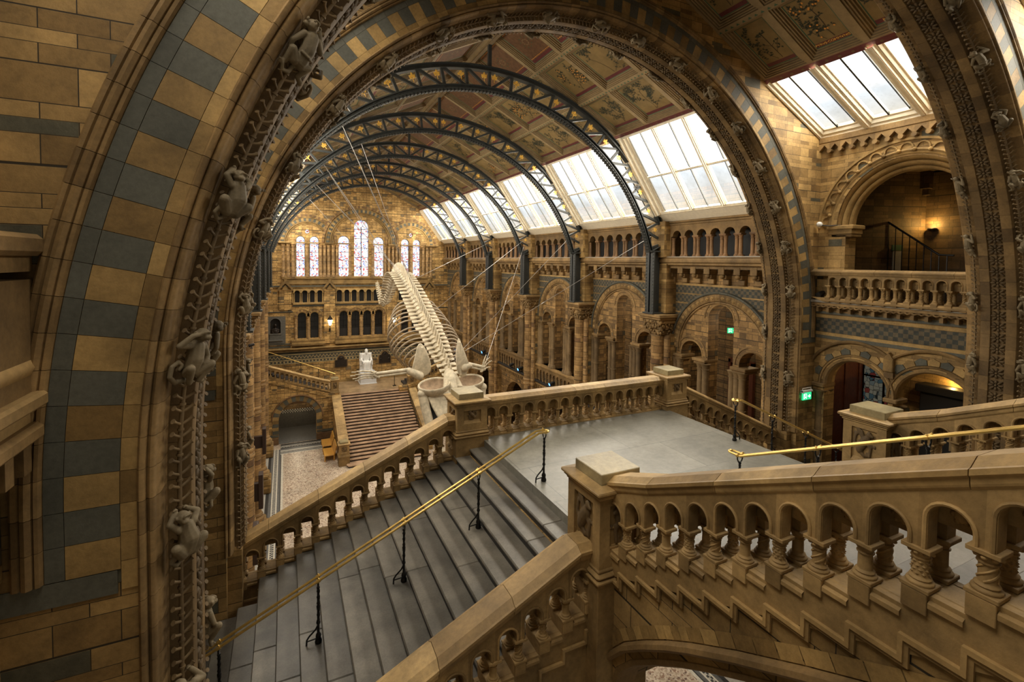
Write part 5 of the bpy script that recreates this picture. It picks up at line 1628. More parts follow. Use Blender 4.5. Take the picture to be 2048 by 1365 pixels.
# arch rings, mouldings
mb = MB(); bands = MB()
def rings(c, z, r0, w):
    fr = lambda n: [((c, EY-w, z), (math.cos(PI*q/n), 0, math.sin(PI*q/n)), (0,-1,0)) for q in range(n+1)]
    mb.sweep([(r0-.05,-.4),(r0-.05,-.1),(r0,-.02),(r0+.06,.0),(r0+.12,-.05),(r0+.18,.04),(r0+.24,.02),(r0+.26,-.4)], fr(40), True, True, 0)
    n = int(r0*19)
    for i in range(n):
        a0, a1 = PI*i/n, PI*(i+1)/n
        q = [(c+r*math.cos(a), z+r*math.sin(a)) for r, a in ((r0+.28,a0),(r0+.28,a1),(r0+.56,a1),(r0+.56,a0))]
        bands.panel(q, [], pm, EY-w-.01, EY, i % 2)
    mb.sweep([(r0+.57,-.2),(r0+.57,.04),(r0+.63,.05),(r0+.65,-.2)], fr(40), True, True, 0)
    n = int(r0*26)
    for i in range(n):
        a0, a1 = PI*i/n, PI*(i+1)/n
        q = [(c+r*math.cos(a), z+r*math.sin(a)) for r, a in ((r0+.70,a0),(r0+.70,a1),(r0+.92,a1),(r0+.92,a0))]
        bands.panel(q, [], pm, EY-w-.005, EY, 2 if i % 2 else 1)
rings(-4.76, 16.55, 1.65, .04); rings(4.76, 16.55, 1.65, .04); rings(0, 16.6, 2.62, .10)
for a, b in ((-7.3,-6.2),(-3.3,-2.5),(2.5,3.3),(6.2,7.3)): mb.box(a, b, EY-.26, EY, 16.44, 16.6, 0, None, .02)
for a, b in ((-5.75,-3.78),(-2.15,-1.0),(1.0,2.15),(3.78,5.75)): mb.box(a, b, EY-.12, EY, 16.46, 16.58, 0)
mb.tube([(-7.5,EY-.1,16.5),(-7.2,EY-.1,16.5)], .07, 8); mb.tube([(7.2,EY-.1,16.5),(7.5,EY-.1,16.5)], .07, 8)
# sills and string courses
mb.box(-6.9, 6.9, EY-.30, EY, 13.2, 13.4, 0, None, .03); mb.box(-6.9, 6.9, EY-.18, EY, 12.75, 13.2, 0)
mb.box(-8.6, 8.6, EY-.14, EY, 12.5, 12.62, 1); mb.box(-8.6, 8.6, EY-.10, EY, 12.42, 12.5, 0)
for a, b in ((-6.0,-3.36),(-2.4,2.4),(3.36,6.0)):
    mb.box(a, b, EY-.22, EY, 10.86, 11.05, 0, None, .03); mb.box(a, b, EY-.08, EY, 10.7, 10.86, 1)
    n = int((b-a-.1)/.6)
    mini_arcade(mb, n, a+.05, b-.05, 11.05, 11.95, 12.3, EY-.14, EY+.1, pm)
    mb.box(a, b, EY+.3, EY+.35, 11, 12.3, 2)
    for i in range(n+1):
        u = a+.05+(b-a-.1)*i/n
        for du in (-.07, .07):
            mb.M = Matrix.Translation((u+du, EY-.06, 11.05)); mb.lathe(colonnette(.88, .05, 8, .14, .1), 8); mb.M = None
# gables over the piers
for x in (-6.6, -2.88, 2.88, 6.6):
    w = .62
    mb.panel([(x-w,12.35),(x-w,12.15),(x-w+.14,12.15),(x-w+.14,12.3),(x,12.85),(x+w-.14,12.3),(x+w-.14,12.15),(x+w,12.15),(x+w,12.35),(x,13.15)], [], pm, EY-.32, EY, 0)
    mb.box(x-.16, x+.16, EY-.26, EY, 13.0, 13.5, 0, None, .05); mb.panel([(x-.3,12.2),(x+.3,12.2),(x,12.7)], [], pm, EY-.2, EY, 0)
    zb_ = 7.2 if abs(x) < 4 else 10.4
    mb.panel([(x-.5,zb_),(x+.5,zb_),(x+.5,12.3),(x-.5,12.3)], [], pm, EY-.12, EY, 3)
# string at springing of the lower windows, hood arches
mb.box(-8.6, -6.0, EY-.06, EY, 10.2, 10.28, 1); mb.box(6.0, 8.6, EY-.06, EY, 10.2, 10.28, 1)
for c, hw, z0, zs in low:
    fr = [((c, EY, zs), (math.cos(PI*q/16), 0, math.sin(PI*q/16)), (0,-1,0)) for q in range(17)]
    mb.sweep([(hw,-.3),(hw,.02),(hw+.08,.06),(hw+.1,.0)], fr, True, True, 0)
    for i in range(11):
        a0, a1 = PI*i/11, PI*(i+1)/11
        q = [(c+r*math.cos(a), zs+r*math.sin(a)) for r, a in ((hw+.1,a0),(hw+.1,a1),(hw+.28,a1),(hw+.28,a0))]
        bands.panel(q, [], pm, EY-.03, EY, 1 if i % 2 else 2)
    mb.sweep([(hw+.3,-.02),(hw+.3,.08),(hw+.36,.08),(hw+.38,-.02)], fr, True, True, 0)
# weathered ledge under the lower windows, and the base bands
for a, b in ((-6.1,-3.3),(-2.4,2.4),(3.3,6.1)):
    for q in range(4): mb.box(a, b, EY-.14-.09*q, EY, 7.55-.14*q, 7.70-.14*q, 0)
mb.box(-8.6, 8.6, EY-.42, EY, 6.78, 6.95, 0, None, .05); mb.box(-8.6, 8.6, EY-.25, EY, 6.6, 6.78, 4)
for z in (7.0, 7.25): mb.box(-8.6, -6.2, EY-.05, EY, z, z+.12, 1); mb.box(6.2, 8.6, EY-.05, EY, z, z+.12, 1)
mb.box(-8.6, 8.6, EY-.02, EY, 5.5, 6.6, 1)
mb.box(-8.6, 8.6, EY-.06, EY, 6.3, 6.36, 5); mb.box(-8.6, 8.6, EY-.06, EY, 5.78, 5.84, 5); mb.box(-8.6, 8.6, EY-.06, EY, 5.48, 5.54, 5)
z0, z1 = 5.9, 6.22; n = 58
for i in range(n):
    u0 = -8.6+17.2*i/n; u1 = u0+17.2/n; um = (u0+u1)/2; t = .07
    mb.panel([(u0,z0),(um,z1-t),(u1,z0),(u1,z0+t),(um,z1),(u0,z0+t)], [], pm, EY-.05, EY, 5)
    mb.box(u0+.03, u0+.15, EY-.05, EY, 5.60, 5.72, 5)
mb.box(-8.6, 8.6, EY-.12, EY, 3.3, 3.6, 0)
struct(mb.build('trim_5', [M['block'], M['slate'], M['black'], M['wallfar'], M['blockdk'], M['zig']]))
struct(bands.build('trim_6', [M['slate'], M['block'], M['redcol']]))
# columns between the big windows and between the lower ones
def column_row(name, items, r, h, z, mat, label):
    root = bpy.data.objects.new(name, None); C.objects.link(root); struct(root); root.location = (0, EY, z); root['label'] = label
    mb = MB(); mb.lathe(colonnette(h, r, 12, .28, .25, 1.5), 14); o = None
    for x, d in items:
        if o is None: o = mb.build('column', mat, root, (x, -d, 0))
        else: inst(o, 'column', root, (x, -d, 0))
column_row('trim_7', [(s*x, .12) for s in (-1,1) for x in (2.95, 2.55, 3.3, 6.35, 6.75, 4.76, 5.95, 3.62)] + [(s*1.05, .08) for s in (-1,1)] + [(s*2.2,.1) for s in (-1,1)], .14, 3.05, 13.4, M['shaft'], 'round columns between the stained glass windows')
column_row('trim_8', [(x, .02) for x in (-2.15,-1.08,0,1.08,2.15)] + [(s*x, .02) for s in (-1,1) for x in (3.66, 4.71, 5.76)], .13, 2.6, 7.15, M['shaft'], 'short columns between the lower dark windows of the end wall')
mb = MB()
for c, hw, z0, zs in low:
    mb.box(c-hw, c+hw, EY+.25, EY+.3, z0, zs+hw, 0)
    for q in range(1, 5): mb.box(c-hw, c+hw, EY+.22, EY+.25, z0+.5*q, z0+.5*q+.03, 1)
    mb.box(c-.015, c+.015, EY+.22, EY+.25, z0, zs+hw, 1)
    mb.box(c-hw+.04, c+hw-.04, EY+.20, EY+.21, z0, z0+.75, 2)
WN[0] += 1; struct(mb.build('window_%d' % WN[0], [M['glassdk'], M['iron'], M['black']]))
# memorial: grey surround, niche and bust
root = thing('memorial_niche', 'grey stone memorial surround with niche at the left end of the far wall', 'memorial', (-7.42, EY-.06, 7.4))
mb = MB(); mb.panel([(-.82,0),(.82,0),(.82,2.45),(-.82,2.45)], [arch_hole(0, .42, .9, 1.85)[::-1]], pm, 0, .08, 0)
mb.panel(arch_hole(0,.42,.9,1.85), [], pm, .35, .4, 1); mb.box(-.5,.5,-.1,.02,.80,.9,0,None,.02); mb.box(-.46,.46,-.06,.02,.35,.8,0); mb.box(-.6,.6,-.12,.02,.22,.35,0,None,.03)
mb.sweep([(.42,-.02),(.42,.03),(.48,.03),(.5,-.02)], [((0,0,1.85),(math.cos(PI*q/14),0,math.sin(PI*q/14)),(0,-1,0)) for q in range(15)], True, True, 0)
mb.build('surround', [M['grey'], M['black']], root)
b = MB()
b.ball((0,0,.52),(.10,.11,.13)); limb(b, [(0,.01,.30),(0,0,.44)], [.07,.06]); limb(b, [(-.2,.02,.2),(0,.03,.26),(.2,.02,.2)], [.10,.12,.10]); b.ball((0,.02,.12),(.22,.14,.16)); b.ball((0,-.09,.53),(.025,.03,.03))
b.ball((-.18,0,.08),(.1,.1,.1)); b.ball((.18,0,.08),(.1,.1,.1)); b.box(-.16,.16,-.1,.1,-.02,.03)
me = remesh(b, 'bust', .016, M['bronze'], 3)
o = bpy.data.objects.new('bronze_bust', me); C.objects.link(o); o.scale = (1.3,1.3,1.35); o.location = (-7.42, EY+.12, 8.33); tag(o, 'dark bronze bust of a person standing in the grey niche', 'bust')
# wall plaques
def plaque(x0, x1, z0, z1, label, reliefs):
    root = thing('wall_plaque', label, 'plaque', ((x0+x1)/2, EY-.02, z0), 0, 'memorial plaques')
    w = (x1-x0)/2; h = z1-z0; mb = MB()
    pts = [(-w,0),(w,0),(w,h*.62),(w*.62,h*.62)] + [(w*.62*math.cos(PI*q/10), h*.62+(h*.38)*math.sin(PI*q/10)) for q in range(1,10)] + [(-w*.62,h*.62),(-w,h*.62)]
    mb.panel(pts, [], pm, -.06, 0, 0); mb.build('frame', M['blockdk'], root)
    mb = MB(); k = .86; mb.panel([(a*k, h*.05+b*k) for a, b in pts], [], pm, -.085, -.06, 0)
    if reliefs:
        for a, b in ((-.3,.35),(.3,.35),(0,.75),(-.3,.6),(.3,.6)): mb.ball((a*w*2, -.08, b*h), (.10,.04,.13), 8, 5)
    else: mb.ball((0,-.08,h*.72),(.16,.04,.14),8,5)
    mb.build('bronze_plate', M['bronze'], root)
plaque(-2.49, -1.25, 4.80, 6.05, 'dark bronze wall plaque left of the white seated statue', False)
plaque(1.55, 2.85, 4.85, 6.2, 'dark bronze wall plaque right of the white seated statue, with raised figures', True)
# wall lanterns
def lantern(x, label):
    root = thing('wall_lantern', label, 'lantern', (x, EY-.12, 8.35), 0, 'wall lanterns')
    mb = MB(); mb.tube([(0,0,.1),(0,-.15,.05),(0,-.3,.15),(0,-.3,.55)], .03, 6); mb.ball((0,-.02,.1),(.08,.04,.2),8,5); mb.ball((0,-.15,.0),.05,6,4); mb.build('bracket', M['iron'], root)
    mb = MB(); mb.lathe([(.08,.55),(.21,1.05),(.21,1.07),(.0,1.07)], 6, (0,-.3,0), 0, .5, False); mb.build('lamp_glass', M['lamp'], root)
    mb = MB(); mb.lathe([(.25,1.07),(.25,1.10),(.12,1.32),(.06,1.36),(.06,1.44),(.0,1.5)], 6, (0,-.3,0), 0, .5, False)
    for q in range(6): a = q*PI/3; mb.tube([(math.cos(a)*.085,-.3+math.sin(a)*.085,.55),(math.cos(a)*.215,-.3+math.sin(a)*.215,1.06)], .014, 4)
    mb.lathe([(.0,.5),(.09,.52),(.09,.56),(0,.56)], 8, (0,-.3,0)); mb.build('lantern_frame', M['iron'], root)
lantern(-2.86, 'lit black wall lantern left of the four dark windows of the end wall')
lantern(3.05, 'lit black wall lantern right of the four dark windows, close to the skeleton tail')

# ---- far staircase
LZ = 3.44
mb = MB(); mb.box(-8.6, 8.6, 43.0, EY, 3.0, LZ, 0); struct(mb.build('floor_stair_landing', M['edgefl'] if False else stone('landing_sand', (.30,.215,.12), (.36,.26,.15), rough=.4, bump=.05, grain=6))) 
root = thing('staircase', 'broad straight far staircase with pink-brown steps below the white statue', 'stairs', (.55, 35.9, 0))
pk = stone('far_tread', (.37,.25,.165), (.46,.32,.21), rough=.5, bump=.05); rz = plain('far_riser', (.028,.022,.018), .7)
n = 22
for i in range(n):
    mb = MB(); y0 = 7.1*i/n; z = LZ*(i+1)/n; w0, w1 = -2.9, 2.75
    if i == 0:
        mb.panel([(w0-.3,y0-.1),(w0-.2,y0-.45),(w1+.2,y0-.45),(w1+.3,y0-.1),(w1,y0+.5),(w0,y0+.5)], [], lambda u,v,w: (u,v,w), z, z-.05, 0)
        mb.panel([(w0-.28,y0-.1),(w0-.18,y0-.42),(w1+.18,y0-.42),(w1+.28,y0-.1),(w1,y0+.5),(w0,y0+.5)], [], lambda u,v,w: (u,v,w), z-.05, 0, 1)
    else:
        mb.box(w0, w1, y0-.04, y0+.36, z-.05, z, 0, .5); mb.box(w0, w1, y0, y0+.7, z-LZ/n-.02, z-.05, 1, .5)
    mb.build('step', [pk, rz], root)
def far_coping(x0, x1, label):
    root = thing('stair_parapet', label, 'stair parapet', ((x0+x1)/2, 36.5, 0), 0, 'far stair parapets')
    w = (x1-x0)/2; mb = MB()
    a, b, za, zb = 0, 6.4, 1.42, 3.75
    mb.panel([(a,0),(b,0),(b,zb-.12),(a,za-.12)], [], lambda u,v,q: (q,u,v), -w+.08, w-.08, 0); mb.build('wall', M['wallfar'], root)
    mb = MB()
    for i in range(6):
        u0, u1 = a+(b-a)*i/6+.01, a+(b-a)*(i+1)/6-.01
        f = lambda u: za+(zb-za)*(u-a)/(b-a)
        mb.sweep([(-w,-.12),(-w,-.03),(-w+.1,-.03),(-w+.1,0),(w-.1,0),(w-.1,-.03),(w,-.03),(w,-.12)], [((0,u0,f(u0)),(1,0,0),(0,0,1)),((0,u1,f(u1)),(1,0,0),(0,0,1))], True, True, 0, None, False)
    mb.build('coping', M['cope'], root)
far_coping(-3.1, -2.38, 'sloping stone parapet on the left of the far staircase, behind the benches')
far_coping(3.35, 4.05, 'sloping stone parapet on the right of the far staircase, beside the skull')
pedestal('small far pedestal at the foot of the far staircase, beside the two benches', -2.78, 36.35, 1.75, .55, 0, .64)
pedestal('small far pedestal at the left head of the far staircase, below the left side flight', -2.85, 42.75, 5.0, 3.6, 3.2, .55)
pedestal('small far pedestal at the right head of the far staircase, partly behind the shoulder blade', 3.75, 42.9, 4.75, 3.5, 3.2, .55)
# side flights with arch below (left one in view)
def side_wall(sg, label):
    root = bpy.data.objects.new('wall_side_flight', None); C.objects.link(root); struct(root); root.location = (sg*5.5, 42.3, 0); root['label'] = label
    mb = MB(); m = lambda u, v, w: (sg*u-sg*5.5, w-42.3, v)
    zt = lambda u: 3.72 + (abs(u)-3.2)*.355
    mb.panel([(2.6,0),(8.6,0),(8.6,zt(8.6)),(3.2,zt(3.2)),(2.6,3.7)], [arch_hole(5.72,1.42,-.01,1.95)[::-1]], m, 42.4, 43.0, 0)
    mb.build('masonry', M['wallfar'], root)
    mb = MB()
    n = 17
    for i in range(n):
        a0, a1 = PI*i/n, PI*(i+1)/n
        q = [(5.72+r*math.cos(a), 1.95+r*math.sin(a)) for r, a in ((1.44,a0),(1.44,a1),(1.85,a1),(1.85,a0))]
        mb.panel(q, [], m, 42.37, 42.4, 1 if i % 2 else 0)
    f2 = [((sg*.22, .08, 1.95), (math.cos(PI*q/20), 0, math.sin(PI*q/20)), (0,-1,0)) for q in range(21)]
    mb.sweep([(1.87,-.02),(1.88,.07),(1.95,.07),(1.97,-.02)], f2, True, True, 2)
    for u in (4.08, 7.36):
        for z in range(7):
            mb.box(sg*(u-.22)-sg*5.5, sg*(u+.22)-sg*5.5, .06, .1, .28*z, .28*z+.27, (z % 2))
    for a, b in ((2.9,4.28),(7.16,8.6)):
        mb.box(sg*a-sg*5.5, sg*b-sg*5.5, -.03, .1, 0, .55, 2, None, .02); mb.box(sg*a-sg*5.5, sg*b-sg*5.5, .03, .1, .62, .78, 1)
    mb.build('arch_stones', [M['block'], M['slate'], M['redcol']], root)
    mb = MB(); mb.box(-2.5, 2.5, 4.2, 4.3, 0, 3.0); mb.box(-2.5,-2.4,.7,4.3,0,3.0); mb.box(2.4,2.5,.7,4.3,0,3.0); mb.box(-2.4,2.4,.12,4.2,.0,.012,1); mb.box(-2.4,2.4,4.15,4.2,0,1.3,2); mb.box(-2.4,2.4,4.12,4.16,1.3,1.6,3); mb.build('passage', [M['walldark'], M['fgrey'], M['grey'], M['fpat']], root)
    # stepped moulding under the balustrade
    mb = MB()
    for i in range(17):
        u = 3.3+.305*i; z = zt(u)-.25
        mb.box(sg*u-sg*5.5, sg*(u+.29)-sg*5.5, .02, .1, z, z+.07)
    mb.build('stepped_moulding', M['block'], root)
side_wall(-1, 'wall with striped round archway under the left side flight of the far staircase'); side_wall(1, 'wall with round archway under the right side flight of the far staircase')
balustrade('stone_balustrade', 'small far balustrade climbing left above the striped archway', 'far stair balustrades', (-3.35, 42.6, 4.02), PI, 14, .335, .122, .80, detail=False, bands=False, drop=.22)
balustrade('stone_balustrade', 'small far balustrade climbing right of the far staircase, behind the skeleton', 'far stair balustrades', (4.1, 42.6, 4.02), 0, 13, .335, .122, .80, detail=False, bands=False, drop=.22)
mb = MB()
def side_steps(sg, label):
    root = thing('staircase', label, 'stairs', (sg*3.3, 43.0, LZ))
    for i in range(15):
        m2 = MB(); m2.box(sg*i*.33, sg*(i+1)*.33+sg*.02, 0, 2.2, .16*i, .16*(i+1), 0, .5, .01); m2.build('step', rz, root)
side_steps(-1, 'dark side steps climbing left from the landing of the far staircase'); side_steps(1, 'dark side steps climbing right from the landing beside the statue')
# thin rails on the far flights
root = thing('iron_handrail', 'thin dark handrail above the far left balustrade', 'handrail', (-2.61, 45.0, LZ), 0, 'thin iron handrails')
mb = MB(); P = [(0,0,1.35),(-5.6,0,3.8)]; mb.tube(P, .035, 6); mb.build('rail', M['brass'], root)
m2 = MB()
for t in (.02,.25,.5,.75): m2.tube([(-5.6*t,0,1.35+2.45*t),(-5.6*t,0,1.35+2.45*t-1.1)], .02, 5)
m2.build('iron_post', M['iron'], root)
root = thing('iron_handrail', 'short dark handrail at the right edge of the far steps', 'handrail', (3.2, 36.6, 0), 0, 'thin iron handrails')
mb = MB(); mb.tube([(0,0,1.1),(0,6.2,4.3)], .025, 6); mb.build('rail', M['iron'], root)
m2 = MB()
for t in (.02,.35,.68,.98): m2.tube([(0,6.2*t,1.1+3.2*t),(0,6.2*t,3.2*t+.1)], .02, 5)
m2.build('iron_post', M['iron'], root)
root = thing('iron_handrail', 'dark handrail post by the side steps right of the statue', 'handrail', (2.35, 44.0, LZ), 0, 'thin iron handrails')
mb = MB(); mb.tube([(0,0,1.0),(1.2,0,1.0),(4.5,0,2.6)], .03, 6); mb.build('rail', M['iron'], root)
m2 = MB(); m2.tube([(.1,0,1.0),(.1,0,0)], .03, 5); m2.box(-.05,.25,-.12,.12,0,.05); m2.build('iron_post', M['iron'], root)
# statue on white plinth
o = MB().box(-.72, .72, -.72, .72, 0, 1.02, 0, .5, .02).box(-.78,.78,-.78,.78,0,.06,0,.5,.01).build('statue_plinth', M['plinthw'], None, (.38, 46.3, LZ))
tag(o, 'white box plinth under the white seated statue', 'plinth')
b = MB()
b.box(-.48,.48,-.1,.5,0,.12); b.box(-.46,.46,.0,.5,.1,.62); b.box(-.46,.46,.38,.5,.5,1.35); b.box(-.48,-.36,-.1,.5,.5,.86); b.box(.36,.48,-.1,.5,.5,.86)
limb(b, [(0,.22,.62),(0,.20,.95),(0,.16,1.25)], [.26,.25,.22]); limb(b, [(-.26,.16,1.28),(.26,.16,1.28)], [.13,.13])
b.ball((0,.08,1.56),(.135,.15,.17)); b.ball((0,-.03,1.44),(.10,.09,.15)); b.ball((0,-.07,1.56),(.03,.04,.04)); limb(b,[(0,.14,1.3),(0,.1,1.45)],[.1,.09])
for s in (-1, 1):
    limb(b, [(s*.28,.16,1.26),(s*.36,.1,.98),(s*.36,-.1,.88),(s*.24,-.28,.76)], [.11,.095,.075,.05])
    limb(b, [(s*.13,.15,.68),(s*.17,-.24,.72),(s*.16,-.26,.36),(s*.16,-.3,.12)], [.15,.13,.10,.085]); b.ball((s*.17,-.40,.08),(.07,.15,.06))
    for k in range(4): limb(b, [(s*(.20+.03*k),-.28,.74),(s*(.20+.03*k),-.35,.68)], [.02,.015], 6)
limb(b, [(-.05,.0,.6),(0,-.12,.2)], [.2,.14])
me = remesh(b, 'seated_statue', .025, M['marble'], 3)
o = bpy.data.objects.new('seated_statue', me); C.objects.link(o); o.location = (.30, 46.35, LZ+1.02); o.scale = (1.22,1.22,1.25); tag(o, 'white marble statue of a seated bearded person', 'statue')
# benches
def bench(x, y, label):
    root = thing('wooden_bench', label, 'bench', (x, y, 0), 0, 'orange wooden benches')
    mb = MB(); mb.box(-.42,.30,-.78,.78,.38,.46,0,None,.02); mb.build('seat', M['wood'], root)
    mb = MB(); mb.add([(.24,-.78,.46),(.24,.78,.46),(.40,.78,1.08),(.40,-.78,1.08),(.32,-.78,.44),(.32,.78,.44),(.46,.78,1.08),(.46,-.78,1.08)], [(0,1,2,3),(4,5,6,7),(0,1,5,4),(2,3,7,6),(0,3,7,4),(1,2,6,5)], 0); mb.build('backrest', M['wood'], root)
    for q in (-.72,.72):
        for xx in (-.38,.26):
            mb = MB(); mb.box(xx-.04,xx+.04,q-.05,q+.05,0,.38); mb.build('leg', M['wood'], root)
bench(-3.62, 38.1, 'orange wooden bench nearer the viewer, against the far stair parapet')
bench(-3.62, 40.15, 'orange wooden bench farther back, against the far stair parapet')
# ------------------------------------------------------------------ whale skeleton
def catmull(P, t):
    n = len(P)-1; x = t*n; i = min(int(x), n-1); f = x-i
    p0, p1, p2, p3 = P[max(i-1,0)], P[i], P[i+1], P[min(i+2,n)]
    return .5*((2*p1)+(p2-p0)*f+(2*p0-5*p1+4*p2-p3)*f*f+(3*p1-p0-3*p2+p3)*f**3)
SP = [Vector(p) for p in [(.30,20.9,9.75),(.2,22.0,10.45),(.1,23.2,11.25),(0,24.6,12.0),(0,26.4,12.85),(0,28.6,13.70),(-.05,30.3,14.2),(-.1,31.8,13.95),(-.1,33.4,12.95),(-.12,34.9,11.95),(-.1,36.0,11.8),(-.2,36.9,12.6),(-.25,37.4,13.3)]]
wh = thing('whale_skeleton', 'pale whale skeleton diving towards the viewer, hung over the hall', 'whale skeleton', (0, 22, 0))
inv = Matrix.Translation((0,-22,0))
NV = 64
rows = []
for i in range(NV):
    t = (i+.5)/NV; t = t**.93
    p = catmull(SP, t); d = (catmull(SP, min(1,t+.01))-catmull(SP, max(0,t-.01))).normalized()
    side = Vector((1,0,0)); side = (side-d*side.dot(d)).normalized(); up = side.cross(d)
    if up.z < 0 and t < .6: up = -up
    rows.append((t, p, d, side, up))
# keep the dorsal direction continuous down the tail
for i in range(1, NV):
    t, p, d, s, u = rows[i]
    if u.dot(rows[i-1][4]) < 0: rows[i] = (t, p, d, s, -u)
def vert_mesh(spine=2.9, trans=2.7):
    mb = MB()
    mb.lathe([(0,-.42),(.75,-.46),(1,-.36),(.8,0),(1,.36),(.75,.46),(0,.42)], 14, split=80)
    for a, l, w, th in ((PI/2, spine, .40, .16), (.06, trans, .42, .16), (PI-.06, trans, .42, .16)):
        c, s = math.cos(a), math.sin(a); e = Vector((c,s,0)); n = Vector((-s,c,0)); z = Vector((0,0,1))
        fr = []
        for q, (r_, ww, tt) in enumerate(((.6,.40,.30),(1.2,.30,.2),(l*.72,.36,.13),(l-.12,w,.10),(l,w*.6,.05))):
            fr.append((e*r_ + z*(-.16*q if a == PI/2 else .05*q), n*tt, z*ww))
        mb.sweep([(-1,-.7),(-1,.7),(0,1),(1,.7),(1,-.7),(0,-1)], fr, True, True, 0, .5)
    return mb
v0 = None
for i, (t, p, d, s, u) in enumerate(rows):
    gap = (catmull(SP, min(1,((i+1.5)/NV)**.93))-p).length if i < NV-1 else .12
    rad = .235 if t < .6 else .245*max(.16, 1-(t-.6)*1.6)
    if t < .14: rad *= .62+t*2.7
    R = Matrix((s*rad, u*rad, -d*min(gap*.92, rad*2.0))).transposed().to_4x4()
    tr = 1.15 if .2 < t < .5 else (1.0 if t < .2 else max(.55, 1.15-(t-.5)*1.6))
    Mx = inv @ Matrix.Translation(p) @ R @ Matrix.Diagonal((tr,1.0,1,1))
    if v0 is None: v0 = vert_mesh().build('vertebra', M['bone'], wh); v0.matrix_basis = Mx
    else: inst(v0, 'vertebra', wh, M=Mx)
# ribs: only on the chest, thin and strongly bowed
for k in range(15):
    i = 3 + int(k*1.12); t, p, d, s, u = rows[i]
    f = math.sin(PI*(k+1.6)/18.5)
    W = .50+.95*f; D = .8+1.5*f
    for sg in (-1, 1):
        mb = MB(); pts = []; rs = []
        for q in range(15):
            a = q/14
            x = W*math.sin(PI*min(1, a*1.05)*.80)*1.08; y = .22*math.sin(min(1,a*2)*PI)*(1-a) - D*(a**1.5)
            pts.append(p - Vector((0,22,0)) + s*sg*(.20+x) + u*y*.75 + Vector((0,0,1))*y*.35 + d*(.42*a*D))
            rs.append(.024+.016*math.sin(a*PI))
        mb.tube(pts, 1, 7, rs=rs, flat=1.3)
        mb.build('rib', M['rib'], wh)
# skull
c = Vector((-.02, 19.9, 9.38))
def W3(x, y, z):   # local skull frame: x right, y forward (down the dive), z dorsal
    f = Vector((0,-.62,-.785)); up = Vector((0,-.785,.62)); r = Vector((1,0,0))
    return c + r*x + f*y + up*z
def X2(x): return .22 - (x-.22)     # mirror about the skull midline
b = MB()
# broad tapering beak of the upper jaw, tilted forward
poly = [(-.98,9.05),(-.55,9.22),(-.1,9.2),(.22,9.1),(.54,9.2),(.99,9.22),(1.42,9.05),(1.25,8.6),(.92,7.9),(.62,7.1),(.32,6.5),(.12,6.5),(-.18,7.1),(-.48,7.9),(-.81,8.6)]
b.panel(poly, [], lambda u, v, w: (u, 20.25-(9.2-v)*.33+w-22-.10*math.cos((u-.22)*1.6), v), -.09, .09, 0)
me = remesh(b, 'upper_jaw', .03, M['bone'], 4); inst(me, 'upper_jaw', wh)
for mir in (0, 1):
    fx = X2 if mir else (lambda x: x)
    b = MB(); limb(b, [(fx(-1.16),20.35-22,9.15),(fx(-1.08),20.2-22,8.6),(fx(-.93),19.95-22,7.8),(fx(-.6),19.6-22,6.9),(fx(-.1),19.3-22,6.2)], [.22,.215,.20,.16,.09], 12); b.ball((fx(-1.18),20.3-22,9.2),(.23,.2,.2),12,8)
    inst(remesh(b, 'lower_jaw', .03, M['bone'], 3), 'lower_jaw', wh)
b = MB()
limb(b, [(.22,20.9-22,9.8),(.22,20.6-22,9.55),(.22,20.3-22,9.2)], [.26,.30,.26], 12)
for sg in (-1, 1): limb(b, [(.22+sg*.2,20.7-22,9.75),(.22+sg*.34,20.35-22,9.35),(.22+sg*.3,20.1-22,8.9)], [.13,.12,.1], 10)
inst(remesh(b, 'skull', .03, M['bone'], 3), 'skull', wh)
for cx, rx in ((-.62,.74),(1.02,.72)):
    ax = Vector((-.10,-.26,.95)).normalized(); e1 = Vector((1,0,.12*(1 if cx < 0 else -1))); e1 = (e1-ax*e1.dot(ax)).normalized(); e2 = ax.cross(e1)
    R4 = Matrix.Translation((cx, 20.45-22, 9.48)) @ Matrix((e1*rx, e2*.55, ax*.62)).transposed().to_4x4()
    b = MB(); b.M = R4; b.lathe([(0,-.70),(.40,-.68),(.74,-.56),(.95,-.28),(1.0,.02),(.985,.12),(.95,.15),(.90,.12),(.86,.02)], 28, split=80); b.build('cheek_bowl', M['bone'], wh)
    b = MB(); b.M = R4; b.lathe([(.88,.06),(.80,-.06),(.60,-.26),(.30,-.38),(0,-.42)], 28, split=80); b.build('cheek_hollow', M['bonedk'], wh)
# shoulder blades
def scap(pts, th, off):
    b = MB(); P = [Vector(p) for p in pts]
    n = (P[2]-P[0]).cross(P[4]-P[0]).normalized()*th
    cen = sum(P, Vector())/len(P)
    v = [tuple(p+n*(.3)) for p in P] + [tuple(p-n*.3) for p in P] + [tuple(cen+n*.9), tuple(cen-n*.9)]
    k = len(P); f = []
    for i in range(k):
        j = (i+1) % k; f += [(i, j, 2*k), (k+j, k+i, 2*k+1), (i, k+i, k+j, j)]
    b.add(v, f, 0, .5, True); return b
lsc = [(-1.10,21.3,9.70),(-1.38,21.5,9.98),(-1.30,21.6,10.5),(-1.14,21.6,11.1),(-.95,21.6,11.2),(-.72,21.5,10.85),(-.55,21.4,10.35),(-.52,21.3,9.95),(-.70,21.2,9.72)]
rsc = [(.66,20.6,9.7),(.44,20.6,10.1),(.38,20.6,10.7),(.46,20.6,11.25),(.56,20.6,11.5),(.72,20.55,11.1),(.92,20.5,10.55),(1.02,20.4,10.2),(.9,20.5,9.8)]
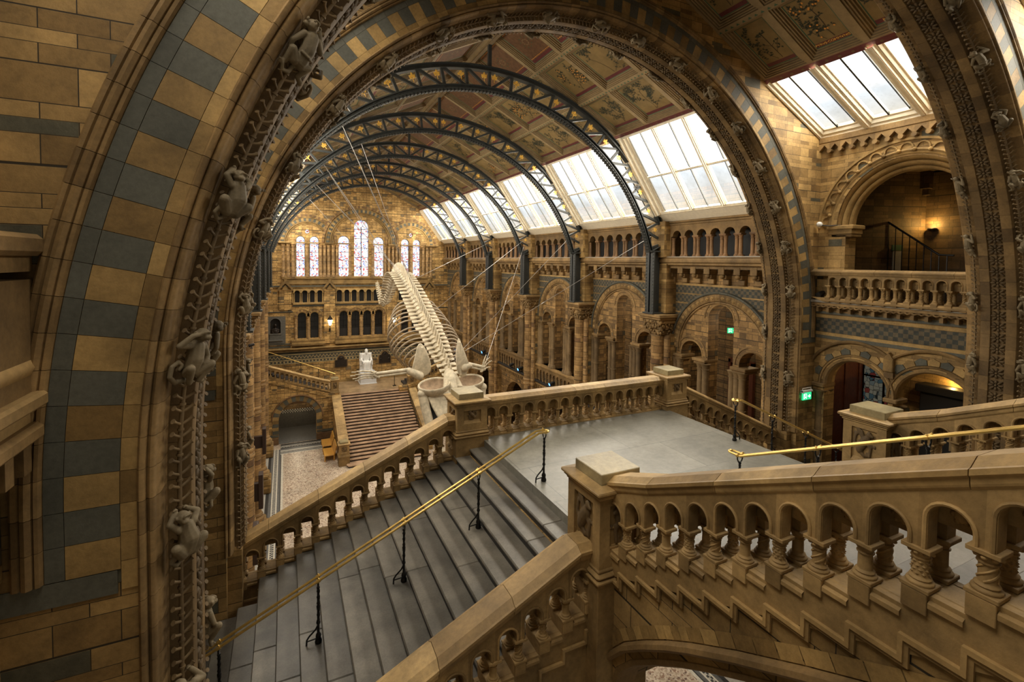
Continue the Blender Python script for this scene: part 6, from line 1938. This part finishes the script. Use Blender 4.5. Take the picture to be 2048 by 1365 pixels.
for q in (lsc, rsc):
    P = [Vector((x, y-22, z)) for x, y, z in q]; k = len(P); D = []
    for i in range(k):
        for f in (0, .34, .67):
            p0, p1, p2, p3 = P[i-1], P[i], P[(i+1)%k], P[(i+2)%k]
            D.append(.5*((2*p1)+(p2-p0)*f+(2*p0-5*p1+4*p2-p3)*f*f+(3*p1-p0-3*p2+p3)*f**3))
    b = MB(); y0 = sum(p.y for p in D)/len(D)
    b.panel([(p.x, p.z) for p in D], [], lambda u, v, w: (u, y0+w-.10*math.sin((v-9.7)*1.9), v), -.045, .045, 0)
    b.tube([(D[0].x, y0-.05, D[0].z+.1), ((D[0].x+D[12].x)/2, y0-.13, 10.5), (D[12].x, y0-.12, D[12].z-.15)], .05, 8)
    inst(remesh(b, 'shoulder_blade', .022, M['bone'], 4), 'shoulder_blade', wh)
# flippers: arm bones and finger rows
def flipper(sh, el, wr, tips):
    b = MB(); V = lambda p: (p[0], p[1]-22, p[2])
    limb(b, [V(sh), V(el)], [.20,.15]); e, w_ = Vector(el), Vector(wr); up = Vector((0,0,.10))
    limb(b, [V(e+up*.6), V(w_+up*.7)], [.085,.07]); limb(b, [V(e-up*.6), V(w_-up*.7)], [.07,.055])
    for q in range(5): b.ball(V(w_ + Vector((random.uniform(-.1,.1),.0,random.uniform(-.13,.13)))), .075, 8, 5)
    for q, tp in enumerate(tips):
        tp = Vector(tp); st = w_ + Vector((0,0,.12-.08*q))
        for k in range(5):
            a0, a1 = k/5+.02, (k+1)/5-.02; bow = Vector((0,0,.06*math.sin(PI*(k+.5)/5)))
            p0, p1 = st.lerp(tp, a0)+bow, st.lerp(tp, a1)+bow
            limb(b, [V(p0), V(p0.lerp(p1,.5)), V(p1)], [.05-.006*k,.036-.004*k,.048-.006*k], 8)
    b.build('flipper', M['bone'], wh)
flipper((-1.05,21.3,9.75),(-1.55,21.3,10.02),(-3.0,21.2,9.98),[(-4.05,21.2,10.18),(-4.1,21.2,10.02),(-4.0,21.2,9.88),(-3.9,21.2,9.80)])
flipper((.82,20.5,10.15),(1.05,20.5,10.22),(1.72,20.5,10.02),[(1.88,20.5,10.62),(2.05,20.5,10.50),(2.16,20.5,10.34),(2.10,20.5,10.05)])
# ---- suspension cables
def cable(p, q, label, n=1):
    root = thing('suspension_cable', label, 'cable', p, 0, 'steel suspension cables')
    P, Q = Vector(p), Vector(q)
    for k in range(n):
        o = Vector((.03*k,0,0)); mb = MB(); mb.tube([(0,0,0), tuple(Q-P+o*3)], .009, 5); mb.build('wire', M['cable'], root)
    mb = MB()
    mb.tube([tuple((Q-P)*.56), tuple((Q-P)*.575)], .02, 6)
    mb.build('turnbuckle', M['cable'], root)
cable((-4.95,15.9,19.2),(.1,23.2,11.5),'pair of steel cables from the nearest truss down to the skeleton',2)
cable((-5.2,22.0,19.25),(0,24.8,12.3),'pair of steel cables from the second truss down to the skeleton back',2)
cable((-5.22,28.1,19.25),(0,28.6,13.9),'steel cables from the third truss to the hump of the skeleton',2)
cable((-5.35,34.2,19.2),(-.1,33.4,13.2),'steel cable from the fourth truss to the skeleton tail')
cable((-4.5,28.1,19.9),(-.1,31.8,14.1),'long thin cable slanting from the third truss to the raised tail')
cable((-3.6,22.0,20.3),(.0,26.4,13.1),'thin cable between the second truss and the middle of the backbone')
cable((7.55,22.0,16.6),(.5,21.4,10.3),'cable from the right side of the second truss to the right shoulder blade')
cable((7.55,28.1,16.4),(.2,24.6,12.1),'cable slanting down from the right side of the third truss')
cable((7.55,34.2,16.4),(.1,28.6,13.7),'cable from the right side of the fourth truss to the hump')
cable((7.6,28.1,16.0),(1.9,20.5,10.4),'cable from the right side of the third truss to the right flipper')
cable((7.6,15.9,16.2),(.9,20.6,10.9),'thin cable from the right side of the nearest truss')
# ------------------------------------------------------------------ small things
def exit_sign(loc, rz, label, frame=True):
    root = thing('exit_sign', label, 'exit sign', loc, rz, 'green exit signs')
    mb = MB(); mb.box(-.2,.2,-.02,.02,0,.22,0,.5); mb.build('sign_box', M['exit'], root)
    mb = MB()
    pm2 = lambda u, v, w: (u, w, v)
    # running person, doorway and arrow
    mb.box(-.165,-.155,-.024,-.02,.03,.19); mb.box(-.165,-.03,-.024,-.02,.18,.19); mb.box(-.04,-.03,-.024,-.02,.03,.19)
    mb.panel([(-.115+.016*math.cos(q*PI/4), .155+.016*math.sin(q*PI/4)) for q in range(8)], [], pm2, -.025, -.02)
    mb.panel([(-.125,.135),(-.1,.135),(-.085,.09),(-.06,.075),(-.06,.06),(-.095,.07),(-.105,.1)], [], pm2, -.025, -.02)
    mb.panel([(-.12,.1),(-.1,.09),(-.105,.06),(-.14,.035),(-.15,.045),(-.125,.07)], [], pm2, -.025, -.02)
    mb.panel([(.03,.095),(.03,.125),(.10,.125),(.10,.165),(.165,.11),(.10,.055),(.10,.095)], [], pm2, -.025, -.02)
    mb.build('pictogram', M['exitw'], root)
    if frame:
        mb = MB(); mb.box(-.23,.23,-.05,.05,.24,.30,0,.5,.01); mb.tube([(-.15,0,.24),(-.15,0,.21)],.01,5); mb.tube([(.15,0,.24),(.15,0,.21)],.01,5); mb.box(-.23,-.2,-.05,.05,.22,.3); mb.tube([(-.2,0,.36),(.2,0,.36)],.012,5); mb.tube([(-.2,0,.3),(-.2,0,.36)],.01,5); mb.tube([(.2,0,.3),(.2,0,.36)],.01,5)
        mb.build('bracket', M['whitecam'], root)
    return root
exit_sign((7.83, 9.18, 10.90), 0, 'green exit sign beside the twin arches, at the foot of the second great arch')
exit_sign((10.4, 14.05, 12.12), -.55, 'small green exit sign hanging inside the tall gallery opening of the right wall', False)
# flood lamp and camera on the landing bay wall
root = thing('security_camera', 'small white round camera head on the impost of the gallery arch', 'camera', (8.02, 9.1, 16.2))
mb = MB(); mb.ball((0,0,.05),(.085,.085,.085),12,8); mb.build('head', M['whitecam'], root)
mb = MB(); mb.tube([(.0,-.05,.02),(.12,-.2,0),(.2,-.5,.0)], .018, 6); mb.build('cable', M['iron'], root)
def spot(x, y, z, label, mt, s=1):
    root = thing('spotlight', label, 'spotlight', (x, y, z), 0, 'black spotlights on the ledges')
    mb = MB(); mb.box(-.06,.06,-.1,.1,0,.03); mb.tube([(0,-.08,.02),(0,-.09,.14)],.012,5); mb.tube([(0,.08,.02),(0,.09,.14)],.012,5); mb.build('yoke', M['black'], root)
    mb = MB(); mb.lathe([(0,-.14),(.06,-.14),(.075,-.05),(.08,.14),(.0,.14)], 12); o = mb.build('lamp_body', M['black'], root); o.location = (0,0,.17); o.rotation_euler = (0,-PI/2-.3,0)
    mb = MB(); mb.lathe([(0,.145),(.068,.145)], 12); o2 = mb.build('lens', mt, root); o2.location = (0,0,.17); o2.rotation_euler = (0,-PI/2-.3,0)
    root.scale = (s,s,s)
spot(8.12, 9.05, 13.98, 'small black spotlight on the balcony ledge beside the second arch', M['black'])
spot(8.15, 7.4, 13.98, 'tiny black fitting at the middle of the balcony ledge', M['black'], .6)
spot(8.32, 25.4, 7.28, 'black spotlight with blue lens on the gallery ledge of the third bay', M['bluelens'], 1.3)
spot(8.32, 29.8, 7.28, 'black spotlight with blue lens on the gallery ledge of the fourth bay', M['bluelens'], 1.4)
spot(8.32, 31.2, 7.28, 'black spotlight without lit lens on the gallery ledge of the fourth bay', M['black'], 1.4)
spot(8.32, 36.6, 7.28, 'black spotlight with blue lens on the gallery ledge of the fifth bay', M['bluelens'], 1.5)
spot(8.32, 35.6, 7.28, 'unlit black spotlight on the gallery ledge of the fifth bay', M['black'], 1.5)
spot(-7.45, 15.35, 12.45, 'small pale lamp fixed beside the left pier capital, close to the second arch', M['whitecam'], .55)
spot(6.55, 15.75, 18.05, 'small lamp clipped to the right curve of the nearest roof truss', M['whitecam'], .7)
# information boards on the left piers
for i, (x, y, z0, z1, lab) in enumerate([(-7.60,26.9,5.15,6.45,'dark brown upright board on the left piers, farthest and highest of three'),(-7.56,22.3,4.55,6.0,'dark brown upright board on the left piers, middle one of three'),(-7.5,17.3,5.1,6.35,'dark brown upright board on the left piers, lowest one just above the steps balustrade')]):
    root = thing('information_board', lab, 'board', (x, y, z0), 0, 'boards on the left piers')
    mb = MB(); mb.box(-.07,.10,-.22,.22,0,z1-z0,0,.5,.01); mb.build('board', M['boxbrown'], root)
    mb = MB(); mb.box(-.6,-.07,-.1,.1,.3,z1-z0-.4); mb.build('bracket', M['boxbrown'], root)
# gallery room: stair railing, uplight, notice
root = thing('iron_stair_railing', 'black iron stair railing inside the gallery room behind the right balcony', 'railing', (10.9, 8.9, 13.95))
mb = MB(); mb.tube([(0,0,2.62),(0,-1.55,1.42),(0,-1.9,1.4)], .03, 6); mb.build('handrail', M['iron'], root)
for k in range(10):
    y = -.03-k*.19; zt = 2.62-max(0,min(1.55,-y))*.774
    mb = MB(); mb.tube([(0,y,0),(0,y,zt)], .014, 5); mb.build('bar', M['iron'], root)
root = thing('wall_uplight', 'small lit uplight washing the gallery room corner with amber light', 'uplight', (11.95, 8.0, 16.15))
mb = MB(); mb.lathe([(0,0),(.1,0),(.13,.07),(.11,.09)], 12); mb.build('bowl', M['iron'], root)
mb = MB(); mb.lathe([(0,.085),(.1,.085)], 12); mb.build('bulb', M['lamp'], root)
root = thing('notice_board', 'pale notice sheet on the gallery room wall beside the uplight', 'notice', (11.16, 8.9, 14.6)); root.location = (11.10, 8.53, 14.55); root.rotation_euler = (0,0,1.15)
mb = MB(); mb.box(-.02,.02,-.13,.13,0,.95,0,.5); mb.build('sheet', M['shelf'], root); mb = MB(); mb.box(-.025,.02,-.17,.17,.97,1.15,0,.5); mb.build('header', M['green'], root)
# stained screens and cases in the lower room
def lowroom(sg):
    WN[0] += 1
    r = bpy.data.objects.new('window_%d' % WN[0], None); C.objects.link(r); r.location = (sg*11.6, 9.3, 9.0); tag(r, 'leaded stained glass screen seen through the left of the twin arches' if sg > 0 else 'leaded glass screen in the opposite left bay', 'leaded window', None, 'structure')
    m2 = MB(); m2.box(-.01,.01,-.45,.45,0,3.2,0,.5); m2.build('pane', M['staindk'], r)
    m2 = MB()
    for z in (0,1.25,2.25,3.2): m2.box(-.03,.03,-.5,.5,z-.03,z+.03)
    for y in (-.48,-.32,.32,.48): m2.box(-.03,.03,y-.03,y+.03,0,3.2)
    m2.build('glazing_bar', M['iron'], r)
lowroom(1)
root = thing('wooden_door_screen', 'dark reddish wooden screen behind the left twin arch', 'wooden screen', (10.6, 9.65, 7.4))
mb = MB()
for k in range(4): mb.box(-1.6+.8*k, -.85+.8*k, -.02,.02,0,4.6)
mb.build('boards', M['woodred'], root)
mb = MB()
for k in range(5): mb.box(-1.7+.8*k,-1.58+.8*k,-.06,.06,0,4.8,0,None,.01)
mb.build('posts', M['woodred'], root)
root = thing('display_case', 'dark display case with pale specimen pictures behind the right twin arch', 'display case', (11.6, 6.6, 7.4))
mb = MB(); mb.box(-.2,.3,-1.6,1.3,0,3.7,0,None,.03); mb.box(-.28,.3,-1.7,1.4,3.7,3.95,0,None,.03); mb.build('cabinet', M['black'], root)
for k, (y, z, w, h) in enumerate([(.9,2.7,.22,.42),(.45,2.75,.2,.4),(.1,2.7,.16,.42),(.95,2.1,.3,.5),(.4,2.1,.2,.45),(-.35,2.95,.28,.25),(-.7,2.85,.2,.3),(-.05,2.1,.2,.4),(-.6,2.2,.3,.4)]):
    mb = MB(); mb.box(-.225,-.2,y-w/2,y+w/2,z,z+h,0,.5); 
    mb.ball((-.23,y,z+h*.5),(.012,w*.25,h*.33),8,5,1); mb.build('specimen_picture', [M['cream'], M['bronze']], root)
mb = MB(); mb.box(11.9, 12.1, 5.0, 9.6, 7.4, 12.75); struct(mb.build('wall_lower_room', M['wall']))
# wooden doors glimpsed in the gallery aisle
for i, (x, y, w, lab) in enumerate([(12.7,15.4,1.1,'dark red wooden door frame seen through the tall opening of the nearest bay'),(12.7,12.6,.9,'dark red wooden door frame behind the right small light of the nearest bay')]):
    root = thing('wooden_door', lab, 'door', (x, y, 7.4)); mb = MB(); mb.box(0,.1,-w/2,w/2,0,2.9,0,None,.01); mb.build('leaf', M['woodred'], root)
    mb = MB(); mb.box(-.08,.1,-w/2-.12,-w/2,0,3.1); mb.box(-.08,.1,w/2,w/2+.12,0,3.1); mb.box(-.08,.1,-w/2-.12,w/2+.12,2.95,3.15); mb.build('frame', M['woodred'], root)
# hanging lamp in the far gallery, white display
root = thing('hanging_lamp', 'small yellow hanging lamp in the far right gallery opening', 'lamp', (9.6, 43.2, 9.9)); mb = MB(); mb.ball((0,0,.25),(.14,.14,.25),10,8); mb.build('globe', M['lamp'], root); mb = MB(); mb.tube([(0,0,.5),(0,0,4.6)], .015, 5); mb.build('rod', M['iron'], root)
for x, y, h, lab in ((10.3,20.55,1.0,'white covered display stand in the gallery behind the second bay'),(10.0,31.2,1.1,'white display stand in the gallery behind the fourth bay'),(9.9,37.2,1.1,'white display stand in the gallery behind the fifth bay')):
    root = thing('display_stand', lab, 'display stand', (x, y, 7.4)); mb = MB(); mb.box(-.35,.35,-.35,.35,0,h,0,None,.03); mb.build('body', M['plinthw'], root); mb = MB(); mb.ball((0,0,h+.16),(.25,.25,.16),10,6); mb.build('specimen', M['redcol'], root)
# visitor on the far right gallery
b = MB()
limb(b, [(-.09,0,.08),(-.09,.01,.48),(-.08,0,.90)], [.055,.07,.09]); limb(b, [(.09,0,.08),(.09,.01,.48),(.08,0,.90)], [.055,.07,.09])
b.ball((-.09,-.06,.04),(.05,.12,.04)); b.ball((.09,-.06,.04),(.05,.12,.04))
limb(b, [(0,0,.92),(0,0,1.15),(0,0,1.38)], [.14,.14,.16]); limb(b, [(-.15,0,1.40),(.15,0,1.40)], [.08,.08]); limb(b, [(0,0,1.42),(0,-.01,1.55)], [.06,.055]); b.ball((0,-.01,1.65),(.082,.10,.115)); b.ball((0,-.11,1.64),(.015,.02,.02))
for s in (-1, 1):
    limb(b, [(s*.2,0,1.38),(s*.26,-.02,1.12),(s*.22,-.22,1.02)], [.058,.045,.035])
    for k in range(5): limb(b, [(s*.22+.018*(k-2),-.24,1.02),(s*.21+.02*(k-2),-.31,1.0-.01*k)], [.014,.010], 6)
me = remesh(b, 'person', .016, [M['shirt']], 2)
me.materials.append(M['trouser']); me.materials.append(M['skin'])
for p in me.polygons:
    z = p.center.z; r = math.hypot(p.center.x, p.center.y)
    if z < .93 and abs(p.center.x) < .2: p.material_index = 1
    elif z > 1.46 or (p.center.y < -.17 and z < 1.1): p.material_index = 2
o = bpy.data.objects.new('person', me); C.objects.link(o); o.location = (7.75, 42.2, 5.55); o.rotation_euler = (0,0,-.9); tag(o, 'person in a blue shirt and dark trousers on the far right side flight', 'person')
mb = MB(); mb.ball((0,.01,1.69),(.088,.105,.09),10,6); h = mb.build('hair', M['black'], o)
# ------------------------------------------------------------------ light, camera, render look
def area(name, loc, direction, sx, sy, power, col):
    l = bpy.data.lights.new(name, 'AREA'); l.shape = 'RECTANGLE'; l.size = sx; l.size_y = sy; l.energy = power; l.color = col
    o = bpy.data.objects.new(name, l); C.objects.link(o); o.location = loc
    o.rotation_euler = Vector(direction).to_track_quat('-Z', 'Y').to_euler()
    return o
def point(name, loc, power, col, r=.08):
    l = bpy.data.lights.new(name, 'POINT'); l.energy = power; l.color = col; l.shadow_soft_size = r
    o = bpy.data.objects.new(name, l); C.objects.link(o); o.location = loc
    return o
for p_, n_, a_, b_, k_ in DAY: area('daylight', p_, n_, a_, b_, 500*k_*(1.9 if p_.y < 4.2 else (1.3 if p_.y < 9 else 1))*(.5 if p_.x < 0 and p_.y < 9 else 1), (1,.92,.78))
AMB = (1, .62, .18)
point('uplight_glow', (11.78, 7.95, 16.36), 17, AMB, .04)
point('cove_glow', (11.72, 6.1, 11.42), 10, AMB, .04); point('cove_glow', (11.72, 7.2, 11.42), 10, AMB, .04)
point('lantern_glow', (-2.86, 46.9, 9.2), 18, (1,.75,.4)); point('lantern_glow', (3.05, 46.9, 9.2), 18, (1,.75,.4))
for i, (y, e) in enumerate([(13, 60), (19, 60), (25, 70), (31, 80), (37, 90), (43, 110)]):
    point('gallery_lamp', (10.8, y, 12.9), e, (1,.8,.52), .15)
point('room_lamp', (10.3, 7.0, 12.3), 16, (1,.72,.4), .1)
point('passage_lamp', (-5.7, 44.6, 2.6), 25, (1,.85,.6), .2)
w = bpy.data.worlds.new('World'); bpy.context.scene.world = w; w.use_nodes = True
w.node_tree.nodes['Background'].inputs[0].default_value = (1, .84, .60, 1); w.node_tree.nodes['Background'].inputs[1].default_value = .09
f, yaw, pitch, roll, cy = 953.95, .4432, -.0379, .0126, 560.52
F = Vector((math.sin(yaw)*math.cos(pitch), math.cos(yaw)*math.cos(pitch), math.sin(pitch)))
R0 = Vector((math.cos(yaw), -math.sin(yaw), 0)); U0 = R0.cross(F)
c_, s_ = math.cos(roll), math.sin(roll)
R = R0*c_ + U0*s_; U = U0*c_ - R0*s_
cam = bpy.data.cameras.new('Camera'); co = bpy.data.objects.new('Camera', cam); C.objects.link(co)
Mx = Matrix((R, U, -F)).transposed().to_4x4(); Mx.translation = (-6.56, 0, 15.0); co.matrix_world = Mx
cam.sensor_fit = 'HORIZONTAL'; cam.sensor_width = 36; cam.lens = f/2048*36; cam.shift_y = -(682.5-cy)/2048
cam.clip_start = .05; cam.clip_end = 200
sc = bpy.context.scene; sc.camera = co
sc.view_settings.view_transform = 'Standard'; sc.view_settings.look = 'None'; sc.view_settings.gamma = 1; sc.view_settings.exposure = 1.02
sc.view_settings.use_curve_mapping = False
sc.cycles.max_bounces = 6; sc.cycles.diffuse_bounces = 4; sc.cycles.glossy_bounces = 3; sc.cycles.transmission_bounces = 2
sc.cycles.caustics_reflective = False; sc.cycles.caustics_refractive = False; sc.cycles.sample_clamp_indirect = 4
sc.cycles.use_denoising = True
bpy.context.view_layer.update()
